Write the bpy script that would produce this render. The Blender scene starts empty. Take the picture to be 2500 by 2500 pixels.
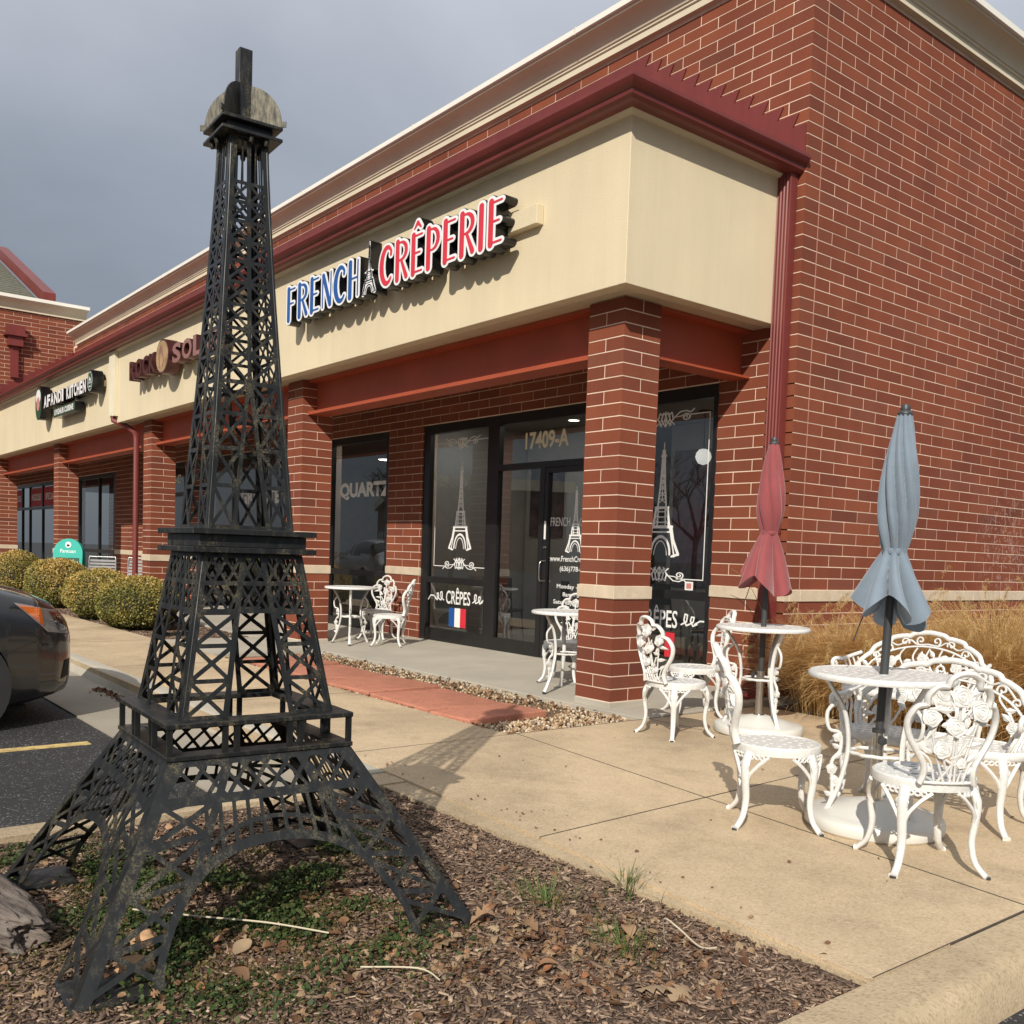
import bpy, bmesh, math, random
import numpy as np
from mathutils import Vector, Matrix
from mathutils.geometry import tessellate_polygon
R = math.radians
random.seed(7); rng = np.random.default_rng(7)
SC = bpy.context.scene
COL = SC.collection

# ---------------------------------------------------------------- camera
CAM_P = Vector((4.98953, -6.87990, 1.19268))
_r = Vector((0.62475407, 0.78006522, 0.03436001)); _u = Vector((-0.06869798, 0.01107936, 0.99757598)); _f = Vector((-0.77779364, 0.62560011, -0.06051078))
cd = bpy.data.cameras.new('camera'); cam = bpy.data.objects.new('camera', cd); COL.objects.link(cam)
cd.sensor_width = 36; cd.sensor_fit = 'HORIZONTAL'; cd.lens = 2369.47 / 2500 * 36
cd.shift_x = (1250 - 1268.21) / 2500; cd.shift_y = (1495.44 - 1250) / 2500
cd.clip_start = 0.05; cd.clip_end = 2000
cam.matrix_world = Matrix(((_r.x, _u.x, -_f.x, CAM_P.x), (_r.y, _u.y, -_f.y, CAM_P.y), (_r.z, _u.z, -_f.z, CAM_P.z), (0, 0, 0, 1)))
SC.camera = cam
def project(P):
    d = Vector(P) - CAM_P; w = d.dot(_f)
    if w < 0.05: return None
    return (1268.21 + 2369.47 * d.dot(_r) / w, 1495.44 - 2369.47 * d.dot(_u) / w, w)

# ---------------------------------------------------------------- sky, sun, exposure
SUN_TO = Vector((0.79, -1.0, 0.83)).normalized()
elev = math.asin(SUN_TO.z); azim = math.atan2(SUN_TO.x, SUN_TO.y)
W = bpy.data.worlds.new('World'); SC.world = W; W.use_nodes = True
wn, wl = W.node_tree.nodes, W.node_tree.links
wn.clear()
def wnode(t, **k):
    n = wn.new(t)
    for a, b in k.items(): setattr(n, a, b)
    return n
sky = wnode('ShaderNodeTexSky', sky_type='NISHITA', sun_disc=False)
sky.sun_elevation = elev; sky.sun_rotation = azim; sky.air_density = 1.0; sky.dust_density = 1.5; sky.ozone_density = 1.0
tc = wnode('ShaderNodeTexCoord'); sep = wnode('ShaderNodeSeparateXYZ'); wl.new(tc.outputs['Generated'], sep.inputs[0])
mp = wnode('ShaderNodeMapping'); mp.inputs['Scale'].default_value = (1.0, 1.0, 2.2); wl.new(tc.outputs['Generated'], mp.inputs[0])
nz = wnode('ShaderNodeTexNoise'); nz.inputs['Scale'].default_value = 1.7; nz.inputs['Detail'].default_value = 6.0; nz.inputs['Roughness'].default_value = 0.50; nz.inputs['Distortion'].default_value = 0.4; wl.new(mp.outputs[0], nz.inputs['Vector'])
m1 = wnode('ShaderNodeMath', operation='MULTIPLY_ADD'); wl.new(nz.outputs['Fac'], m1.inputs[0]); m1.inputs[1].default_value = 0.46; wl.new(sep.outputs['Z'], m1.inputs[2])
cr = wnode('ShaderNodeValToRGB'); wl.new(m1.outputs[0], cr.inputs[0])
e = cr.color_ramp.elements
e[0].position = 0.27; e[0].color = (1.75, 1.95, 2.30, 1); e[1].position = 1.0; e[1].color = (7.8, 7.95, 8.3, 1)
for ps, c in ((0.40, (2.2, 2.45, 2.9, 1)), (0.54, (3.6, 3.95, 4.6, 1)), (0.72, (5.9, 6.2, 6.85, 1))):
    q = e.new(ps); q.color = c
mx = wnode('ShaderNodeMixRGB'); mx.inputs[0].default_value = 0.88; wl.new(sky.outputs[0], mx.inputs[1]); wl.new(cr.outputs[0], mx.inputs[2])
bg = wnode('ShaderNodeBackground'); bg.inputs['Strength'].default_value = 0.10; wl.new(mx.outputs[0], bg.inputs['Color'])
wo = wnode('ShaderNodeOutputWorld'); wl.new(bg.outputs[0], wo.inputs['Surface'])
sd = bpy.data.lights.new('sun', 'SUN'); sd.energy = 4.6; sd.angle = R(0.55); sd.color = (1.0, 0.93, 0.82)
so = bpy.data.objects.new('sun', sd); COL.objects.link(so); so.location = SUN_TO * 40
so.rotation_euler = SUN_TO.to_track_quat('Z', 'Y').to_euler()
SC.view_settings.view_transform = 'Standard'; SC.view_settings.look = 'None'; SC.view_settings.exposure = 0.0; SC.view_settings.gamma = 1.0
SC.cycles.max_bounces = 8; SC.cycles.transparent_max_bounces = 16

# ---------------------------------------------------------------- materials
def nm(name):
    m = bpy.data.materials.new(name); m.use_nodes = True
    N, L = m.node_tree.nodes, m.node_tree.links
    return m, N, L, N['Principled BSDF']
def noise(N, L, scale, detail=3, rough=0.55, coord='Object', stretch=None):
    t = N.new('ShaderNodeTexCoord'); n = N.new('ShaderNodeTexNoise'); n.inputs['Scale'].default_value = scale; n.inputs['Detail'].default_value = detail; n.inputs['Roughness'].default_value = rough
    if stretch:
        mpp = N.new('ShaderNodeMapping'); mpp.inputs['Scale'].default_value = stretch; L.new(t.outputs[coord], mpp.inputs[0]); L.new(mpp.outputs[0], n.inputs['Vector'])
    else: L.new(t.outputs[coord], n.inputs['Vector'])
    return n
def ramp(N, L, src, stops):
    r = N.new('ShaderNodeValToRGB'); L.new(src, r.inputs[0]); el = r.color_ramp.elements
    el[0].position, el[0].color = stops[0][0], (*stops[0][1], 1); el[1].position, el[1].color = stops[-1][0], (*stops[-1][1], 1)
    for p_, c_ in stops[1:-1]:
        x = el.new(p_); x.color = (*c_, 1)
    return r
def mixc(N, L, fac, a, b, mode='MIX'):
    m = N.new('ShaderNodeMixRGB'); m.blend_type = mode
    for i, v in ((0, fac), (1, a), (2, b)):
        if isinstance(v, (int, float)): m.inputs[i].default_value = v
        elif isinstance(v, tuple): m.inputs[i].default_value = (*v, 1)
        else: L.new(v, m.inputs[i])
    return m.outputs[0]
def bump(N, L, B, h, strength=0.3, dist=0.01):
    b = N.new('ShaderNodeBump'); b.inputs['Strength'].default_value = strength; b.inputs['Distance'].default_value = dist; L.new(h, b.inputs['Height']); L.new(b.outputs[0], B.inputs['Normal'])
def sc(c, k): return tuple(min(1, max(0, v * k)) for v in c)
MATS = {}
def pmat(name, base, rough=0.6, metal=0.0, var=0.12, vs=6, bs=None, bst=0.25, bd=0.005, base2=None, coat=0, spec=0.5, fine=None):
    m, N, L, B = nm(name)
    n = noise(N, L, vs, 4)
    a = sc(base, 1 - var); b = base2 or sc(base, 1 + var)
    r = ramp(N, L, n.outputs['Fac'], [(0.3, a), (0.7, b)])
    col = r.outputs[0]
    if fine:
        f = noise(N, L, fine[0], 2); rf = ramp(N, L, f.outputs['Fac'], [(0.35, (1 - fine[1],) * 3), (0.65, (1 + fine[1] * 0.6,) * 3)])
        col = mixc(N, L, 1.0, col, rf.outputs[0], 'MULTIPLY')
    L.new(col, B.inputs['Base Color'])
    B.inputs['Roughness'].default_value = rough; B.inputs['Metallic'].default_value = metal; B.inputs['Specular IOR Level'].default_value = spec
    if coat: B.inputs['Coat Weight'].default_value = coat; B.inputs['Coat Roughness'].default_value = 0.05
    if bs:
        h = noise(N, L, bs, 3); bump(N, L, B, h.outputs['Fac'], bst, bd)
    MATS[name] = m
    return m
def rnd_mat(name, stops, rough=0.8, extra=0.0, fine=60, fv=0.25, bst=0.3, spec=0.3, trans=0.0, sat_noise=None, chalk=None, drift=0):
    """colour picked per piece from the float 'rnd' (vertex attribute on joined pieces, custom property on single ones)"""
    m, N, L, B = nm(name)
    a1 = N.new('ShaderNodeAttribute'); a1.attribute_name = 'rnd'
    a2 = N.new('ShaderNodeAttribute'); a2.attribute_type = 'OBJECT'; a2.attribute_name = 'rnd'
    ad = N.new('ShaderNodeMath'); ad.operation = 'ADD'; L.new(a1.outputs['Fac'], ad.inputs[0]); L.new(a2.outputs['Fac'], ad.inputs[1])
    r = ramp(N, L, ad.outputs[0], stops)
    f = noise(N, L, fine, 3); rf = ramp(N, L, f.outputs['Fac'], [(0.3, (1 - fv,) * 3), (0.7, (1 + fv * 0.7,) * 3)])
    col = mixc(N, L, 1.0, r.outputs[0], rf.outputs[0], 'MULTIPLY')
    if sat_noise:
        g = noise(N, L, sat_noise[0], 4, 0.6); rg = ramp(N, L, g.outputs['Fac'], [(sat_noise[1], (0, 0, 0)), (sat_noise[2], (1, 1, 1))])
        col = mixc(N, L, rg.outputs[0], col, sat_noise[3])
    if drift:   # slow colour drift and faint run-down streaks over the whole wall
        dp_ = N.new('ShaderNodeNewGeometry'); dm = N.new('ShaderNodeMapping'); dm.inputs['Scale'].default_value = (1.6, 1.6, 0.45); L.new(dp_.outputs['Position'], dm.inputs[0]); dn = N.new('ShaderNodeTexNoise'); dn.inputs['Scale'].default_value = 0.9; dn.inputs['Detail'].default_value = 5; dn.inputs['Roughness'].default_value = 0.65; L.new(dm.outputs[0], dn.inputs['Vector'])
        rd_ = ramp(N, L, dn.outputs['Fac'], [(0.3, (1 - drift,) * 3), (0.7, (1 + drift * 0.8, 1 + drift, 1 + drift))]); col = mixc(N, L, 1.0, col, rd_.outputs[0], 'MULTIPLY')
    if chalk:   # pale lime bloom on one patch of the wall
        gp = N.new('ShaderNodeNewGeometry'); ds = N.new('ShaderNodeVectorMath'); ds.operation = 'DISTANCE'; L.new(gp.outputs['Position'], ds.inputs[0]); ds.inputs[1].default_value = chalk[0]
        near = ramp(N, L, ds.outputs['Value'], [(0.25, (0.8,) * 3), (chalk[1], (0, 0, 0))]); cn = N.new('ShaderNodeTexNoise'); cn.inputs['Scale'].default_value = 9; cn.inputs['Detail'].default_value = 5; cn.inputs['Distortion'].default_value = 2.5; L.new(gp.outputs['Position'], cn.inputs['Vector'])
        cm = ramp(N, L, cn.outputs['Fac'], [(0.56, (0, 0, 0)), (0.60, (0.6,) * 3), (0.66, (0, 0, 0))]); col = mixc(N, L, mixc(N, L, 1.0, near.outputs[0], cm.outputs[0], 'MULTIPLY'), col, (0.62, 0.50, 0.44))
    L.new(col, B.inputs['Base Color']); B.inputs['Roughness'].default_value = rough; B.inputs['Specular IOR Level'].default_value = spec
    if bst: bump(N, L, B, f.outputs['Fac'], bst, 0.003)
    if trans:
        o = N['Material Output']; t = N.new('ShaderNodeBsdfTranslucent'); L.new(col, t.inputs['Color']); mxs = N.new('ShaderNodeMixShader'); mxs.inputs[0].default_value = trans
        L.new(B.outputs[0], mxs.inputs[1]); L.new(t.outputs[0], mxs.inputs[2]); L.new(mxs.outputs[0], o.inputs['Surface'])
    MATS[name] = m
    return m

rnd_mat('brick', [(0.0, (0.135, 0.043, 0.028)), (0.10, (0.175, 0.048, 0.027)), (0.45, (0.210, 0.056, 0.028)), (0.8, (0.238, 0.067, 0.033)), (1.0, (0.185, 0.059, 0.036))], rough=0.82, fine=130, fv=0.16, bst=0.35, chalk=((0, 3.95, 1.42), 0.75), drift=0.16)
pmat('mortar', (0.76, 0.575, 0.45), 0.95, var=0.20, vs=2.2, bs=180, bst=0.4)
pmat('caulk', (0.46, 0.24, 0.17), 0.7, var=0.08)
pmat('stone', (0.60, 0.50, 0.37), 0.9, var=0.10, vs=7, bs=220, bst=0.4, fine=(260, 0.2))
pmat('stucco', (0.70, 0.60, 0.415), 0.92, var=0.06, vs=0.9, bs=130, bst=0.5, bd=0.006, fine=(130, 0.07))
def streaks(name, amt):
    m = MATS[name]; N, L = m.node_tree.nodes, m.node_tree.links; B = N['Principled BSDF']; src = B.inputs['Base Color'].links[0].from_socket
    n = noise(N, L, 1.1, 6, 0.7, stretch=(5, 5, 0.35)); r = ramp(N, L, n.outputs['Fac'], [(0.35, (1, 1, 1)), (0.75, (1 - amt, 1 - amt, 1 - amt * 1.1))]); L.new(mixc(N, L, 1.0, src, r.outputs[0], 'MULTIPLY'), B.inputs['Base Color'])
streaks('stucco', 0.075)
pmat('stucco_trim', (0.64, 0.58, 0.44), 0.9, var=0.07, vs=2, bs=150, bst=0.25)
pmat('cap_metal', (0.80, 0.78, 0.70), 0.45, var=0.04, vs=2)
pmat('red_metal', (0.175, 0.032, 0.027), 0.45, var=0.10, vs=1.5, spec=0.5)
streaks('red_metal', 0.22)
pmat('red_paint', (0.36, 0.072, 0.030), 0.55, var=0.10, vs=2)
pmat('frame_black', (0.012, 0.012, 0.013), 0.35, var=0.2)
pmat('concrete', (0.33, 0.295, 0.235), 0.9, var=0.12, vs=1.6, bs=90, bst=0.25, fine=(240, 0.16))
pmat('conc_gray', (0.43, 0.395, 0.325), 0.9, var=0.13, vs=1.3, bs=90, bst=0.2, fine=(220, 0.14))
pmat('joint_dark', (0.07, 0.055, 0.04), 0.95, var=0.3, vs=9)
pmat('soil', (0.075, 0.048, 0.034), 1.0, var=0.4, vs=14, bs=60, bst=0.8, bd=0.02)
pmat('gravel_bed', (0.15, 0.10, 0.06), 1.0, var=0.35, vs=25, bs=80, bst=0.8, bd=0.01)
pmat('yellow_line', (0.52, 0.38, 0.15), 0.8, var=0.4, vs=20)
pmat('white_iron', (0.70, 0.695, 0.67), 0.42, var=0.05, vs=12, fine=(60, 0.07), bs=70, bst=0.12)
pmat('white_plastic', (0.68, 0.67, 0.62), 0.42, var=0.03, vs=5)
pmat('steel', (0.60, 0.58, 0.55), 0.24, 1.0, var=0.05, vs=3)
pmat('dark_plastic', (0.035, 0.036, 0.038), 0.45, var=0.1)
pmat('pole_gray', (0.055, 0.058, 0.062), 0.45, 0.2, var=0.08)
pmat('black_gloss', (0.008, 0.008, 0.009), 0.22, var=0.1)
pmat('white_vinyl', (0.80, 0.80, 0.78), 0.5, var=0.02)
pmat('grey_vinyl', (0.80, 0.79, 0.75), 0.5, var=0.03)
pmat('gold_vinyl', (0.80, 0.74, 0.55), 0.5, var=0.03)
pmat('sign_white', (0.80, 0.80, 0.80), 0.35, var=0.01)
pmat('sign_blue', (0.012, 0.085, 0.31), 0.35, var=0.03)
pmat('sign_red', (0.62, 0.030, 0.050), 0.35, var=0.03)
pmat('sign_bronze', (0.10, 0.035, 0.035), 0.3, 0.5, var=0.1)
pmat('sign_rose', (0.52, 0.27, 0.24), 0.28, 0.6, var=0.08)
pmat('sign_gold', (0.60, 0.42, 0.22), 0.3, 0.5, var=0.4, vs=4)
pmat('sign_green', (0.012, 0.07, 0.04), 0.4, var=0.1)
pmat('teal', (0.03, 0.42, 0.34), 0.4, var=0.05)
pmat('shingle', (0.14, 0.14, 0.11), 0.95, var=0.25, vs=14, fine=(60, 0.3))
pmat('in_wall', (0.42, 0.41, 0.385), 0.9, var=0.06)
pmat('in_dark', (0.035, 0.035, 0.038), 0.8, var=0.3)
pmat('in_floor', (0.12, 0.10, 0.085), 0.5, var=0.2)
pmat('picture', (0.030, 0.030, 0.045), 0.5, var=0.8, vs=5, base2=(0.11, 0.09, 0.10))
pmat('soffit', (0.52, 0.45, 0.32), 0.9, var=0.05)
pmat('pink', (0.55, 0.22, 0.20), 0.6, var=0.1)
pmat('rust_red', (0.45, 0.02, 0.02), 0.6, var=0.1)
pmat('alu', (0.42, 0.42, 0.42), 0.4, 0.7, var=0.08)
def aggregate(name, base, speck, s=420, stain=0.30):
    m, N, L, B = nm(name)
    big = noise(N, L, 0.9, 5, 0.6); rb = ramp(N, L, big.outputs['Fac'], [(0.32, sc(base, 1 - stain)), (0.5, base), (0.72, sc(base, 1.08))])
    mid = noise(N, L, 7, 4, 0.6); rm = ramp(N, L, mid.outputs['Fac'], [(0.3, (0.90,) * 3), (0.7, (1.08,) * 3)])
    c = mixc(N, L, 1.0, rb.outputs[0], rm.outputs[0], 'MULTIPLY')
    t = N.new('ShaderNodeTexCoord'); v = N.new('ShaderNodeTexVoronoi'); v.inputs['Scale'].default_value = s * 0.30; L.new(t.outputs['Object'], v.inputs['Vector'])
    hs = N.new('ShaderNodeSeparateColor'); L.new(v.outputs['Color'], hs.inputs[0])
    rs = ramp(N, L, hs.outputs[0], [(0.0, speck[0]), (0.3, sc(base, 0.95)), (0.7, sc(base, 1.15)), (1.0, speck[1])])
    c = mixc(N, L, 0.27, c, rs.outputs[0])
    st_ = noise(N, L, 2.3, 6, 0.7); rst = ramp(N, L, st_.outputs['Fac'], [(0.52, (1, 1, 1)), (0.70, (0.80, 0.80, 0.81))]); c = mixc(N, L, 1.0, c, rst.outputs[0], 'MULTIPLY')
    ck = noise(N, L, 0.8, 3, 0.5); rck = ramp(N, L, ck.outputs['Fac'], [(0.40, (0.90, 0.89, 0.88)), (0.60, (1.04, 1.03, 1.02))]); c = mixc(N, L, 1.0, c, rck.outputs[0], 'MULTIPLY')
    L.new(c, B.inputs['Base Color']); B.inputs['Roughness'].default_value = 0.92; B.inputs['Specular IOR Level'].default_value = 0.25
    bump(N, L, B, v.outputs['Distance'], 0.35, 0.004)
    MATS[name] = m
aggregate('aggregate', (0.52, 0.405, 0.265), ((0.22, 0.15, 0.10), (0.74, 0.62, 0.47)), 420, 0.30)
aggregate('curb_conc', (0.46, 0.365, 0.24), ((0.13, 0.09, 0.05), (0.62, 0.50, 0.34)), 380)
aggregate('paver', (0.46, 0.190, 0.125), ((0.25, 0.08, 0.05), (0.62, 0.38, 0.28)), 420, 0.18)
def asphalt():
    m, N, L, B = nm('asphalt')
    a = noise(N, L, 0.7, 5, 0.6, stretch=(1, 0.4, 1)); ra = ramp(N, L, a.outputs['Fac'], [(0.3, (0.018, 0.018, 0.019)), (0.75, (0.042, 0.041, 0.040))])
    t = N.new('ShaderNodeTexCoord'); v = N.new('ShaderNodeTexVoronoi'); v.inputs['Scale'].default_value = 120; L.new(t.outputs['Object'], v.inputs['Vector'])
    hs = N.new('ShaderNodeSeparateColor'); L.new(v.outputs['Color'], hs.inputs[0])
    rs = ramp(N, L, hs.outputs[0], [(0.0, (0.6,) * 3), (0.93, (1.15,) * 3), (0.985, (7.0,) * 3)])
    L.new(mixc(N, L, 1.0, ra.outputs[0], rs.outputs[0], 'MULTIPLY'), B.inputs['Base Color']); B.inputs['Roughness'].default_value = 0.75
    bump(N, L, B, v.outputs['Distance'], 0.6, 0.006); MATS['asphalt'] = m
asphalt()
def iron():
    m, N, L, B = nm('iron')
    a = noise(N, L, 3.2, 5, 0.65); b = noise(N, L, 30, 4, 0.7, stretch=(1, 1, 0.35)); f = noise(N, L, 190, 2)
    s1 = N.new('ShaderNodeMath'); s1.operation = 'MULTIPLY'; L.new(a.outputs['Fac'], s1.inputs[0]); L.new(b.outputs['Fac'], s1.inputs[1])
    wear = ramp(N, L, s1.outputs[0], [(0.245, (0.0,) * 3), (0.41, (0.85,) * 3)])
    fr = ramp(N, L, f.outputs['Fac'], [(0.42, (0, 0, 0)), (0.6, (1, 1, 1))])
    wf = mixc(N, L, 1.0, wear.outputs[0], fr.outputs[0], 'MULTIPLY')
    base = ramp(N, L, b.outputs['Fac'], [(0.3, (0.010, 0.011, 0.012)), (0.75, (0.026, 0.027, 0.027))])
    g = N.new('ShaderNodeNewGeometry'); pt = ramp(N, L, g.outputs['Pointiness'], [(0.5, (0, 0, 0)), (0.53, (0.5,) * 3)])
    c = mixc(N, L, wf, base.outputs[0], (0.185, 0.158, 0.085))
    r2 = noise(N, L, 5.5, 3); rr = ramp(N, L, r2.outputs['Fac'], [(0.66, (0, 0, 0)), (0.74, (0.8,) * 3)])
    c = mixc(N, L, mixc(N, L, 1.0, rr.outputs[0], fr.outputs[0], 'MULTIPLY'), c, (0.19, 0.10, 0.03))
    L.new(c, B.inputs['Base Color']); B.inputs['Roughness'].default_value = 0.42; B.inputs['Metallic'].default_value = 0.25
    bump(N, L, B, b.outputs['Fac'], 0.12, 0.004); MATS['iron'] = m
iron()
def iron_worn():
    m, N, L, B = nm('iron_worn')
    b = noise(N, L, 120, 3, 0.7, stretch=(1, 1, 0.25))
    r = ramp(N, L, b.outputs['Fac'], [(0.35, (0.03, 0.03, 0.025)), (0.55, (0.125, 0.115, 0.085)), (0.75, (0.20, 0.18, 0.125))])
    L.new(r.outputs[0], B.inputs['Base Color']); B.inputs['Roughness'].default_value = 0.5; B.inputs['Metallic'].default_value = 0.3; MATS['iron_worn'] = m
iron_worn()
def glass():
    m, N, L, B = nm('glass'); o = N['Material Output']
    t = N.new('ShaderNodeBsdfTransparent'); t.inputs[0].default_value = (0.62, 0.64, 0.62, 1)
    g = N.new('ShaderNodeBsdfGlossy'); g.inputs['Roughness'].default_value = 0.004; g.inputs['Color'].default_value = (0.9, 0.93, 0.95, 1)
    fr = N.new('ShaderNodeFresnel'); fr.inputs[0].default_value = 1.62
    mul = N.new('ShaderNodeMath'); mul.operation = 'MULTIPLY_ADD'; mul.inputs[1].default_value = 1.25; mul.inputs[2].default_value = 0.05; mul.use_clamp = True; L.new(fr.outputs[0], mul.inputs[0])
    mxs = N.new('ShaderNodeMixShader'); L.new(mul.outputs[0], mxs.inputs[0]); L.new(t.outputs[0], mxs.inputs[1]); L.new(g.outputs[0], mxs.inputs[2]); L.new(mxs.outputs[0], o.inputs['Surface'])
    MATS['glass'] = m
glass()
def clear_lens():
    m, N, L, B = nm('lens'); o = N['Material Output']
    t = N.new('ShaderNodeBsdfTransparent'); t.inputs[0].default_value = (0.9, 0.9, 0.9, 1)
    g = N.new('ShaderNodeBsdfGlossy'); g.inputs['Roughness'].default_value = 0.03
    mxs = N.new('ShaderNodeMixShader'); mxs.inputs[0].default_value = 0.14; L.new(t.outputs[0], mxs.inputs[1]); L.new(g.outputs[0], mxs.inputs[2]); L.new(mxs.outputs[0], o.inputs['Surface']); MATS['lens'] = m
clear_lens()
def fabric(name, c):
    m, N, L, B = nm(name)
    a = noise(N, L, 5, 4, 0.6); r = ramp(N, L, a.outputs['Fac'], [(0.3, sc(c, 0.86)), (0.7, sc(c, 1.12))])
    f = noise(N, L, 500, 1); rf = ramp(N, L, f.outputs['Fac'], [(0.3, (0.92,) * 3), (0.7, (1.06,) * 3)])
    col = mixc(N, L, 1.0, r.outputs[0], rf.outputs[0], 'MULTIPLY'); L.new(col, B.inputs['Base Color']); B.inputs['Roughness'].default_value = 0.85
    B.inputs['Sheen Weight'].default_value = 0.3
    w = noise(N, L, 60, 3, 0.5, stretch=(1, 1, 0.2)); bump(N, L, B, w.outputs['Fac'], 0.25, 0.004); MATS[name] = m
fabric('fabric_red', (0.255, 0.055, 0.060)); fabric('fabric_blue', (0.175, 0.222, 0.275))
pmat('car_paint', (0.019, 0.020, 0.023), 0.30, 0.55, var=0.05, vs=2, coat=1.0)
pmat('car_silver', (0.52, 0.53, 0.54), 0.30, 0.5, var=0.05, vs=2, coat=1.0)
pmat('rubber', (0.014, 0.014, 0.014), 0.8, var=0.2)
pmat('car_glass', (0.01, 0.012, 0.014), 0.05, var=0.1, spec=0.8)
pmat('amber', (0.70, 0.16, 0.02), 0.2, var=0.1)
pmat('chrome', (0.7, 0.7, 0.7), 0.12, 1.0, var=0.02)
def wood():
    m, N, L, B = nm('old_wood')
    w = noise(N, L, 5.0, 7, 0.68, stretch=(0.7, 5.0, 5.0)); c = noise(N, L, 3.0, 3)
    r = ramp(N, L, w.outputs['Fac'], [(0.34, (0.035, 0.027, 0.022)), (0.44, (0.12, 0.098, 0.084)), (0.62, (0.21, 0.175, 0.15)), (0.78, (0.30, 0.26, 0.23))]); rc = ramp(N, L, c.outputs['Fac'], [(0.35, (0.7, 0.66, 0.62)), (0.65, (1.1, 1.1, 1.1))])
    L.new(mixc(N, L, 1.0, r.outputs[0], rc.outputs[0], 'MULTIPLY'), B.inputs['Base Color']); B.inputs['Roughness'].default_value = 0.95
    bump(N, L, B, w.outputs['Fac'], 1.0, 0.02); MATS['old_wood'] = m
wood()
rnd_mat('mulch', [(0.0, (0.070, 0.045, 0.032)), (0.35, (0.175, 0.116, 0.082)), (0.72, (0.305, 0.212, 0.150)), (0.90, (0.43, 0.32, 0.225)), (1.0, (0.58, 0.46, 0.33))], rough=0.95, fine=90, fv=0.3, bst=0.4)
rnd_mat('dead_leaf', [(0.0, (0.085, 0.040, 0.024)), (0.3, (0.17, 0.085, 0.045)), (0.6, (0.27, 0.165, 0.09)), (0.85, (0.38, 0.28, 0.175)), (1.0, (0.33, 0.115, 0.045))], rough=0.8, fine=45, fv=0.25, bst=0.3, trans=0.15)
rnd_mat('weed', [(0.0, (0.022, 0.042, 0.012)), (0.5, (0.048, 0.082, 0.022)), (0.85, (0.075, 0.105, 0.030)), (1.0, (0.14, 0.115, 0.045))], rough=0.6, fine=30, fv=0.2, bst=0, trans=0.2)
rnd_mat('moss', [(0.0, (0.070, 0.052, 0.020)), (0.5, (0.100, 0.088, 0.026)), (1.0, (0.15, 0.10, 0.040))], rough=0.9, fine=30, fv=0.2, bst=0, trans=0.1)
rnd_mat('green_grass', [(0.0, (0.05, 0.10, 0.02)), (0.6, (0.10, 0.17, 0.035)), (1.0, (0.22, 0.20, 0.07))], rough=0.6, fine=20, fv=0.1, bst=0, trans=0.25)
rnd_mat('straw', [(0.0, (0.40, 0.22, 0.075)), (0.45, (0.70, 0.47, 0.195)), (0.8, (0.80, 0.60, 0.31)), (1.0, (0.52, 0.25, 0.095))], rough=0.65, fine=8, fv=0.12, bst=0, trans=0.38)
rnd_mat('plume', [(0.0, (0.42, 0.27, 0.10)), (1.0, (0.62, 0.45, 0.22))], rough=0.8, fine=20, fv=0.15, bst=0, trans=0.3)
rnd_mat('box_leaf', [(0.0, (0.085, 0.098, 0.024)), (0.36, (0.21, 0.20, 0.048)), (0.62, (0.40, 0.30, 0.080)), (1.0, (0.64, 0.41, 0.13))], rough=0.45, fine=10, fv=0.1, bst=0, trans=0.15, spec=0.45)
rnd_mat('pebble', [(0.0, (0.16, 0.085, 0.045)), (0.3, (0.34, 0.22, 0.12)), (0.65, (0.50, 0.38, 0.24)), (0.9, (0.60, 0.52, 0.40)), (1.0, (0.20, 0.17, 0.15))], rough=0.7, fine=60, fv=0.15, bst=0.2)
pmat('bark', (0.05, 0.04, 0.03), 0.95, var=0.3, vs=20)
M = MATS

# ---------------------------------------------------------------- mesh helpers
def link(o, parent=None):
    COL.objects.link(o)
    if parent is not None: o.parent = parent
    return o
def tag(o, label=None, cat=None, group=None, kind=None):
    if label: o['label'] = label
    if cat: o['category'] = cat
    if group: o['group'] = group
    if kind: o['kind'] = kind
    return o
def empty(name, loc=(0, 0, 0), rz=0.0, label=None, cat=None, group=None, kind=None, parent=None):
    o = bpy.data.objects.new(name, None); o.location = loc; o.rotation_euler = (0, 0, rz); o.empty_display_size = 0.2
    link(o, parent); return tag(o, label, cat, group, kind)
def copy_tree(o, parent=None):
    c = o.copy(); COL.objects.link(c); c.parent = parent
    for ch in o.children: copy_tree(ch, c)
    return c
BOXF = [(0, 3, 2, 1), (4, 5, 6, 7), (0, 1, 5, 4), (1, 2, 6, 5), (2, 3, 7, 6), (3, 0, 4, 7)]
def inside(p, lp):
    x, y = p; c = False; j = len(lp) - 1
    for i in range(len(lp)):
        xi, yi = lp[i]; xj, yj = lp[j]
        if (yi > y) != (yj > y) and x < (xj - xi) * (y - yi) / (yj - yi) + xi: c = not c
        j = i
    return c
def nest(loops):
    """sort polygons into outers with their holes"""
    if len(loops) == 1: return loops, [loops]
    ar = [abs(sum(l[i - 1][0] * l[i][1] - l[i][0] * l[i - 1][1] for i in range(len(l)))) for l in loops]; par = []
    for i, l in enumerate(loops): par.append([j for j, m in enumerate(loops) if j != i and ar[j] > ar[i] and inside(l[0], m)])
    gs = {i: [loops[i]] for i in range(len(loops)) if len(par[i]) % 2 == 0}
    for i, l in enumerate(loops):
        if len(par[i]) % 2: gs[min(par[i], key=lambda j: ar[j])].append(l) if min(par[i], key=lambda j: ar[j]) in gs else None
    groups = list(gs.values()); return [l for g_ in groups for l in g_], groups
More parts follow.
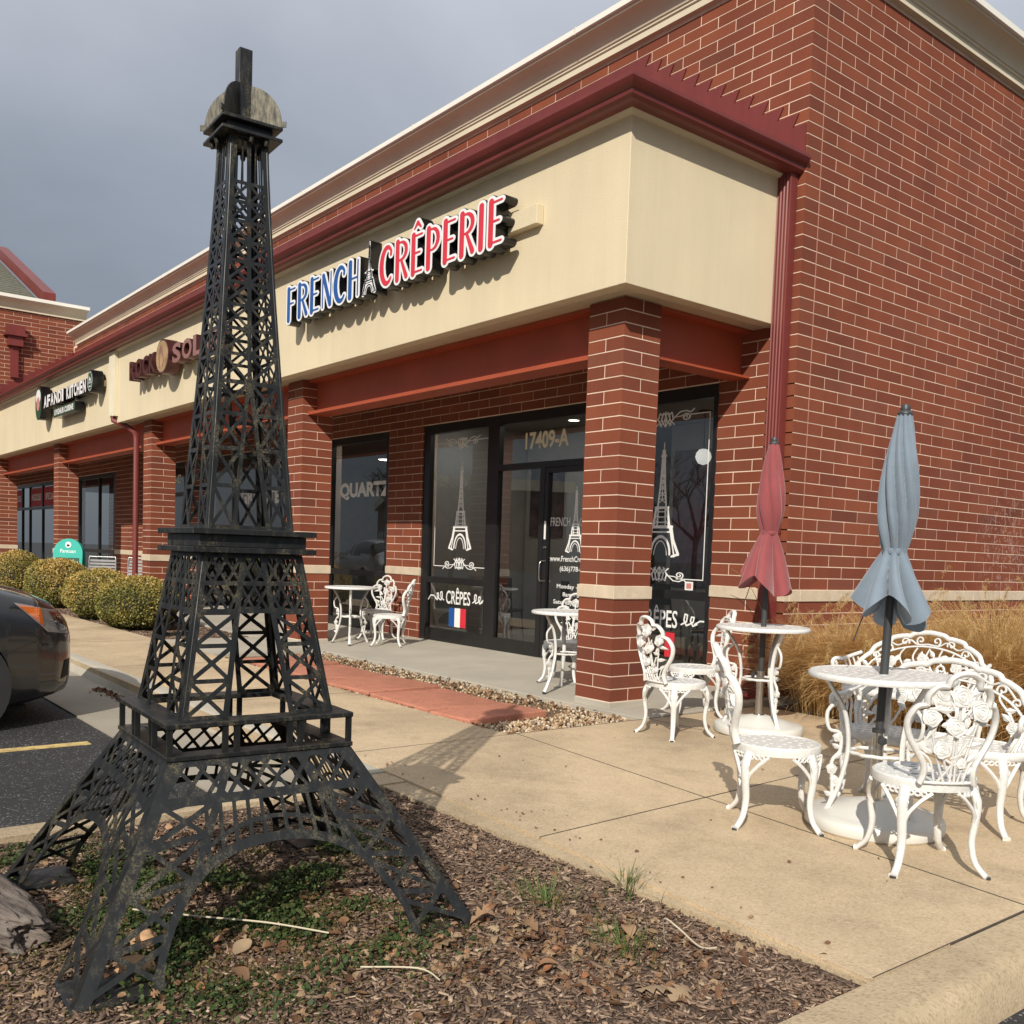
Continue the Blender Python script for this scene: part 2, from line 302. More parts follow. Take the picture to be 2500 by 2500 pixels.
class MB:
    def __init__(s): s.v = []; s.f = []; s.r = []; s.cur = 0.0; s.has = False
    def add(s, vs, fs, rnd=None):
        b = len(s.v); s.v.extend([tuple(x) for x in vs]); s.f.extend([tuple(b + i for i in f) for f in fs])
        if rnd is not None: s.has = True
        s.r.extend([rnd or 0.0] * len(vs)); return s
    def box(s, x0, x1, y0, y1, z0, z1, M_=None, rnd=None):
        vs = [(x0, y0, z0), (x1, y0, z0), (x1, y1, z0), (x0, y1, z0), (x0, y0, z1), (x1, y0, z1), (x1, y1, z1), (x0, y1, z1)]
        if M_ is not None: vs = [tuple(M_ @ Vector(q)) for q in vs]
        return s.add(vs, BOXF, rnd)
    def tube(s, pts, rad, n=8, caps=True, closed=False, flat=None, rnd=None):
        P = [Vector(p) for p in pts]; m = len(P)
        rr = rad if isinstance(rad, (list, tuple)) else [rad] * m
        T = []
        for i in range(m):
            a = P[(i - 1) % m] if (closed or i > 0) else P[0]; b = P[(i + 1) % m] if (closed or i < m - 1) else P[-1]
            t = (b - a); T.append(t.normalized() if t.length > 1e-9 else Vector((0, 0, 1)))
        ref = Vector((0, 0, 1)) if abs(T[0].z) < 0.9 else Vector((1, 0, 0))
        if flat is not None: ref = Vector(flat[2])
        nx = (ref - T[0] * ref.dot(T[0])).normalized(); base = len(s.v); vs = []
        for i in range(m):
            nx = nx - T[i] * nx.dot(T[i])
            nx = nx.normalized() if nx.length > 1e-6 else T[i].orthogonal().normalized()
            if flat is not None:
                q = ref - T[i] * ref.dot(T[i])
                if q.length > 1e-4: nx = q.normalized()
            ny = T[i].cross(nx); fx, fy = (flat[0], flat[1]) if flat is not None else (1, 1)
            for k in range(n):
                a = 2 * math.pi * k / n; vs.append(P[i] + nx * (math.cos(a) * rr[i] * fx) + ny * (math.sin(a) * rr[i] * fy))
        fs = []
        for i in range(m if closed else m - 1):
            j = (i + 1) % m
            for k in range(n):
                l = (k + 1) % n; fs.append((i * n + k, i * n + l, j * n + l, j * n + k))
        if caps and not closed: fs.append(tuple(range(n - 1, -1, -1))); fs.append(tuple((m - 1) * n + k for k in range(n)))
        return s.add(vs, fs, rnd)
    def lathe(s, prof, n=24, c=(0, 0, 0), wob=None, rnd=None):
        vs = []; fs = []; m = len(prof)
        for i, (r, z) in enumerate(prof):
            for k in range(n):
                a = 2 * math.pi * k / n; q = r * (wob(a, i) if wob else 1); vs.append((c[0] + q * math.cos(a), c[1] + q * math.sin(a), c[2] + z))
        for i in range(m - 1):
            for k in range(n):
                l = (k + 1) % n; fs.append((i * n + k, i * n + l, (i + 1) * n + l, (i + 1) * n + k))
        if prof[0][0] > 1e-6: fs.append(tuple(range(n - 1, -1, -1)))
        if prof[-1][0] > 1e-6: fs.append(tuple((m - 1) * n + k for k in range(n)))
        return s.add(vs, fs, rnd)
    def prism(s, loops, fn, d0, d1, rnd=None):
        """loops: 2D polygons (outer + holes), fn(x, y, d) -> 3D"""
        loops, groups = nest(loops); flat = [p for lp in loops for p in lp]; n = len(flat); tri = []; o_ = 0
        for g_ in groups: tri += [tuple(o_ + i for i in t) for t in tessellate_polygon([[Vector((x, y, 0)) for x, y in lp] for lp in g_])]; o_ += sum(len(lp) for lp in g_)
        vs = [fn(x, y, d1) for x, y in flat] + [fn(x, y, d0) for x, y in flat]; fs = []
        for t in tri:
            (ax, ay), (bx, by), (cx, cy) = flat[t[0]], flat[t[1]], flat[t[2]]
            if (bx - ax) * (cy - ay) - (by - ay) * (cx - ax) < 0: t = (t[0], t[2], t[1])
            fs.append((t[0], t[1], t[2])); fs.append((n + t[2], n + t[1], n + t[0]))
        b = 0
        for lp in loops:
            m = len(lp)
            for i in range(m): fs.append((b + i, n + b + i, n + b + (i + 1) % m, b + (i + 1) % m))
            b += m
        return s.add(vs, fs, rnd)
    def mesh(s, name):
        me = bpy.data.meshes.new(name); me.from_pydata(s.v, [], s.f)
        if s.has:
            at = me.attributes.new('rnd', 'FLOAT', 'POINT'); at.data.foreach_set('value', np.array(s.r, dtype=np.float32))
        return me
    def build(s, name, mat, parent=None, smooth=None, fix=True):
        me = s.mesh(name); finish(me, mat, smooth, fix)
        return link(bpy.data.objects.new(name, me), parent)
def finish(me, mat, smooth=None, fix=True):
    if mat is not None: me.materials.append(M[mat] if isinstance(mat, str) else mat)
    if fix:
        b = bmesh.new(); b.from_mesh(me); bmesh.ops.recalc_face_normals(b, faces=b.faces); b.to_mesh(me); b.free()
    if smooth:
        me.polygons.foreach_set('use_smooth', [True] * len(me.polygons)); me.set_sharp_from_angle(angle=R(smooth))
    me.update()
def bevel(o, w, seg=1):
    m = o.modifiers.new('bevel', 'BEVEL'); m.width = w; m.segments = seg; m.limit_method = 'ANGLE'; m.angle_limit = R(35); return o
def crom(pts, n=6, closed=False):
    P = [Vector(p) for p in pts]; m = len(P); out = []
    rngs = range(m) if closed else range(m - 1)
    for i in rngs:
        a, b, c, d = (P[(i - 1) % m] if closed or i > 0 else P[i]), P[i], P[(i + 1) % m], (P[(i + 2) % m] if closed or i + 2 < m else P[(i + 1) % m])
        for k in range(n):
            t = k / n; out.append(0.5 * ((2 * b) + (c - a) * t + (2 * a - 5 * b + 4 * c - d) * t * t + (3 * b - a - 3 * c + d) * t ** 3))
    if not closed: out.append(P[-1].copy())
    return out

# ---- flat cut-out plates: union of strokes as a distance field, contoured into polygons with holes
class SDF:
    def __init__(s, x0, x1, y0, y1, h):
        s.h = h; s.x = np.arange(x0, x1 + h, h); s.y = np.arange(y0, y1 + h, h); s.X, s.Y = np.meshgrid(s.x, s.y); s.D = np.full(s.X.shape, 1e3)
    def seg(s, a, b, w, w2=None, sq=False):
        ax, ay = a; bx, by = b; dx, dy = bx - ax, by - ay; L2 = max(dx * dx + dy * dy, 1e-12); pad = max(w, w2 or w) + 5 * s.h
        i0, i1 = np.searchsorted(s.x, [min(ax, bx) - pad, max(ax, bx) + pad]); j0, j1 = np.searchsorted(s.y, [min(ay, by) - pad, max(ay, by) + pad])
        if i1 <= i0 or j1 <= j0: return s
        X, Y = s.X[j0:j1, i0:i1], s.Y[j0:j1, i0:i1]
        t = ((X - ax) * dx + (Y - ay) * dy) / L2
        if sq:
            Ln = math.sqrt(L2); d = np.maximum(np.abs((X - ax) * dy - (Y - ay) * dx) / Ln - w / 2, np.maximum(-t, t - 1) * Ln)
        else:
            t = np.clip(t, 0, 1); d = np.hypot(X - ax - t * dx, Y - ay - t * dy) - (w + ((w2 if w2 is not None else w) - w) * t) / 2
        s.D[j0:j1, i0:i1] = np.minimum(s.D[j0:j1, i0:i1], d); return s
    def line(s, pts, w, sq=False):
        ws = w if isinstance(w, (list, tuple)) else [w] * len(pts)
        for i in range(len(pts) - 1): s.seg(pts[i], pts[i + 1], ws[i], ws[i + 1], sq)
        return s
    def ell(s, c, rx, ry, cut=False):
        k = (np.hypot((s.X - c[0]) / rx, (s.Y - c[1]) / ry) - 1) * min(rx, ry)
        s.D = np.maximum(s.D, -k) if cut else np.minimum(s.D, k); return s
    def half(s, a, b):  # keep the left side of a->b
        dx, dy = b[0] - a[0], b[1] - a[1]; L_ = math.hypot(dx, dy); s.D = np.maximum(s.D, ((s.X - a[0]) * dy - (s.Y - a[1]) * dx) / L_); return s
    def loops(s, off=0.0, tol=None):
        D = s.D - off; D = np.pad(D, 1, constant_values=1.0); h = s.h; x0 = s.x[0] - h; y0 = s.y[0] - h; D = np.where(np.abs(D) < 1e-9, 1e-9, D)
        I = D < 0; code = I[:-1, :-1] * 1 + I[:-1, 1:] * 2 + I[1:, 1:] * 4 + I[1:, :-1] * 8
        nxt = {}
        js, is_ = np.nonzero((code > 0) & (code < 15))
        TB = {1: [(3, 0)], 2: [(0, 1)], 3: [(3, 1)], 4: [(1, 2)], 5: [(3, 0), (1, 2)], 6: [(0, 2)], 7: [(3, 2)], 8: [(2, 3)], 9: [(2, 0)], 10: [(0, 1), (2, 3)], 11: [(2, 1)], 12: [(1, 3)], 13: [(1, 0)], 14: [(0, 3)]}
        for j, i in zip(js.tolist(), is_.tolist()):
            ed = ((0, i, j), (1, i + 1, j), (0, i, j + 1), (1, i, j))
            for a, b in TB[int(code[j, i])]: nxt[ed[a]] = ed[b]
        def pt(e_):
            k, i, j = e_
            if k == 0: a, b = D[j, i], D[j, i + 1]; return (x0 + (i + a / (a - b)) * h, y0 + j * h)
            a, b = D[j, i], D[j + 1, i]; return (x0 + i * h, y0 + (j + a / (a - b)) * h)
        out = []; tol = tol or h * 0.28
        while nxt:
            st = next(iter(nxt)); lp = []; c = st
            while c in nxt: lp.append(pt(c)); c = nxt.pop(c)
            if len(lp) > 5:
                q = dp(lp, tol)
                if len(q) > 2: out.append(q)
        return out
def dp(lp, tol):
    A = np.array(lp); n = len(A); k = int(np.argmax(np.hypot(*(A - A[0]).T)))
    if k == 0: return lp
    keep = np.zeros(n + 1, bool); B_ = np.vstack([A, A[:1]]); st = [(0, k), (k, n)]; keep[[0, k, n]] = True
    while st:
        a, b = st.pop()
        if b - a < 2: continue
        p, q = B_[a], B_[b]; d = q - p; L_ = math.hypot(*d) or 1e-9; seg = B_[a + 1:b] - p; dist = np.abs(seg[:, 0] * d[1] - seg[:, 1] * d[0]) / L_
        m = int(np.argmax(dist))
        if dist[m] > tol: keep[a + 1 + m] = True; st += [(a, a + 1 + m), (a + 1 + m, b)]
    return [tuple(B_[i]) for i in range(n) if keep[i]]
def arc(cx, cy, rx, ry, a0, a1, n=14): return [(cx + rx * math.cos(R(a0 + (a1 - a0) * i / n)), cy + ry * math.sin(R(a0 + (a1 - a0) * i / n))) for i in range(n + 1)]

def text_mesh(s, bold=0.0, extrude=0.0):
    c = bpy.data.curves.new('t', 'FONT'); c.body = s; c.size = 1; c.offset = bold; c.extrude = extrude; c.resolution_u = 3
    o = bpy.data.objects.new('t', c); COL.objects.link(o); bpy.context.view_layer.update()
    me = bpy.data.meshes.new_from_object(o.evaluated_get(bpy.context.evaluated_depsgraph_get())); bpy.data.objects.remove(o); bpy.data.curves.remove(c)
    return me
def text_obj(name, s, mat, parent, x0, x1, z0, z1, y, bold=0.0, depth=0.0, facing='-y'):
    """lettering fitted into the box x0..x1, z0..z1 on the plane y (facing -y)"""
    me = text_mesh(s, bold, 0.5 if depth else 0.0)
    co = np.zeros(len(me.vertices) * 3); me.vertices.foreach_get('co', co); co = co.reshape(-1, 3); mn, mx_ = co.min(0), co.max(0)
    q = np.empty_like(co); q[:, 0] = x0 + (co[:, 0] - mn[0]) / (mx_[0] - mn[0]) * (x1 - x0); q[:, 2] = z0 + (co[:, 1] - mn[1]) / (mx_[1] - mn[1]) * (z1 - z0)
    q[:, 1] = y - (co[:, 2] + 0.5) * depth if depth else y
    me.vertices.foreach_set('co', q.ravel()); me.name = name; me.materials.clear(); finish(me, mat, None, bool(depth))
    return link(bpy.data.objects.new(name, me), parent)
# ================================================================ SETTING: lot, kerbs, walks, beds
def struct(o): o['kind'] = 'structure'; return o
def flat(loops, z0, z1, name, mat, parent=None, bev=0):
    b = MB(); b.prism(loops, lambda x, y, d: (x, y, d), z0, z1); o = b.build(name, mat, parent)
    if bev: bevel(o, bev, 2)
    return o
b = MB(); n_ = 24
gv = [(-250 + 500 * i / n_, -250 + 500 * j / n_, -0.135) for j in range(n_ + 1) for i in range(n_ + 1)]
b.add(gv, [(j * (n_ + 1) + i, j * (n_ + 1) + i + 1, (j + 1) * (n_ + 1) + i + 1, (j + 1) * (n_ + 1) + i) for j in range(n_) for i in range(n_)])
struct(b.build('parking_lot', 'asphalt', fix=False))
# gutter pan in front of the kerb, painted stall lines
struct(flat([[(-60, -4.80), (0.50, -4.95), (0.50, -4.335), (-60, -4.335)]], -0.16, -0.122, 'gutter_pan', 'concrete'))
for i, xs in enumerate((-1.62, -4.35, -7.1, -9.85)):
    o = flat([[(xs - 0.05, -9.9), (xs + 0.05, -9.9), (xs + 0.05, -5.12), (xs - 0.05, -5.12)]], -0.134, -0.131, 'stall_line', 'yellow_line'); struct(o)
def kerb(name, prof_pts, path_fn, stations, mat='curb_conc'):
    bm_ = MB(); m = len(prof_pts); vs = []; fs = []
    for s_ in stations: vs += [path_fn(s_, o_, z_) for o_, z_ in prof_pts]
    for i in range(len(stations) - 1):
        for k in range(m):
            l = (k + 1) % m; fs.append((i * m + k, i * m + l, (i + 1) * m + l, (i + 1) * m + k))
    fs.append(tuple(range(m))); fs.append(tuple((len(stations) - 1) * m + k for k in range(m)))
    bm_.add(vs, fs); return struct(bm_.build(name, mat, smooth=40))
KP = [(0.0, -0.2), (0.0, -0.004), (0.10, -0.002), (0.135, -0.010), (0.155, -0.032), (0.175, -0.13), (0.18, -0.2)]
kerb('street_kerb', KP, lambda s_, o_, z_: (s_, -4.165 - o_, z_), [-60 + 3.05 * i for i in range(20)] + [0.52], 'conc_gray')
KP2 = [(0.0, -0.2), (0.0, -0.004), (0.13, -0.002), (0.165, -0.010), (0.19, -0.035), (0.215, -0.13), (0.22, -0.2)]
kerb('island_kerb', KP2, lambda s_, o_, z_: (0.765 - o_, s_, z_), [-4.20, -5.5, -7, -9, -12])
kerb('drive_kerb', KP2, lambda s_, o_, z_: (3.5185 + o_, s_, z_), [6.0, 3.0, 0.0, -2.0, -3.36, -4.36, -5.5, -7, -9, -12])
# walks: dark joint bed + one slab per pour
yB = lambda x: -2.87 - 0.125 * x if x > 0 else -2.87
yE = lambda x: -4.155 - 0.055 * max(x, 0)
walk = flat([[(-60, -4.16), (3.52, yE(3.52)), (3.52, -0.33), (0.02, -0.28), (0.02, -1.66), (0.02, -2.93), (-60, -2.93)]], -0.15, -0.012, 'sidewalk', 'curb_conc'); struct(walk)
g = 0.005
def slab(q, mat='aggregate', parent=None):
    c = (sum(p[0] for p in q) / len(q), sum(p[1] for p in q) / len(q))
    q2 = []
    for x, y in q:
        dx, dy = c[0] - x, c[1] - y; q2.append((x + g * (1 if dx > 0 else -1), y + g * (1 if dy > 0 else -1)))
    o = flat([q2], -0.10, 0.0, 'slab', mat, parent or walk); return o
def joint(a, c, w=0.0075):
    d = Vector((c[0] - a[0], c[1] - a[1])).normalized() * w / 2; n = (-d.y, d.x); flat([[(a[0] + n[0], a[1] + n[1]), (a[0] - n[0], a[1] - n[1]), (c[0] - n[0], c[1] - n[1]), (c[0] + n[0], c[1] + n[1])]], -0.011, 0.0006, 'joint_filler', 'joint_dark', walk)
xj = lambda y: 1.84 + (y + 3.15) * -0.07
slab([(0.02, yE(0.02)), (xj(-4.2), yE(1.9)), (xj(-3.1), yB(1.84)), (0.02, yB(0.02))])
slab([(xj(-4.2), yE(1.9)), (3.52, yE(3.52)), (3.52, yB(3.52)), (xj(-3.1), yB(1.84))])
slab([(0.02, yB(0.02)), (xj(-3.1), yB(1.84)), (xj(-1.6), -1.62), (0.02, -1.62)])
slab([(xj(-3.1), yB(1.84)), (3.52, yB(3.52)), (3.52, -1.68), (xj(-1.6), -1.62)])
slab([(0.02, -1.62), (xj(-1.6), -1.62), (1.72, -0.30), (0.02, -0.28)]); slab([(xj(-1.6), -1.62), (3.52, -1.68), (3.52, -0.33), (1.72, -0.30)])
joint((0.03, yB(0.03)), (3.51, yB(3.51))); joint((xj(-4.2), yE(1.9) + 0.01), (xj(-1.62), -1.62)); joint((0.03, -1.62), (xj(-1.6), -1.62)); joint((xj(-1.6), -1.62), (3.51, -1.68)); joint((0.02, -4.15), (0.02, -2.93)); joint((3.512, -4.33), (3.5165, -0.35), 0.005); joint((1.72, -1.6), (1.72, -0.31)); joint((0.018, -2.9), (0.018, -0.3), 0.010)
xs = 0.02; k = 0
while xs > -45:
    x2 = xs - (2.4 if k else 2.1); slab([(x2, -4.155), (xs, -4.155), (xs, -2.93), (x2, -2.93)]); xs = x2; k += 1; joint((xs, -4.15), (xs, -2.94), 0.009)
# link walk in front of the second column and floor of the arcade
slab([(-6.9, -2.92), (-5.15, -2.92), (-5.15, -1.66), (-6.9, -1.66)], 'conc_gray')
arc_floor = flat([[(-60, -1.64), (0.015, -1.64), (0.015, 0.30), (-60, 0.30)]], -0.14, -0.006, 'arcade_floor', 'conc_gray'); struct(arc_floor)
xs = 0.012; 
for x2 in (-3.1, -6.1, -9.1, -12.1, -15.1, -18.1, -21.1, -24.1, -27.1, -30.1, -34):
    b = MB(); b.prism([[(x2 + g, -1.645), (xs - g, -1.645), (xs - g, 0.28), (x2 + g, 0.28)]], lambda x, y, d: (x, y, d + 0.05 * (y + 1.645) / 1.645), -0.10, 0.0); bevel(b.build('slab', 'conc_gray', arc_floor), 0.005, 2); xs = x2
# beds
def bed(name, x0, x1, y0, y1, z, amp, step, mat):
    nx, ny = int((x1 - x0) / step), int((y1 - y0) / step); from mathutils import noise as mn
    vs = [(x0 + (x1 - x0) * i / nx, y0 + (y1 - y0) * j / ny, z + amp * mn.noise((x0 + (x1 - x0) * i / nx * 1.0, (y0 + (y1 - y0) * j / ny) * 1.0, 3.3)) + amp * 0.4 * mn.noise((7 * (x0 + (x1 - x0) * i / nx), 7 * (y0 + (y1 - y0) * j / ny), 1.3))) for j in range(ny + 1) for i in range(nx + 1)]
    fs = [(j * (nx + 1) + i, j * (nx + 1) + i + 1, (j + 1) * (nx + 1) + i + 1, (j + 1) * (nx + 1) + i) for j in range(ny) for i in range(nx)]
    b_ = MB(); b_.add(vs, fs); return struct(b_.build(name, mat, smooth=180, fix=False))
bed('mulch_bed', 0.72, 3.56, -9.5, -4.10, -0.035, 0.022, 0.05, 'soil')
bed('grass_bed', -0.05, 3.9, -0.34, 8.0, -0.02, 0.02, 0.1, 'soil')
bed('hedge_bed', -30, -6.9, -2.95, -1.62, -0.03, 0.02, 0.12, 'soil')
bed('gravel_strip', -5.16, 0.03, -2.95, -1.63, -0.045, 0.008, 0.05, 'gravel_bed')
strip = bpy.data.objects['gravel_strip']
def paver_mesh(w): q = MB(); q.box(-w / 2, w / 2, -0.37, 0.37, -0.055, 0); m_ = q.mesh('paver'); finish(m_, 'paver'); return m_
pvm, pvh = paver_mesh(0.845), paver_mesh(0.47)
for i, (x, y, a, z) in enumerate(((-0.705, -2.56, 2.5, 0.024), (-1.44, -2.53, -0.5, 0.014), (-2.38, -2.51, 1.2, 0.018), (-3.31, -2.50, -0.8, 0.012), (-4.24, -2.50, 0.9, 0.016))):
    o = link(bpy.data.objects.new('paver', pvm if i else pvh), strip); o.location = (x, y, z); o.rotation_euler = (R(0.5 * (-1) ** i), R(0.6 * (-1) ** (i + 1)), R(a)); bevel(o, 0.008, 2)

# ================================================================ BUILDING
Z = lambda k: 0.05 + 0.1016 * k
BR, CO, JT = 0.4064, 0.1016, 0.0095
bld = empty('shop_building', (0, 0, 0), 0, 'long red brick shop building with cream fascia, red gutter and arcade columns', 'building')
BRICKS = []   # (parent part, box, projected area)
def barea(bx):
    x0, x1, y0, y1, z0, z1 = bx; c = Vector(((x0 + x1) / 2, (y0 + y1) / 2, (z0 + z1) / 2)); pr = project(c)
    if pr is None or not (-20 < pr[0] < 2520 and -20 < pr[1] < 2520): return 0.0
    v = (CAM_P - c); d = v.length; v /= d
    return ((x1 - x0) * abs(v.y) + (y1 - y0) * abs(v.x) * (1 if (y1 - y0) > 0.06 else 0)) * (z1 - z0) / d / d * 1e6
def brick_row(part, u0, u1, k, holes, mk, off, cuts=None):
    """bricks along u between u0 and u1 (running bond), leaving out holes [(a, b, z0, z1)]"""
    z0, z1 = Z(k) + JT / 2, Z(k + 1) - JT / 2; spans = [(u0, u1)]
    for a, b_, h0, h1 in holes:
        if h0 < (z0 + z1) / 2 < h1:
            ns = []
            for s0, s1 in spans:
                if b_ <= s0 or a >= s1: ns.append((s0, s1)); continue
                if a > s0: ns.append((s0, a))
                if b_ < s1: ns.append((b_, s1))
            spans = ns
    for s0, s1 in spans:
        t = math.floor((s0 - off) / BR) * BR + off
        while t < s1 - 0.01:
            a, b_ = max(t, s0), min(t + BR, s1)
            if b_ - a > 0.03:
                bx = mk(a + (JT / 2 if a > s0 + 1e-6 else 0), b_ - (JT / 2 if b_ < s1 - 1e-6 else 0), z0, z1)
                if bx: BRICKS.append((part, bx, barea(bx)))
            t += BR
# --- side wall (faces +x) with its control joint
side = MB(); side.box(-0.30, -0.0025, 0.0025, 14, 0, 6.2); side_wall = side.build('side_wall', 'mortar', bld)
j = MB(); j.box(-0.012, -0.0012, 0.1975, 0.2085, 0.0, 6.19); j.build('control_joint', 'caulk', bld)
for k in range(60):
    if k == 8: continue
    L_ = BR if k % 2 else BR / 2
    BRICKS.append((side_wall, (-L_ + JT / 2, 0, 0, 0.196, Z(k) + JT / 2, Z(k + 1) - JT / 2), barea((-0.2, 0, 0, 0.196, Z(k), Z(k + 1))) if not (32 <= k < 45) else 1.0 + barea((-0.2, 0, 0, 0.196, Z(k), Z(k + 1)))))
    brick_row(side_wall, 0.21, 13.9, k, [], lambda a, b_, z0, z1: (-0.03, 0, a, b_, z0, z1), 0.21 if k % 2 else 0.21 - BR / 2)
# --- front wall under the arcade (faces -y), storefront openings
HOLES = [(-5.655, -0.815, 0.0, 2.79), (-8.235, -6.510, 0.0, 2.79), (-13.2, -9.35, 0.0, 2.79), (-16.3, -14.25, 0.0, 2.79), (-22.2, -18.83, 0.0, 2.79), (-31.5, -24.2, 0.0, 2.79)]
bw = MB(); ks = sorted([(-34.0, -31.5), (-24.2, -22.2), (-18.83, -16.3), (-14.25, -13.2), (-9.35, -8.235), (-6.51, -5.655), (-0.815, -0.006)])
for a, b_ in ks: bw.box(a + (0.006 if a > -34 else 0), b_ - 0.006 if b_ < -0.01 else b_, 0.0025, 0.22, 0, 2.785)
bw.box(-34, -0.006, 0.0028, 0.2205, 2.7885, 6.2); front_wall = bw.build('front_wall', 'mortar', bld)
bands = [(a, b_) for a, b_ in ks]
zr = lambda x: 5.85 - (x + 2.05) * (1.33 / 2.08)
for k in range(60):
    if k == 8 or 31 < k < 43: continue
    L_ = BR if k % 2 else BR / 2
    mk = (lambda a, b_, z0, z1: (a, b_, 0, 0.03, z0, z1)) if k <= 31 else (lambda a, b_, z0, z1: (a, b_, 0, 0.03, z0, z1) if z1 > (5.85 if (a + b_) / 2 < -2.05 else zr(b_)) else None)
    brick_row(front_wall, -34 if k <= 31 else -22.5, -L_ - JT / 2, k, HOLES if k <= 31 else [], mk, -0.0 if k % 2 else -BR / 2)
# limestone course
sb = empty('stone_course', parent=bld)
def stone(x0, x1, y0, y1): b_ = MB(); b_.box(x0, x1, y0, y1, Z(8) + 0.001, Z(9) - 0.001); o = b_.build('stone', 'stone', sb); bevel(o, 0.003); return o
for a, b_ in ks:
    n = max(1, round((b_ - a) / 0.6)); w = (min(b_, -0.0) - a) / n; end = 0.014 if b_ > -0.01 else 0
    for i in range(n): stone(a + w * i + 0.0015, a + w * (i + 1) - 0.0015 + (end if i == n - 1 else 0), -0.014, 0.05)
y = 0.0525
while y < 13.5:
    y2 = 0.203 if y < 0.1 else y + 0.61; stone(-0.05, 0.014, y, y2 - 0.003); y = y2
# --- columns
COLS = [-0.451, -5.92, -11.45, -17.45, -23.4]
for xc in COLS:
    x0, x1, y0, y1 = xc - 0.402, xc, -1.567, -1.165
    c = MB(); c.box(x0 + 0.0025, x1 - 0.0025, y0 + 0.0025, y1 - 0.0025, 0.04, 3.195); cob = c.build('column', 'mortar', bld)
    f = MB(); f.box(x0 - 0.006, x1 + 0.006, y0 - 0.006, y1 + 0.006, -0.02, 0.046); o = f.build('footing', 'conc_gray', cob); bevel(o, 0.004)
    xm, ym = (x0 + x1) / 2, (y0 + y1) / 2
    for k in range(31):
        z0, z1 = Z(k) + JT / 2, min(Z(k + 1) - JT / 2, 3.192)
        if k == 8:
            for q in ((x0 - 0.014, xm - 0.001), (xm + 0.001, x1 + 0.014)):
                s_ = MB(); s_.box(q[0], q[1], y0 - 0.014, y1 + 0.014, Z(8) + 0.001, Z(9) - 0.001); bevel(s_.build('stone', 'stone', cob), 0.003)
            continue
        bb = [(x0, xm - JT / 2, y0, y1, z0, z1), (xm + JT / 2, x1, y0, y1, z0, z1)] if k % 2 else [(x0, x1, y0, ym - JT / 2, z0, z1), (x0, x1, ym + JT / 2, y1, z0, z1)]
        for bx in bb: BRICKS.append((cob, bx, barea(bx)))
# --- tall rear wing rising above the roof at the far end
WX = -22.6
wing = empty('brick_wing', (0, 0, 0), 0, 'taller red brick wing with cream cornice and shingled gable at far left', 'building')
ww = MB(); ww.box(-34, WX - 0.003, -7, 0.22, 4.3, 6.93); wing_wall = ww.build('wall', 'mortar', wing)
for k in range(42, 68): brick_row(wing_wall, -7, 0.22, k, [], lambda a, b_, z0, z1: (WX - 0.03, WX, a, b_, z0, min(z1, 6.93)), 0.0 if k % 2 else BR / 2)
# --- make the bricks: the 300 that show largest are objects, the rest one part per wall
BRICKS.sort(key=lambda t: -t[2])
main = [t for t in BRICKS if t[0] is not wing_wall]; wg = [t for t in BRICKS if t[0] is wing_wall]
cache = {}
def brick_objs(lst):
    for part, bx, ar in lst:
        x0, x1, y0, y1, z0, z1 = bx; key = tuple(round(v, 3) for v in (x1 - x0, y1 - y0, z1 - z0))
        if key not in cache:
            q = MB(); q.box(-key[0] / 2, key[0] / 2, -key[1] / 2, key[1] / 2, -key[2] / 2, key[2] / 2); cache[key] = q.mesh('brick'); finish(cache[key], 'brick', fix=False)
        o = link(bpy.data.objects.new('brick', cache[key]), part); jt = random.uniform(-0.0008, 0.0008)
        o.location = ((x0 + x1) / 2 + (jt if part is side_wall else 0), (y0 + y1) / 2 + (jt if part is front_wall else 0), (z0 + z1) / 2)
        o['rnd'] = random.random() ** 1.1 * 0.86 + 0.12 if random.random() > 0.014 else random.uniform(0, 0.1)
def brick_rest(lst):
    by = {}
    for part, bx, ar in lst: by.setdefault(part.name, (part, MB()))[1].box(*bx, rnd=(random.random() * 0.86 + 0.12 if random.random() > 0.014 else 0.05) + 1e-4)
    for part, q in by.values(): tag(q.build('bricks', 'brick', part, fix=False), kind='stuff')
brick_objs(main[:300]); brick_rest(main[300:]); wgv = [t for t in wg if t[2] > 0]; brick_objs(wgv[:120]); brick_rest(wgv[120:] + [t for t in wg if t[2] <= 0])
# --- swept mouldings round the corner: profile of (out, z), path left end -> corner -> back end
def sweep_L(name, prof, yf, xr, xl, yb, mat, parent, smooth=30):
    m = len(prof); b_ = MB(); vs = [(xl, yf - o, z) for o, z in prof] + [(xr + o, yf - o, z) for o, z in prof] + [(xr + o, yb, z) for o, z in prof]; fs = []
    for i in range(2):
        for k in range(m): l = (k + 1) % m; fs.append((i * m + k, i * m + l, (i + 1) * m + l, (i + 1) * m + k))
    fs += [tuple(range(m)), tuple(2 * m + k for k in range(m))]
    b_.add(vs, fs); return b_.build(name, mat, parent, smooth=smooth)
YF, XF = -1.823, -0.20
b = MB(); b.prism([[(-22.55, YF), (XF, YF), (XF, 0.0), (XF - 0.12, 0.0), (XF - 0.12, YF + 0.12), (-22.55, YF + 0.12)]], lambda x, y, d: (x, y, d), 3.19, 4.47)
fascia = b.build('fascia', 'stucco', bld); bevel(fascia, 0.004)
b = MB(); b.prism([[(-34, YF + 0.03), (XF - 0.03, YF + 0.03), (XF - 0.03, -0.002), (-34, -0.002)]], lambda x, y, d: (x, y, d), 3.2, 3.26); soff = b.build('soffit', 'soffit', bld)
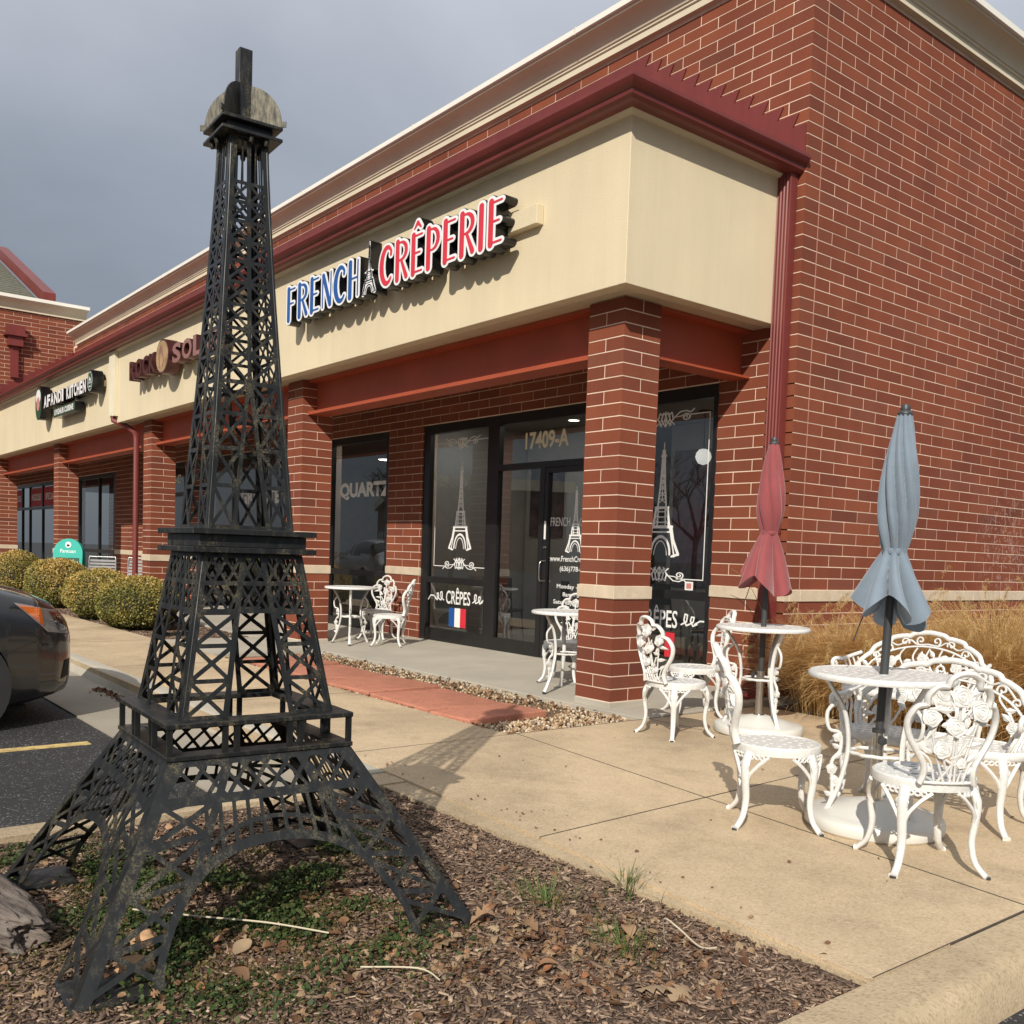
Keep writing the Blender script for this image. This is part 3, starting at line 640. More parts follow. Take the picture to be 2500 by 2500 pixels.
# thin drip groove strip under the fascia edge
sweep_L('drip_edge', [(-0.10, 3.186), (-0.085, 3.186), (-0.085, 3.199), (-0.10, 3.199)], YF, XF, -22.5, -0.01, 'stucco_trim', bld)
sweep_L('eave_moulding', [(0.0, 4.385), (0.03, 4.388), (0.052, 4.41), (0.055, 4.435), (0.045, 4.462), (0.0, 4.468)], YF, XF, -22.5, -0.005, 'stucco_trim', bld)
gut = sweep_L('gutter', [(0.0, 4.474), (0.035, 4.410), (0.12, 4.398), (0.158, 4.403), (0.186, 4.420), (0.190, 4.437), (0.190, 4.452), (0.222, 4.470), (0.240, 4.492), (0.247, 4.505), (0.247, 4.53), (0.222, 4.532), (0.0, 4.52)], YF, XF, -22.5, -0.004, 'red_metal', bld, 12)
b = MB(); t = 0.03
b.add([(-22.59, -2.045, 4.534), (0.028, -2.045, 4.534), (-2.05, -0.004, 5.85), (-22.59, -0.004, 5.85), (0.028, -0.004, 4.534), (-22.59, -0.004, 4.534)], [(0, 1, 2, 3), (1, 4, 2), (0, 3, 5), (2, 4, 5, 3), (0, 5, 4, 1)]); b.build('roof', 'red_metal', bld)
fl = [(-22.55, 6.03), (-2.05, 6.03)]; x = -2.05; z = 6.022
while z > 4.72:
    fl += [(x + 0.205, z), (x + 0.150, z - CO)]; x += 0.1595; z -= CO
fl = [p for p in fl if p[0] < -0.015] + [(-0.012, 4.80), (-0.012, zr(-0.012) - 0.02), (-2.05, 5.83), (-22.55, 5.83)]
b = MB(); b.prism([fl], lambda x_, z_, d: (x_, d, z_), -0.005, -0.015); b.build('flashing', 'red_metal', bld)
CP = [(-0.02, 6.175), (0.058, 6.175), (0.058, 6.236), (0.074, 6.243), (0.074, 6.262), (0.088, 6.268), (0.096, 6.29), (0.118, 6.33), (0.165, 6.372), (0.222, 6.396), (0.236, 6.400), (0.236, 6.424), (-0.02, 6.424)]
sweep_L('cornice', CP, 0, 0, -22.2, 14, 'stucco_trim', bld, 25)
sweep_L('cornice_cap', [(-0.03, 6.4245), (0.262, 6.4245), (0.270, 6.430), (0.270, 6.486), (0.25, 6.492), (-0.03, 6.50)], 0, 0, -22.2, 14, 'cap_metal', bld, 25)
for xx in (-2.66, -5.7, -8.75, -11.8, -14.85, -17.9, -20.95):
    b = MB(); b.box(xx - 0.006, xx + 0.006, -0.2725, -0.20, 6.422, 6.497); b.build('cap_seam', 'stucco_trim', bld)
b = MB(); b.box(-34, -0.05, 0.25, 14, 6.0, 6.1); b.build('flat_roof', 'conc_gray', bld)
# steel beams between the columns
def ibeam(x0, x1, y0, y1, along):
    b_ = MB()
    if along == 'x':
        ym = (y0 + y1) / 2; b_.box(x0, x1, y0, y1, 2.782, 2.818); b_.box(x0, x1, ym - 0.012, ym + 0.012, 2.8185, 3.17); b_.box(x0, x1, y0, y1, 3.1705, 3.198)
    else:
        xm = (x0 + x1) / 2; b_.box(x0, x1, y0, y1, 2.782, 2.800); b_.box(xm - 0.012, xm + 0.012, y0, y1, 2.8005, 3.17); b_.box(x0, x1, y0, y1, 3.1705, 3.198)
    return b_.build('beam', 'red_paint', bld)
ends = COLS + [-30.0]
for i in range(5): ibeam(ends[i + 1] + 0.003, ends[i] - 0.405, -1.50, -1.24, 'x')
ibeam(-0.69, -0.475, -1.160, -0.004, 'y'); 
# downspouts
def downspout(x0, x1, y0, y1, z0, z1, mat='red_metal', ribs=4):
    b_ = MB(); w = x1 - x0; pts = [(x0, y1), (x0, y0 + 0.006)]; n = ribs * 4
    for i in range(n + 1): pts.append((x0 + 0.004 + (w - 0.008) * i / n, y0 + (0.006 if i % 4 in (1, 2) else 0.0)))
    pts += [(x1, y0 + 0.006), (x1, y1)]
    b_.prism([pts], lambda x_, y_, d: (x_, y_, d), z0, z1); return b_.build('downspout', mat, bld)
downspout(-0.20, -0.065, -0.108, -0.016, 0.06, 4.41)
b = MB(); b.tube([(-0.132, -0.06, 0.075), (-0.132, -0.10, 0.06), (-0.132, -0.34, 0.035)], 0.055, 4); b.build('downspout_shoe', 'red_metal', bld)
b = MB(); b.box(-0.205, -0.06, -0.112, -0.012, 1.44, 1.47); b.build('strap', 'red_metal', bld)
px_ = -12.5
downspout(px_ - 0.19, px_ + 0.10, YF - 0.075, YF - 0.002, 3.30, 4.39, 'stucco_trim', 3)
b = MB(); b.tube([(px_ - 0.05, YF - 0.04, 3.31), (px_ - 0.05, YF - 0.04, 3.24), (px_ + 0.15, -1.66, 3.12), (px_ + 0.45, -1.64, 3.0), (px_ + 0.50, -1.64, 2.9), (px_ + 0.50, -1.64, 0.1)], 0.047, 8); b.build('downspout', 'red_metal', bld, smooth=40)
# wing: cornice, cap, gable roof, conductor head
def strip_y(prof, x, y0, y1, name, mat, par):
    m = len(prof); b_ = MB(); b_.add([(x + o, y_, z_) for y_ in (y0, y1) for o, z_ in prof], [(k, (k + 1) % m, m + (k + 1) % m, m + k) for k in range(m)] + [tuple(range(m)), tuple(m + k for k in range(m))]); return b_.build(name, mat, par, smooth=25)
strip_y([(o, z + 0.72) for o, z in CP], WX, -7, 0.30, 'cornice', 'stucco_trim', wing)
strip_y([(-0.03, 7.1445), (0.262, 7.1445), (0.27, 7.15), (0.27, 7.23), (-0.03, 7.24)], WX, -7, 0.33, 'cornice_cap', 'cap_metal', wing)
b = MB(); b.add([(-22.9, -9, 7.25), (-22.9, -0.72, 7.25), (-28.6, -0.72, 9.62), (-28.6, -9, 9.62), (-34, -9, 7.25), (-34, -0.72, 7.25)], [(0, 1, 2, 3), (3, 2, 5, 4), (1, 5, 2), (0, 3, 4), (0, 4, 5, 1)]); gable = b.build('gable_roof', 'shingle', wing)
for i in range(22):
    t0, t1 = i / 22, (i + 1) / 22; q = MB(); xa, xb = -22.92 - 5.7 * t0, -22.92 - 5.7 * t1; za, zb = 7.27 + 2.37 * t0, 7.27 + 2.37 * t1
    q.add([(xa, -9, za + 0.03), (xa, -0.76, za + 0.03), (xb, -0.76, zb), (xb, -9, zb), (xa, -9, za - 0.02), (xa, -0.76, za - 0.02)], [(0, 1, 2, 3), (4, 5, 1, 0)]); q.build('shingle_course', 'shingle', gable, fix=False)
b = MB(); b.add([(-22.75, -0.70, 7.22), (-22.75, -0.40, 7.22), (-28.7, -0.40, 9.70), (-28.7, -0.70, 9.70), (-22.75, -0.70, 7.52), (-22.75, -0.40, 7.52), (-28.7, -0.40, 10.0), (-28.7, -0.70, 10.0)], BOXF); b.build('rake', 'red_metal', wing)
b = MB(); b.box(WX + 0.004, WX + 0.24, -1.62, -1.20, 6.28, 6.50); b.box(WX + 0.004, WX + 0.30, -1.66, -1.16, 6.22, 6.2795); b.box(WX + 0.004, WX + 0.22, -1.58, -1.24, 5.98, 6.2195); b.build('conductor_head', 'red_metal', wing)
b = MB(); b.box(WX + 0.004, WX + 0.12, -1.50, -1.33, 5.2, 5.9795); b.build('downspout', 'red_metal', wing)
fl = [(-2.05, 4.6)]; y = -2.05; z = 4.82
while y < -0.02: fl += [(y, z), (y + 0.16, z)]; y += 0.16; z += 0.1016
fl += [(-0.02, z), (-0.02, 5.8)]
b = MB(); b.prism([[(p[0], p[1]) for p in fl]], lambda y_, z_, d: (d, y_, z_), WX + 0.004, WX + 0.014); b.build('flashing', 'red_metal', wing)

# --- storefronts: window (> frame bars, pane), door (> frame, pane, handle)
YG = 0.05
def bars(name, par, lst, mat='frame_black', y0=0.015, y1=0.085):
    b_ = MB()
    for i, (x0, x1, z0, z1) in enumerate(lst): e_ = 0.0006 * (i % 5); b_.box(x0, x1, y0 + e_, y1 - e_, z0, z1)
    return b_.build(name, mat, par)
def pane(par, x0, x1, z0, z1): b_ = MB(); b_.add([(x0, YG, z0), (x1, YG, z0), (x1, YG, z1), (x0, YG, z1)], [(0, 1, 2, 3)]); return b_.build('pane', 'glass', par, fix=False)
def window(x0, x1, z0, z1, cols, rails, top=0.10, bot=0.12, side=0.05, mull=0.06):
    w = empty('window', parent=bld); L_ = [(x0, x0 + side, z0, z1), (x1 - side, x1, z0, z1), (x0, x1, z1 - top, z1), (x0, x1, z0, z0 + bot)]
    xs_ = [x0 + side] + [c for c in cols] + [x1 - side]
    for c in cols: L_.append((c - mull / 2, c + mull / 2, z0, z1))
    for r in rails: L_.append((x0, x1, r - 0.04, r + 0.04))
    bars('frame', w, L_); zs = [z0 + bot] + rails + [z1 - top]
    for i in range(len(xs_) - 1):
        for j_ in range(len(zs) - 1): pane(w, xs_[i] + (mull / 2 if i else 0), xs_[i + 1] - (mull / 2 if i < len(xs_) - 2 else 0), zs[j_] + (0.04 if j_ else 0), zs[j_ + 1] - (0.04 if j_ < len(zs) - 2 else 0))
    return w
win_q = window(-8.235, -6.51, 0.05, 2.79, [], [0.84], side=0.08)
win_l = window(-5.655, -4.14, 0.05, 2.79, [], [0.825], side=0.14, bot=0.16, top=0.115)
win_r = window(-2.10, -0.815, 0.05, 2.79, [], [0.855], side=0.06, bot=0.10, top=0.12)
ent = empty('entrance', parent=bld)
bars('frame', ent, [(-4.139, -4.065, 0.05, 2.79), (-3.30, -3.22, 0.05, 2.15), (-2.18, -2.101, 0.05, 2.79), (-4.065, -2.18, 2.145, 2.215), (-4.065, -2.18, 2.675, 2.79), (-4.065, -3.30, 0.05, 0.20)])
pane(ent, -4.065, -2.18, 2.215, 2.675); pane(ent, -4.065, -3.30, 0.20, 2.145)
door = empty('door', parent=bld)
bars('frame', door, [(-3.218, -3.158, 0.055, 2.14), (-2.245, -2.183, 0.055, 2.14), (-3.158, -2.245, 2.085, 2.14), (-3.158, -2.245, 0.055, 0.22)], y0=0.02, y1=0.075); pane(door, -3.158, -2.245, 0.22, 2.085)
b = MB(); b.tube(crom([(-3.19, 0.02, 1.12), (-3.19, -0.03, 1.115), (-3.19, -0.045, 1.06), (-3.19, -0.045, 0.96), (-3.19, -0.03, 0.905), (-3.19, 0.02, 0.90)], 4), 0.009, 8); b.build('handle', 'steel', door, smooth=50)
b = MB(); b.lathe([(0.016, 0), (0.016, 0.012), (0, 0.012)], 12); o = b.build('lock', 'steel', door, smooth=40); o.location = (-3.19, 0.019, 1.27); o.rotation_euler = (R(90), 0, 0)
b = MB(); b.box(-3.205, -3.175, 0.0165, 0.0185, 1.36, 1.56); b.build('push_sticker', 'white_vinyl', door)
win_g = window(-13.2, -9.35, 0.05, 2.79, [-11.9, -10.6], [0.84])
win_c = window(-16.3, -14.25, 0.05, 2.79, [-15.3], [2.15])
win_a = window(-22.2, -18.83, 0.05, 2.79, [-20.25], [0.90], side=0.2)
win_f = window(-31.5, -24.2, 0.05, 2.79, [-30, -28.6, -27.6, -26.0], [2.05])
# --- rooms behind the glass
b = MB(); b.box(-34, -0.35, 0.3, 6.0, -0.04, 0.028); b.build('room_floor', 'in_floor', bld)
b = MB(); b.box(-34, -0.31, 0.23, 6.2, 2.95, 3.05); b.build('room_ceiling', 'in_wall', bld)
b = MB(); b.box(-34, -0.31, 6.0, 6.2, 0, 2.949); b.box(-6.15, -6.03, 0.225, 5.999, 0, 2.949); b.box(-13.9, -13.78, 0.225, 5.999, 0, 2.949); b.box(-18.0, -17.88, 0.225, 5.999, 0, 2.949); b.build('room_wall', 'in_wall', bld)
def _pic(x0, x1, z0, z1, y): 
    b_ = MB(); b_.box(x0, x1, y, y + 0.03, z0, z1); return tag(b_.build('wall_picture', 'picture', None), None, 'picture')
# ================================================================ SIGNS
TK, TN = 0.165, 0.058
def bowl(x0, yt, yb, x1):
    ym = (yt + yb) / 2; ry = (yt - yb) / 2; rx = (x1 - x0) * 0.62; cx = x1 - rx
    pts = [(x0, yt)] + arc(cx, ym, rx, ry, 90, -90, 12) + [(x0, yb)]; n = len(pts)
    return pts, [TN] + [TN + (0.135 - TN) * math.sin(math.pi * i / 12) for i in range(13)] + [TN]
def glyph(ch):
    S = []
    st = lambda x=0.09, w=TK: S.append(([(x, 0.0), (x, 1.0)], [w, w]))
    if ch in 'FEÊ':
        st(); S.append(([(0.09, 0.97), (0.44, 0.97)], [TN, TN])); S.append(([(0.09, 0.52), (0.36, 0.52)], [TN, TN])); w = 0.46
        if ch != 'F': S.append(([(0.09, 0.03), (0.44, 0.03)], [TN, TN]))
        if ch == 'Ê': S.append(([(0.12, 1.16), (0.25, 1.30), (0.38, 1.16)], [TN, 0.11, TN]))
    elif ch in 'RP':
        st(); p, q = bowl(0.09, 0.97, 0.50 if ch == 'R' else 0.44, 0.46); S.append((p, q)); w = 0.50
        if ch == 'R': S.append(([(0.25, 0.50), (0.47, 0.02)], [0.09, 0.15])); w = 0.52
    elif ch == 'N': S.append(([(0.05, 0.0), (0.05, 1.0)], [TN, TN])); S.append(([(0.08, 0.96), (0.42, 0.04)], [0.15, 0.15])); S.append(([(0.46, 0.0), (0.46, 1.0)], [TN, TN])); w = 0.50
    elif ch == 'C':
        p = arc(0.29, 0.5, 0.25, 0.49, 48, 312, 26); q = [TN + 0.02 + (TK - TN) * max(0, math.sin(math.pi * i / 26)) for i in range(27)]; S.append((p, q)); S.append(([p[0], (p[0][0] - 0.01, p[0][1] - 0.10)], [0.09, 0.10])); w = 0.50
    elif ch == 'H': st(); S.append(([(0.44, 0.0), (0.44, 1.0)], [TN, TN])); S.append(([(0.09, 0.52), (0.44, 0.52)], [TN, TN])); w = 0.48
    elif ch == 'I': st(); w = 0.18
    return S, w
GC = {}
def glyph_loops(ch):
    if ch not in GC:
        S, w = glyph(ch); s = SDF(-0.15, w + 0.2, -0.18, 1.5, 0.013)
        for p, q in S: s.line(p, q)
        GC[ch] = (s.loops(-0.004), s.loops(0.062), s.loops(0.075), w)
    return GC[ch]
sign = empty('channel_letter_sign', (0, 0, 0), 0, 'large blue and red FRENCH CRÊPERIE channel letters mounted on the cream fascia', 'sign')
LH = 0.345; LZ = 3.725
def letter(ch, x, sx, mat):
    core, white, side_, w = glyph_loops(ch)
    fn = lambda px, pz, d: (x + px * sx, YF - d, LZ + pz * LH)
    b_ = MB(); b_.prism(side_, fn, 0.075, 0.20); o = b_.build('letter', 'black_gloss', sign)
    b_ = MB(); b_.prism(white, fn, 0.2005, 0.204); b_.build('letter_face', 'sign_white', o)
    b_ = MB(); b_.prism(core, fn, 0.2045, 0.2075); b_.build('letter_colour', mat, o)
def word(s, x0, x1, mat):
    gap = 0.145; tot = sum(glyph_loops(c)[3] for c in s) + gap * (len(s) - 1); sx = (x1 - x0) / tot; x = x0
    for c in s: letter(c, x, sx, mat); x += (glyph_loops(c)[3] + gap) * sx
word('FRENCH', -5.42, -3.79, 'sign_blue'); word('CRÊPERIE', -3.36, -1.44, 'sign_red')
def tower_strokes(s, k=1.0, detail=True):
    """little tower drawing in a box about 0.42 wide and 1 high"""
    for sg in (-1, 1):
        s.line([(sg * 0.012, 0.93), (sg * 0.03, 0.62), (sg * 0.055, 0.44)], 0.022 * k); s.line([(sg * 0.075, 0.42), (sg * 0.105, 0.27)], 0.028 * k); s.line([(sg * 0.135, 0.25), (sg * 0.165, 0.14), (sg * 0.235, 0.02)], 0.030 * k)
        s.line([(sg * 0.115, 0.25), (sg * 0.185, 0.0)], 0.016 * k); s.line([(sg * 0.15, 0.0), (sg * 0.24, 0.02)], 0.02 * k)
        s.line([(sg * 0.045, 0.42), (sg * 0.055, 0.27)], 0.016 * k)
    s.line([(-0.085, 0.43), (0.085, 0.43)], 0.022 * k); s.line([(-0.145, 0.26), (0.145, 0.26)], 0.026 * k); s.line([(-0.135, 0.215), (0.135, 0.215)], 0.014 * k)
    s.line([(0, 1.0), (0, 0.5)], 0.012 * k); s.line([(-0.03, 0.885), (0.03, 0.885)], 0.018 * k)
    s.line(arc(0, 0.02, 0.125, 0.155, 180, 0, 14), 0.024 * k); s.line(arc(0, 0.0, 0.085, 0.135, 175, 5, 14), 0.010 * k)
    if detail:
        for i in range(7): z = 0.47 + i * 0.055; w = 0.05 - 0.005 * i; s.line([(-w, z), (w, z + 0.05)], 0.007 * k); s.line([(w, z), (-w, z + 0.05)], 0.007 * k)
        for i in range(3): z = 0.28 + i * 0.047; s.line([(-0.09, z), (-0.05, z + 0.045)], 0.008 * k); s.line([(0.09, z), (0.05, z + 0.045)], 0.008 * k); s.line([(-0.04, z + 0.02), (0.04, z + 0.02)], 0.008 * k)
        for i in range(4): t_ = i / 4; x_ = 0.13 + 0.09 * t_; z = 0.19 - 0.15 * t_; s.line([(x_, z), (x_ + 0.03, z - 0.05)], 0.008 * k); s.line([(-x_, z), (-x_ - 0.03, z - 0.05)], 0.008 * k)
    return s
s = tower_strokes(SDF(-0.32, 0.32, -0.06, 1.08, 0.006)); outl = SDF(-0.34, 0.34, -0.1, 1.12, 0.01)
outl.line([(0, 1.0), (0, 0.6), (0, 0.44)], [0.03, 0.07, 0.13]); outl.line([(0, 0.43), (0, 0.26)], [0.17, 0.25])
for sg in (-1, 1): outl.line([(sg * 0.09, 0.25), (sg * 0.20, 0.02)], [0.13, 0.10])
outl.line([(-0.13, 0.24), (0.13, 0.24)], 0.06); outl.line([(-0.14, 0.43), (0.14, 0.43)], 0.03); outl.line(arc(0, 0.03, 0.12, 0.15, 180, 0, 12), 0.06)
tx, tz, tsx, tsz = -3.585, 3.695, 0.55, 0.50
fn = lambda px, pz, d: (tx + px * tsx, YF - d, tz + pz * tsz)
b = MB(); b.prism(outl.loops(0.012), fn, 0.075, 0.20); o = b.build('tower_emblem', 'black_gloss', sign)
b = MB(); b.prism(outl.loops(0.0), fn, 0.2005, 0.204); b.build('emblem_face', 'sign_white', o)
b = MB(); b.prism(s.loops(-0.001), fn, 0.2045, 0.206); b.build('emblem_line', 'black_gloss', o)
b = MB()
for i, (a, c) in enumerate(((-5.3, -3.9), (-3.25, -1.16))): b.box(a, c, YF - 0.074, YF - 0.002, 3.83, 3.985)
o = b.build('raceway', 'stucco', sign); bevel(o, 0.004)

rock = empty('channel_letter_sign', (0, 0, 0), 0, 'dark bronze ROCK SOLID letters with round emblem on the cream fascia', 'sign')
def chan(par, s_, x0, x1, z0, z1, mat, side_mat, d0=0.06, d1=0.22, bold=0.035):
    n = len(s_.replace(' ', '')); cell = (x1 - x0) / (len(s_))
    ws = [0.55 if c == 'I' else (1.12 if c in 'MWNKO' else 1.0) for c in s_]; tot = sum(ws); x = x0
    for c, w in zip(s_, ws):
        cw = (x1 - x0) * w / tot
        if c != ' ':
            o_ = text_obj('letter', c, side_mat, par, x + cw * 0.05, x + cw * 0.95, z0, z1, YF - d0, bold, d1 - d0); text_obj('letter_face', c, mat, o_, x + cw * 0.06, x + cw * 0.94, z0 + 0.003, z1 - 0.003, YF - d1 - 0.002, bold)
        x += cw
chan(rock, 'ROCK', -11.10, -9.83, 3.71, 4.0, 'sign_bronze', 'sign_bronze'); chan(rock, 'SOLID', -9.14, -7.35, 3.72, 4.0, 'sign_rose', 'sign_bronze')
def disc(par, x, z, rx, rz, d0, d1, mat, name='round_emblem', rim=None):
    b_ = MB(); b_.prism([[(x + rx * math.cos(R(a)), z + rz * math.sin(R(a))) for a in range(0, 360, 9)]], lambda px, pz, d: (px, YF - d, pz), d0, d1); return b_.build(name, mat, par)
o = disc(rock, -9.46, 3.87, 0.27, 0.25, 0.06, 0.25, 'sign_bronze'); disc(o, -9.46, 3.87, 0.245, 0.225, 0.2505, 0.255, 'sign_gold', 'emblem_face')
s = SDF(-0.3, 0.3, -0.3, 0.3, 0.01); s.line(arc(-0.03, 0.05, 0.07, 0.09, 200, -20, 10), 0.035); s.line([(0.05, 0.06), (0.08, -0.05), (0.03, -0.14)], 0.03); s.line([(-0.1, 0.06), (-0.08, -0.14)], 0.03)
b = MB(); b.prism(s.loops(), lambda px, pz, d: (-9.46 + px, YF - d, 3.87 + pz), 0.2555, 0.258); b.build('emblem_line', 'sign_rose', o)
b = MB(); b.box(-11.0, -7.4, YF - 0.059, YF - 0.002, 3.80, 3.90); b.build('raceway', 'stucco', rock)

afa = empty('channel_letter_sign', (0, 0, 0), 0, 'white AFANDI KITCHEN letters with green round emblems and UYGHUR CUISINE panel on fascia', 'sign')
chan(afa, 'AFANDI', -16.65, -15.10, 3.80, 4.04, 'sign_white', 'black_gloss', bold=0.045); chan(afa, 'KITCHEN', -14.90, -13.55, 3.80, 4.04, 'sign_white', 'black_gloss', bold=0.045)
b = MB(); b.prism([[(-17.0 + 0.27 * math.cos(R(a)), 3.93 + 0.36 * math.sin(R(a)) * (0.92 if math.sin(R(a)) < 0 else 1)) for a in range(0, 360, 8)]], lambda px, pz, d: (px, YF - d, pz), 0.05, 0.24); o = b.build('oval_emblem', 'black_gloss', afa)
disc(o, -17.0, 3.92, 0.255, 0.33, 0.2405, 0.244, 'sign_green', 'emblem_face'); disc(o, -17.0, 4.06, 0.19, 0.15, 0.2445, 0.247, 'sign_white', 'emblem_cap'); disc(o, -17.0, 3.92, 0.13, 0.14, 0.2475, 0.249, 'pink', 'emblem_figure')
o = disc(afa, -13.22, 3.95, 0.17, 0.20, 0.05, 0.24, 'black_gloss'); disc(o, -13.22, 3.95, 0.155, 0.185, 0.2405, 0.244, 'sign_green', 'emblem_face')
s = SDF(-0.2, 0.2, -0.2, 0.2, 0.008); s.line(arc(0, 0, 0.135, 0.16, 0, 360, 30), 0.010); s.line([(-0.06, -0.02), (-0.04, 0.08), (0, 0), (0.03, 0.05), (0.07, -0.02)], 0.014); s.line([(-0.07, -0.03), (0.08, -0.03)], 0.012); s.line([(-0.04, -0.09), (0.04, -0.09)], 0.02)
b = MB(); b.prism(s.loops(), lambda px, pz, d: (-13.22 + px, YF - d, 3.95 + pz), 0.2445, 0.247); b.build('emblem_line', 'sign_white', o)
b = MB(); b.box(-15.95, -14.35, YF - 0.20, YF - 0.04, 3.55, 3.73); o = b.build('panel', 'black_gloss', afa); b = MB(); b.box(-15.94, -14.36, YF - 0.204, YF - 0.2005, 3.56, 3.72); b.build('panel_face', 'sign_green', o)
text_obj('panel_text', 'UYGHUR CUISINE', 'sign_white', o, -15.85, -14.45, 3.585, 3.695, YF - 0.2065, 0.04)
b = MB(); b.box(-16.7, -13.1, YF - 0.039, YF - 0.002, 3.88, 3.98); b.build('raceway', 'stucco', afa)

# ---- vinyl lettering and drawings on the glass (parts of the windows they are stuck to)
YD = YG - 0.004
def vin(par, name, sdf, cx, cz, sx, sz, mat='white_vinyl', off=0.0, y=YD):
    b_ = MB(); b_.prism(sdf.loops(off), lambda px, pz, d: (cx + px * sx, d, cz + pz * sz), y + 0.0006, y - 0.0006); return b_.build(name, mat, par, fix=False)
TOWER = tower_strokes(SDF(-0.32, 0.32, -0.06, 1.08, 0.005), 1.0)
TOWB = SDF(-0.34, 0.34, -0.1, 1.12, 0.012)
def spiral(c, r0, a0, a1, n=20, sgn=1): return [(c[0] + r0 * (1 - 0.8 * i / n) * math.cos(R(a0 + (a1 - a0) * i / n)), c[1] + r0 * (1 - 0.8 * i / n) * math.sin(R(a0 + (a1 - a0) * i / n))) for i in range(n + 1)]
ORN = SDF(-1.15, 1.15, -0.6, 0.55, 0.012)
for sg in (-1, 1):
    f_ = lambda pts: [(sg * x_, y_) for x_, y_ in pts]
    for dx in (0.0, 0.13): ORN.line(f_([(0.02 + dx, -0.40), (0.16 + dx, -0.05), (0.10 + dx, 0.25), (0.0 + dx, 0.12), (0.05 + dx, -0.15), (0.22 + dx, -0.35)]), 0.045)
    ORN.line(f_([(0.15, -0.3), (0.35, 0.0), (0.55, 0.22), (0.78, 0.25), (0.95, 0.15), (1.08, 0.30)]), 0.045); ORN.line(f_(spiral((0.78, -0.05), 0.17, 90, -420)), 0.045); ORN.line(f_([(0.35, 0.0), (0.60, 0.02), (0.78, 0.12)]), 0.04)
ORN.line([(0, 0.3), (0, -0.42)], 0.04)
FLO = SDF(-0.1, 1.4, -0.4, 0.5, 0.014)
for c in (0.12, 0.42): FLO.line([(c - 0.12, -0.18), (c + 0.12, -0.05), (c + 0.16, 0.25 - c * 0.25), (c + 0.04, 0.28 - c * 0.3), (c, 0.0), (c + 0.12, -0.2), (c + 0.30, -0.12)], 0.06)
FLO.line([(0.62, -0.12), (0.85, 0.02), (1.1, 0.02), (1.3, -0.22)], [0.06, 0.06, 0.06, 0.05])
def frame_lines(par, x0, x1, z0, z1, w=0.009):
    xm = (x0 + x1) / 2; h_ = w / 2; b_ = MB()
    for q in ((x0 - h_, x0 + h_, z0 - h_, z1 + h_), (x1 - h_, x1 + h_, z0 - h_, z1 + h_), (x0 + h_, xm - 0.22, z1 - h_, z1 + h_), (xm + 0.22, x1 - h_, z1 - h_, z1 + h_), (x0 + h_, xm - 0.22, z0 - h_, z0 + h_), (xm + 0.22, x1 - h_, z0 - h_, z0 + h_)): b_.box(q[0], q[1], YD - 0.0006, YD + 0.0006, q[2], q[3])
    b_.build('line_border', 'white_vinyl', par)
def creperie_window(par, xc, x0, x1, ztop):
    frame_lines(par, x0, x1, 1.005, 2.545); vin(par, 'scroll_ornament', ORN, xc, 2.535, 0.33, 0.20); vin(par, 'scroll_ornament', ORN, xc, 1.03, 0.33, -0.20)
    vin(par, 'tower_drawing', TOWER, xc, 1.215, 0.98, 1.085)
    text_obj('window_text', 'CRÊPES', 'white_vinyl', par, xc - 0.26, xc + 0.26, 0.535, 0.745, YD - 0.001, 0.012)
    vin(par, 'flourish', FLO, xc + 0.31, 0.62, 0.27, 0.24); vin(par, 'flourish', FLO, xc - 0.31, 0.62, -0.27, 0.24)
creperie_window(win_l, -4.845, -5.403, -4.283, 2.545); creperie_window(win_r, -1.49, -2.04, -0.941, 2.545)
for i, mt in enumerate(('sign_blue', 'white_vinyl', 'sign_red')):
    b = MB(); b.box(-5.03 + 0.122 * i, -4.911 + 0.122 * i, YD - 0.0015, YD, 0.255, 0.490); b.build('flag_stripe', mt, win_l)
    if i == 2: b = MB(); b.box(-1.62 + 0.122 * i, -1.5 + 0.122 * i, YD - 0.0015, YD, 0.255, 0.490); b.build('flag_stripe', mt, win_r)
b = MB(); b.box(-1.155, -1.055, YD - 0.0012, YD, 0.905, 0.985); b.build('sticker', 'white_vinyl', win_r); b = MB(); b.box(-1.135, -1.075, YD - 0.0022, YD - 0.0015, 0.92, 0.97); b.build('sticker_print', 'pink', win_r)
text_obj('window_text', '17409-A', 'gold_vinyl', ent, -3.62, -2.88, 2.36, 2.555, YD, 0.03)
vin(door, 'tower_drawing', TOWER, -2.72, 1.225, 0.62, 0.70)
text_obj('window_text', 'FRENCH', 'white_vinyl', door, -3.13, -2.81, 1.505, 1.60, YD, 0.0); text_obj('window_text', 'CRÊPERIE', 'white_vinyl', door, -2.66, -2.30, 1.505, 1.615, YD, 0.0)
text_obj('window_text', 'www.FrenchCreperie.com', 'white_vinyl', door, -3.12, -2.30, 1.105, 1.185, YD, 0.01); text_obj('window_text', '(636)778-0180', 'white_vinyl', door, -2.95, -2.47, 1.005, 1.075, YD, 0.01)
for i, (t_, w) in enumerate((('Monday - Friday', 0.58), ('8am - 3pm', 0.38), ('Saturday & Sunday', 0.68), ('8am - 4pm', 0.40))): text_obj('window_text', t_, 'white_vinyl', door, -2.70 - w / 2, -2.70 + w / 2, 0.82 - i * 0.085, 0.88 - i * 0.085, YD, 0.012)
text_obj('window_text', 'QUARTZ', 'grey_vinyl', win_q, -7.95, -6.50, 1.885, 2.135, YD, 0.05)
text_obj('window_text', 'GRANITE', 'grey_vinyl', win_g, -11.6, -10.0, 1.885, 2.135, YD, 0.05)
text_obj('window_text', '17409-C', 'gold_vinyl', win_c, -15.55, -14.62, 2.36, 2.55, YD, 0.03)
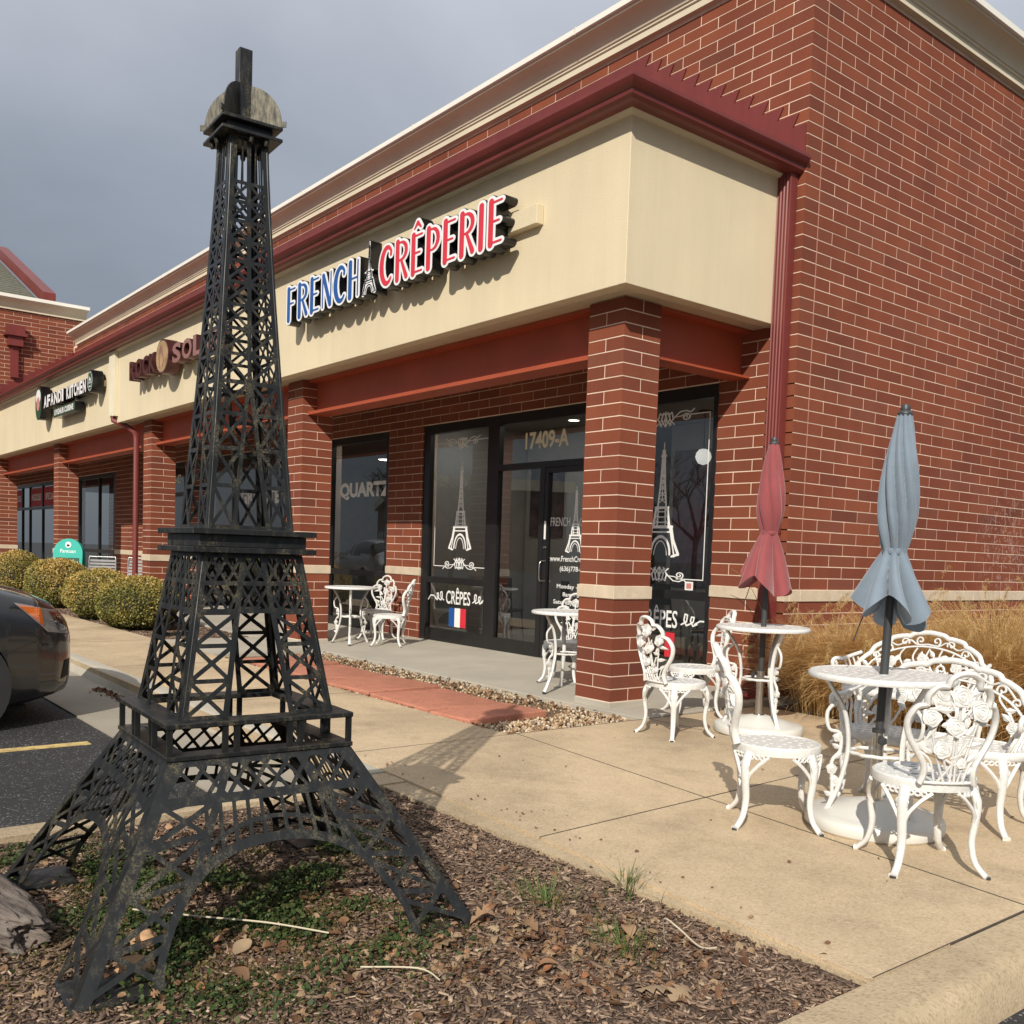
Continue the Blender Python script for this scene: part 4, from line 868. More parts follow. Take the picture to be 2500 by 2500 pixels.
for xa, xb, tx_ in ((-27.55, -26.1, 'NOODLES'), (-29.9, -28.7, 'KABOBS'), (-25.9, -24.4, 'SPECIALS')):
    b = MB(); b.box(xa, xb, YD - 0.001, YD, 2.1, 2.65); o = b.build('window_banner', 'rust_red', win_f); text_obj('window_text', tx_, 'grey_vinyl', win_f, xa + 0.15, xb - 0.15, 2.28, 2.48, YD - 0.003, 0.02)
# ================================================================ TOWER SCULPTURE
TW = empty('tower_sculpture', (1.846, -5.582, 0), -0.0627, 'tall black iron lattice tower model standing on four legs in the mulch bed', 'sculpture')
def fit(z, a, b): t_ = (z - a[0]) / (b[0] - a[0]); return a[1] + (b[1] - a[1]) * t_
h1 = lambda z: fit(z, (-0.02, 0.613), (0.54, 0.294)); h2 = lambda z: fit(z, (0.65, 0.250), (1.163, 0.166)); h3 = lambda z: 0.064 + (0.144 - 0.064) * max(0.0, (2.49 - z) / 1.245) ** 1.25
def panel_objs(loops, hf, th, name):
    b_ = MB(); b_.prism(loops, lambda u, z, d: (u, -(hf(z) - d), z), th, 0.0); me = b_.mesh(name); finish(me, 'iron')
    for k in range(4):
        o_ = link(bpy.data.objects.new(name, me), TW); o_.rotation_euler = (0, 0, k * math.pi / 2)
# -- lower legs and arches
s = SDF(-0.64, 0.64, -0.03, 0.55, 0.0032)
lerp = lambda a, b, t_: (a[0] + (b[0] - a[0]) * t_, a[1] + (b[1] - a[1]) * t_)
AR = [Vector((x_, y_, 0)) for x_, y_ in ((-0.400, -0.03), (-0.386, 0.03), (-0.363, 0.083), (-0.322, 0.155), (-0.262, 0.226), (-0.185, 0.274), (-0.10, 0.300), (0, 0.309), (0.10, 0.300), (0.185, 0.274), (0.262, 0.226), (0.322, 0.155), (0.363, 0.083), (0.386, 0.03), (0.400, -0.03))]
arcp = [(v.x, v.y) for v in crom(AR, 5)]
s.line(arcp, 0.025)
arc2 = [(x_ * 0.93, y_ + 0.055 - 0.02 * abs(x_)) for x_, y_ in arcp if abs(x_) < 0.23]; s.line(arc2, 0.0105)
inner = lambda z: fit(z, (0.0, 0.382), (0.433, 0.158)) if z < 0.433 else fit(z, (0.433, 0.158), (0.54, 0.105))
for sg in (-1, 1):
    s.line([(sg * (h1(-0.03) - 0.020), -0.03), (sg * (h1(0.55) - 0.020), 0.55)], 0.036)
    s.line([(sg * inner(0.09), 0.09), (sg * inner(0.433), 0.433), (sg * inner(0.54), 0.54)], 0.021)
    zs = [0.0, 0.098, 0.214, 0.326, 0.424]
    for i in range(4):
        a, c = zs[i], zs[i + 1]; o0, o1 = sg * (h1(a) - 0.025), sg * (h1(c) - 0.025); i0, i1 = sg * inner(a), sg * inner(c)
        dz = 0.0 if i == 0 else 0.012
        s.line([(o0, a - dz), (i1, c)], 0.0135); s.line([(i0, a + dz), (o1, c)], 0.0135); s.line([(o1, c - 0.012), (i1, c + 0.012)], 0.0145)
        if i == 2: m0, m1 = (a + c) / 2, 0
    for i in range(5):   # ties between the two arch ribs
        x_ = 0.035 + 0.045 * i; za = np.interp(x_, [p[0] for p in arcp], [p[1] for p in arcp]); s.line([(sg * x_, za), (sg * x_ * 0.93, 0.425)], 0.0105)
s.line([(-0.36, 0.427), (0.36, 0.427)], 0.024); s.line([(-0.31, 0.532), (0.31, 0.532)], 0.026)
for i in range(-7, 8):
    x_ = i * 0.066; s.line([(x_, 0.43), (x_ + 0.085, 0.53)], 0.0105); s.line([(x_, 0.43), (x_ - 0.085, 0.53)], 0.0105)
hz = np.interp(s.Y, [-0.02, 0.54], [0.613, 0.294]); hz = np.where(s.Y > 0.54, 0.294 - (s.Y - 0.54) * 0.57, np.where(s.Y < -0.02, 0.613, hz))
s.D = np.maximum(np.where(s.D > 500, 1, s.D), np.abs(s.X) - hz); s.D = np.maximum(s.D, s.Y - 0.541); s.D = np.maximum(s.D, -0.022 - s.Y)
arch_hole = np.interp(np.abs(s.X), [abs(p[0]) for p in arcp[len(arcp) // 2:]], [p[1] for p in arcp[len(arcp) // 2:]]) ; 
s.D = np.where((np.abs(s.X) < 0.37) & (s.Y < arch_hole - 0.018), np.maximum(s.D, 0.004), s.D)
panel_objs(s.loops(), h1, 0.005, 'leg_panel')
for sx in (-1, 1):
    for sy in (-1, 1):
        b = MB(); b.box(0.395 * sx if sx > 0 else -0.632, 0.632 if sx > 0 else -0.395, 0.395 if sy > 0 else -0.632, 0.632 if sy > 0 else -0.395, -0.07, -0.030); b.box(*( (0.41, 0.62) if sx > 0 else (-0.62, -0.41)), *((0.41, 0.62) if sy > 0 else (-0.62, -0.41)), -0.0295, -0.016); b.build('foot_plate', 'iron', TW)
        b = MB(); b.tube([(sx * (h1(-0.01) - 0.012), sy * (h1(-0.01) - 0.012), -0.01), (sx * (h1(0.535) - 0.012), sy * (h1(0.535) - 0.012), 0.535)], 0.011, 6); b.build('corner_angle', 'iron', TW)
        b = MB(); b.tube([(sx * (h2(0.66) - 0.008), sy * (h2(0.66) - 0.008), 0.655), (sx * (h2(1.16) - 0.008), sy * (h2(1.16) - 0.008), 1.16)], 0.009, 6); b.build('corner_angle', 'iron', TW)
        b = MB(); b.tube([(sx * (h3(z_) - 0.006), sy * (h3(z_) - 0.006), z_) for z_ in np.linspace(1.24, 2.495, 8)], 0.007, 6); b.build('corner_angle', 'iron', TW)
# -- gallery
def ring(z0, z1, ho, hi, name):
    b_ = MB(); sq = lambda h: [(-h, -h), (h, -h), (h, h), (-h, h)]; b_.prism([sq(ho), sq(hi)[::-1]], lambda x_, y_, d: (x_, y_, d), z0, z1); o_ = b_.build(name, 'iron', TW); bevel(o_, 0.002); return o_
ring(0.537, 0.552, 0.302, 0.232, 'gallery_floor'); ring(0.634, 0.650, 0.302, 0.215, 'gallery_rail')
pb = MB(); pb.box(-0.008, 0.008, -0.008, 0.008, 0.5525, 0.6335); pm = pb.mesh('post'); finish(pm, 'iron')
for k in range(4):
    for u in (-0.290, -0.122, -0.086, 0.086, 0.122):
        o = link(bpy.data.objects.new('post', pm), TW); c_, s_ = round(math.cos(k * math.pi / 2)), round(math.sin(k * math.pi / 2)); x_, y_ = u, -0.290; o.location = (x_ * c_ - y_ * s_, x_ * s_ + y_ * c_, 0)
# -- middle section
s = SDF(-0.27, 0.27, 0.64, 1.17, 0.0026); in2 = lambda z: fit(z, (0.65, 0.108), (1.163, 0.030)) 
for sg in (-1, 1):
    s.line([(sg * (h2(0.64) - 0.012), 0.64), (sg * (h2(1.17) - 0.012), 1.17)], 0.024); s.line([(sg * in2(0.65), 0.65), (sg * in2(1.163), 1.163)], 0.017)
    zs = [0.655, 0.765, 0.873, 0.975]
    for i in range(3):
        a, c = zs[i], zs[i + 1]; s.line([(sg * (h2(a) - 0.015), a), (sg * in2(c), c)], 0.013); s.line([(sg * in2(a), a), (sg * (h2(c) - 0.015), c)], 0.013); s.line([(sg * (h2(c) - 0.01), c), (sg * in2(c), c)], 0.013)
s.line([(-0.25, 0.655), (-0.105, 0.655)], 0.012); s.line([(0.25, 0.655), (0.105, 0.655)], 0.012)
for z_, w in ((0.98, 0.014), (1.068, 0.014), (1.155, 0.014)): s.line([(-0.19, z_), (0.19, z_)], w)
for r_ in range(2):
    a, c = (0.98, 1.068) if r_ == 0 else (1.068, 1.155)
    for i in range(-4, 5):
        x_ = i * 0.044; s.line([(x_, a), (x_ + 0.05, c)], 0.0085); s.line([(x_, a), (x_ - 0.05, c)], 0.0085)
hz = np.interp(s.Y, [0.65, 1.163], [0.250, 0.166]); s.D = np.maximum(np.where(s.D > 500, 1, s.D), np.abs(s.X) - hz); s.D = np.maximum(np.maximum(s.D, s.Y - 1.163), 0.650 - s.Y)
panel_objs(s.loops(), h2, 0.004, 'middle_panel')
def boxp(h, z0, z1, name): b_ = MB(); b_.box(-h, h, -h, h, z0, z1); o_ = b_.build(name, 'iron', TW); bevel(o_, 0.0015); return o_
boxp(0.202, 1.1635, 1.181, 'platform_plate'); boxp(0.176, 1.1815, 1.2205, 'platform_box'); boxp(0.202, 1.221, 1.239, 'platform_plate')
# -- shaft
s = SDF(-0.16, 0.16, 1.23, 2.50, 0.0022); zs = [1.243, 1.378, 1.498, 1.610, 1.712, 1.802, 1.884, 1.960, 2.032, 2.100, 2.165, 2.228, 2.290, 2.352]
gap = lambda z: 0.056 * max(0.0, (1.74 - z) / 0.5) ** 1.0 + 0.0
for sg in (-1, 1):
    s.line([(sg * (h3(z_) - 0.009), z_) for z_ in np.linspace(1.23, 2.5, 20)], 0.021)
    s.line([(sg * gap(z_), z_) for z_ in (1.24, 1.4, 1.55, 1.74)], 0.013); 
    for i in range(len(zs) - 1):
        a, c = zs[i], zs[i + 1]; w = 0.0108 if i < 4 else 0.0085
        s.line([(sg * (h3(a) - 0.012), a), (sg * gap(c), c)], w); s.line([(sg * gap(a), a), (sg * (h3(c) - 0.012), c)], w); s.line([(sg * (h3(c) - 0.01), c), (sg * gap(c), c)], w + 0.002)
    for f_ in (0.33, 0.66): s.line([(sg * 0.064 * f_, 2.352), (sg * 0.064 * f_, 2.5)], 0.005)
s.line([(0, 1.735), (0, 2.50)], 0.013); s.line([(-0.07, 2.492), (0.07, 2.492)], 0.012); s.line([(-0.144, 1.246), (0.144, 1.246)], 0.012)
hz = 0.064 + 0.080 * np.maximum(0, (2.49 - s.Y) / 1.245) ** 1.25; s.D = np.maximum(np.where(s.D > 500, 1, s.D), np.abs(s.X) - hz); s.D = np.maximum(np.maximum(s.D, s.Y - 2.497), 1.2395 - s.Y)
panel_objs(s.loops(), h3, 0.003, 'shaft_panel')
# -- head
boxp(0.099, 2.498, 2.509, 'head_plate'); boxp(0.074, 2.5095, 2.5345, 'head_box'); boxp(0.099, 2.535, 2.546, 'head_plate')
for k, (x_, y_) in enumerate(((-0.05, -0.083), (0.0, -0.083), (0.083, 0.0), (0.083, 0.05), (-0.083, -0.03), (-0.083, 0.03))):
    b = MB(); b.lathe([(0, -0.02), (0.006, -0.019), (0.009, -0.012), (0.009, 0.0)], 10); o = b.build('bolt', 'iron', TW, smooth=50); o.location = (x_, y_, 2.497)
lp = [(-0.150, 0.0), (-0.150, 0.018), (-0.135, 0.018)] + arc(0, 0.012, 0.134, 0.126, 176, 4, 24) + [(0.135, 0.018), (0.150, 0.018), (0.150, 0.0)]
for k, a in enumerate((45, -45)):
    b = MB(); c_, s_ = math.cos(R(a)), math.sin(R(a)); e_ = 0.0006 * k
    b.prism([lp], lambda u, z, d: (u * c_ - d * s_, u * s_ + d * c_, 2.5465 + z + e_), -0.002, 0.002); b.build('dome_plate', 'iron_worn' if k == 0 else 'iron', TW)
b = MB(); b.box(-0.0215, 0.0215, -0.0215, 0.0215, 2.5462, 2.795); bevel(b.build('mast', 'iron', TW), 0.002)
# ================================================================ WHITE CAST GARDEN FURNITURE
ZS = 0.372
def rose(b_, c, r, nrm, up, k=0):
    """cast rose: a few overlapping petal rings turning into a bud"""
    n_ = Vector(nrm).normalized(); u_ = Vector(up); u_ = (u_ - n_ * u_.dot(n_)).normalized(); v_ = n_.cross(u_); c = Vector(c)
    NS = 14; prof = [(1.0, 0.0), (0.99, 0.08), (0.87, 0.13), (0.77, -0.02), (0.72, 0.13), (0.57, 0.18), (0.47, 0.02), (0.42, 0.17), (0.26, 0.22), (0.18, 0.05), (0.12, 0.18), (0.0, 0.20)]
    vs = []; fs = []
    for i, (pr, ph) in enumerate(prof):
        tw = i * 0.35 + k
        for j_ in range(NS):
            a = 2 * math.pi * j_ / NS; w = 1 + (0.10 if i < 3 else 0.14) * math.cos((5 if i < 3 else 3) * a + tw); vs.append(c + (u_ * math.cos(a) + v_ * math.sin(a)) * (r * pr * w) + n_ * (r * ph))
    for i in range(len(prof) - 1):
        for j_ in range(NS): l = (j_ + 1) % NS; fs.append((i * NS + j_, i * NS + l, (i + 1) * NS + l, (i + 1) * NS + j_))
    vs2 = [c + (u_ * math.cos(2 * math.pi * j_ / NS) + v_ * math.sin(2 * math.pi * j_ / NS)) * r * 0.9 - n_ * r * 0.2 for j_ in range(NS)]; o_ = len(vs); vs += vs2
    for j_ in range(NS): l = (j_ + 1) % NS; fs.append((o_ + j_, o_ + l, l, j_))
    fs.append(tuple(o_ + j_ for j_ in range(NS - 1, -1, -1))); b_.add(vs, fs)
def cleaf(b_, a, tip, w, nrm, th=0.004):
    a, tip, n_ = Vector(a), Vector(tip), Vector(nrm).normalized(); d = tip - a; L_ = d.length; t_ = d / L_; s_ = n_.cross(t_)
    row = []; 
    for f_, q in ((0, 0.12), (0.2, 0.7), (0.45, 1.0), (0.75, 0.6), (1.0, 0.05)):
        p = a + d * f_; row.append((p + s_ * w * q, p + n_ * (th + w * 0.22), p - s_ * w * q, p - n_ * th))
    vs = [v for r_ in row for v in r_]; fs = [(0, 1, 2, 3), (16, 19, 18, 17)]
    for i in range(4):
        for k in range(4): l = (k + 1) % 4; fs.append((i * 4 + k, i * 4 + 4 + k, i * 4 + 4 + l, i * 4 + l))
    b_.add(vs, fs)
def disc_plate(R_, pattern, h=0.004):
    s_ = SDF(-R_ - 0.02, R_ + 0.02, -R_ - 0.02, R_ + 0.02, h); s_.D = np.hypot(s_.X, s_.Y) - R_
    for c, rx in pattern: s_.ell(c, rx, rx, True)
    return s_
def seat_pattern(R_):
    P = []
    for r_, n, q in ((0.30, 6, 0.085), (0.56, 12, 0.075), (0.80, 17, 0.070)):
        for i in range(n): a = 2 * math.pi * (i + 0.5 * (n % 2)) / n; P.append(((r_ * R_ * math.cos(a), r_ * R_ * math.sin(a)), q * R_))
    return P
def leg(b_, top, o, zt, foot_r, knee=0.018, zt_f=None, z0=0.0):
    """cabriole leg from the rim, o = outward direction"""
    o = Vector((o[0], o[1], 0)).normalized(); t_ = Vector(top)
    pts = [t_, t_ + o * knee * 1.2 + Vector((0, 0, -zt * 0.16)), t_ + o * knee + Vector((0, 0, -zt * 0.38)), t_ + o * (knee * 0.5) + Vector((0, 0, -zt * 0.62)), t_ + o * (foot_r * 0.35) + Vector((0, 0, -zt * 0.84)), t_ + o * (foot_r * 0.85) + Vector((0, 0, -zt * 0.965)), t_ + o * foot_r + Vector((0, 0, -zt + 0.006))]
    pp = crom(pts, 5); n = len(pp); rr = [0.0245 - 0.0095 * min(1, i / n * 1.5) + (0.0065 * max(0, (i / n - 0.8) / 0.2)) for i in range(n)]
    b_.tube(pp, rr, 8, flat=(0.75, 1.0, tuple(o))); return pp
def knee_panel(par, t, o, zt, R_):
    """pierced bracket between leg and rim"""
    o = Vector((o[0], o[1], 0)).normalized(); tg = Vector((-o.y, o.x, 0)); t = Vector(t); b_ = MB()
    for sg in (-1, 1):
        b_.tube(crom([t + o * 0.014 + Vector((0, 0, -zt * 0.36)) + tg * sg * 0.010, t + o * 0.02 + tg * sg * 0.026 + Vector((0, 0, -zt * 0.25)), t + o * 0.004 + tg * sg * 0.062 + Vector((0, 0, -zt * 0.12)), t - o * 0.018 + tg * sg * 0.098 + Vector((0, 0, -0.010))], 4), 0.0085, 6)
        for q in (0.024, 0.048, 0.070): 
            c = t + o * (0.014 - 0.25 * q) + tg * sg * q + Vector((0, 0, -0.016)); b_.tube([c + tg * (0.011 * math.cos(a)) + Vector((0, 0, 0.009 * math.sin(a))) for a in np.linspace(0, 2 * math.pi, 9)[:-1]], 0.0045, 5, closed=True)
    rose(b_, t + o * 0.028 + Vector((0, 0, -zt * 0.15)), 0.026, o, (0, 0, 1)); cleaf(b_, t + o * 0.030 + Vector((0, 0, -zt * 0.22)), t + o * 0.026 + Vector((0, 0, -zt * 0.34)), 0.010, o)
    return b_.build('knee_bracket', 'white_iron', par, smooth=60)
def make_chair(R_=0.192):
    c = empty('bistro_chair')
    s_ = disc_plate(R_ - 0.010, seat_pattern(R_)); b_ = MB(); b_.prism(s_.loops(), lambda x_, y_, d: (x_, y_, d), ZS - 0.010, ZS); seat = b_.build('seat', 'white_iron', c)
    b_ = MB(); b_.lathe([(R_ - 0.012, ZS - 0.012), (R_ - 0.012, ZS + 0.003), (R_ - 0.004, ZS + 0.005), (R_ + 0.004, ZS), (R_ + 0.006, ZS - 0.012), (R_ + 0.002, ZS - 0.036), (R_ - 0.004, ZS - 0.036), (R_ - 0.005, ZS - 0.012), (R_ - 0.012, ZS - 0.012)], 40); b_.build('rim', 'white_iron', seat, smooth=40)
    for a in (45, 135, 225, 315):
        o = (math.cos(R(a)), math.sin(R(a))); t_ = (o[0] * (R_ - 0.004), o[1] * (R_ - 0.004), ZS - 0.030); b_ = MB(); pp = leg(b_, t_, o, ZS - 0.030, 0.075); lg = b_.build('leg', 'white_iron', c, smooth=60); knee_panel(lg, t_, o, ZS, R_)
        b_ = MB(); f = pp[-1]; b_.lathe([(0.0125, -0.006), (0.0125, 0.002), (0, 0.002)], 10, (f.x, f.y, 0.006)); b_.build('foot_cap', 'dark_plastic', lg)
    # back, front of chair is +x, back at -x
    def bk(u, z):
        return Vector((-0.150 - 0.055 * (1 - (u / 0.175) ** 2) - 0.16 * z - 0.05 * z * z / 0.43, u, ZS + z))
    half_ = [(0.105, 0.0), (0.096, 0.035), (0.100, 0.075), (0.128, 0.125), (0.160, 0.185), (0.170, 0.245), (0.150, 0.295), (0.122, 0.308), (0.118, 0.312), (0.118, 0.345), (0.095, 0.378), (0.066, 0.382), (0.060, 0.386), (0.052, 0.412), (0.026, 0.430), (0.0, 0.434)]
    out = [(-u, z) for u, z in half_] + [(u, z) for u, z in half_[::-1][1:]]
    b_ = MB(); pp = [bk(v.x, v.y) for v in crom([(u, z, 0) for u, z in out], 4)]; b_.tube(pp, 0.0142, 8, flat=(1.2, 0.85, (-1, 0, 0.1))); fr = b_.build('back_frame', 'white_iron', c, smooth=60)
    ros = [(0.005, 0.345, 0.042), (-0.088, 0.285, 0.038), (0.098, 0.262, 0.038), (0.006, 0.228, 0.040), (0.045, 0.135, 0.034), (-0.035, 0.085, 0.022)]
    nb = Vector((-1, 0, 0.25))
    b_ = MB(); stems = [((-0.02, 0.0), (-0.01, 0.12), (0.005, 0.345)), ((-0.03, 0.0), (-0.06, 0.15), (-0.088, 0.285)), ((0.02, 0.0), (0.07, 0.14), (0.098, 0.262)), ((0.0, 0.0), (0.0, 0.10), (0.006, 0.228)), ((-0.01, 0.0), (0.02, 0.06), (0.045, 0.135)), ((0.05, 0.0), (0.0, 0.08), (-0.05, 0.17)), ((-0.06, 0.0), (-0.03, 0.06), (0.03, 0.10)), ((-0.05, 0.0), (-0.075, 0.08), (-0.12, 0.13)), ((0.055, 0.0), (0.08, 0.09), (0.125, 0.13))]
    for st_ in stems: b_.tube([bk(*p) for p in ((lambda q: [(v.x, v.y) for v in crom([(x_, y_, 0) for x_, y_ in q], 4)])(st_))], 0.0052, 6)
    b_.tube([bk(u, 0.004) for u in np.linspace(-0.1, 0.1, 7)], 0.006, 6); b_.build('stems', 'white_iron', fr, smooth=60)
    for i, (u, z, r_) in enumerate(ros):
        b_ = MB(); p_ = bk(u, z); rose(b_, p_ + nb * 0.004, r_, nb, (0, 0, 1), i); rose(b_, p_ - nb * 0.004, r_ * 0.96, -nb, (0, 0, 1), i + 2); b_.build('rose', 'white_iron', fr, smooth=50)
    b_ = MB()
    for u, z, du, dz in ((0.03, 0.355, 0.06, 0.015), (-0.03, 0.35, -0.055, 0.02), (-0.06, 0.25, -0.085, -0.02), (-0.07, 0.235, 0.03, -0.05), (0.06, 0.23, -0.045, 0.01), (0.075, 0.225, 0.03, -0.055), (0.03, 0.20, 0.05, -0.02), (-0.03, 0.20, -0.05, -0.01), (-0.05, 0.15, -0.07, 0.01), (0.075, 0.12, 0.05, 0.03), (0.08, 0.14, 0.035, 0.05), (-0.06, 0.09, -0.045, 0.03), (0.01, 0.10, -0.05, 0.02), (0.06, 0.05, 0.05, 0.02), (-0.07, 0.04, -0.03, 0.03), (0.03, 0.29, 0.05, 0.0), (-0.03, 0.285, 0.02, -0.035)): cleaf(b_, bk(u, z), bk(u + du, z + dz), 0.013, nb)
    b_.build('leaves', 'white_iron', fr, smooth=50)
    return c
CH = make_chair()
def place(proto, used, loc, rz, label, cat, group):
    o = proto if not used else copy_tree(proto)
    o.location = loc; o.rotation_euler = (0, 0, R(rz)); tag(o, label, cat, group); return o
GCH = 'white rose back bistro chairs'
chairs = [((0.575, -1.945, 0), 84, 'white rose back bistro chair nearest the corner brick column, seen from behind'),
          ((0.06, -1.18, 0), 238, 'white rose back bistro chair behind red umbrella table, its back against brick wall'),
          ((2.305, -3.18, 0), 43, 'white rose back bistro chair seen edge on between the two umbrella bases'),
          ((3.015, -3.18, 0), 144, 'frontmost white rose back bistro chair, back towards viewer, beside blue umbrella base'),
          ((-5.86, -0.50, 0.035), -55, 'white bistro chair facing out beside small table under QUARTZ window'),
          ((-5.13, -0.755, 0.028), 227, 'white bistro chair turned sideways against the brick pier right of QUARTZ window'),
          ((-1.72, -0.93, 0.022), -60, 'white bistro chair half hidden behind the corner brick column by the door')]
for i, (p, a, l) in enumerate(chairs): place(CH, i, p, a, l, 'chair', GCH)

def table_pattern(R_):
    P = []
    for r_, n, q in ((0.22, 7, 0.052), (0.38, 12, 0.048), (0.52, 18, 0.044), (0.66, 24, 0.042), (0.80, 30, 0.038)):
        for i in range(n): a = 2 * math.pi * (i + 0.3 * r_ * 10 % 1) / n; P.append(((r_ * R_ * math.cos(a), r_ * R_ * math.sin(a)), q * R_))
    return P
ZT = 0.70
def make_table(R_=0.315):
    t_ = empty('bistro_table'); s_ = disc_plate(R_ - 0.012, table_pattern(R_), 0.0045); s_.ell((0, 0), 0.028, 0.028, True)
    b_ = MB(); b_.prism(s_.loops(), lambda x_, y_, d: (x_, y_, d), ZT - 0.010, ZT); top = b_.build('table_top', 'white_iron', t_)
    b_ = MB(); b_.lathe([(R_ - 0.014, ZT - 0.012), (R_ - 0.014, ZT + 0.003), (R_ - 0.004, ZT + 0.003), (R_ + 0.004, ZT - 0.004), (R_ + 0.006, ZT - 0.016), (R_ + 0.002, ZT - 0.024), (R_ - 0.004, ZT - 0.020), (R_ - 0.014, ZT - 0.012)], 90, wob=lambda a, i: 1 + (0.006 * math.cos(45 * a * 1.0) if 3 <= i <= 5 else 0)); b_.build('beaded_rim', 'white_iron', top, smooth=40)
    for k in range(3):
        a = R(90 + 120 * k); o = Vector((math.cos(a), math.sin(a), 0)); tg = Vector((-o.y, o.x, 0)); P = lambda r_, z: o * r_ + Vector((0, 0, z)); b_ = MB()
        pp = crom([P(0.255, ZT - 0.014), P(0.215, 0.62), P(0.165, 0.54), P(0.14, 0.44), P(0.135, 0.34), P(0.15, 0.25), P(0.175, 0.16), P(0.215, 0.07), P(0.245, 0.012)], 4); b_.tube(pp, [0.0135] * (len(pp) - 4) + [0.014, 0.0155, 0.017, 0.017], 8, flat=(0.8, 1.15, tuple(o))); lg = b_.build('leg', 'white_iron', t_, smooth=60)
        b_ = MB(); b_.tube(crom([P(0.185, 0.575), P(0.235, 0.52), P(0.225, 0.44), P(0.175, 0.42), P(0.17, 0.34), P(0.205, 0.29), P(0.20, 0.20), P(0.20, 0.12), P(0.225, 0.06)], 4), 0.0085, 7)
        for (r_, z, q) in ((0.185, 0.40, 0.020), (0.205, 0.255, 0.024), (0.19, 0.205, 0.020)): rose(b_, P(r_, z) + tg * 0.006, q, tg, (0, 0, 1)); rose(b_, P(r_, z) - tg * 0.006, q, -tg, (0, 0, 1))
        for (r_, z, r2, z2) in ((0.17, 0.35, 0.21, 0.37), (0.20, 0.30, 0.16, 0.33), (0.20, 0.17, 0.165, 0.20), (0.20, 0.13, 0.235, 0.15)): cleaf(b_, P(r_, z), P(r2, z2), 0.012, tg)
        b_.build('rose_vine', 'white_iron', lg, smooth=50)
        b_ = MB(); f = pp[-1]; b_.lathe([(0.016, 0), (0.016, 0.014), (0, 0.014)], 10, (f.x, f.y, -0.002)); b_.build('foot_cap', 'dark_plastic', lg)
    b_ = MB(); n = 40; b_.tube([(0.118 * (1 + 0.06 * math.cos(10 * q)) * math.cos(q), 0.118 * (1 + 0.06 * math.cos(10 * q)) * math.sin(q), 0.335) for q in [2 * math.pi * i / n for i in range(n)]], 0.0085, 6, closed=True); b_.build('lower_ring', 'white_iron', t_, smooth=60)
    return t_
TB = make_table()
GT = 'white round bistro tables'
for i, (p, a, l) in enumerate([((0.80, -1.33, 0.045), 10, 'white pierced round bistro table round the pole of the red umbrella'), ((2.605, -2.835, 0.005), 20, 'white pierced round bistro table round the pole of the blue umbrella'), ((-5.56, -1.05, 0.018), 0, 'small white round bistro table in front of the QUARTZ window'), ((-1.27, -1.30, 0.010), 60, 'small white round bistro table half hidden behind the corner brick column')]): place(TB, i, p, a, l, 'table', GT)

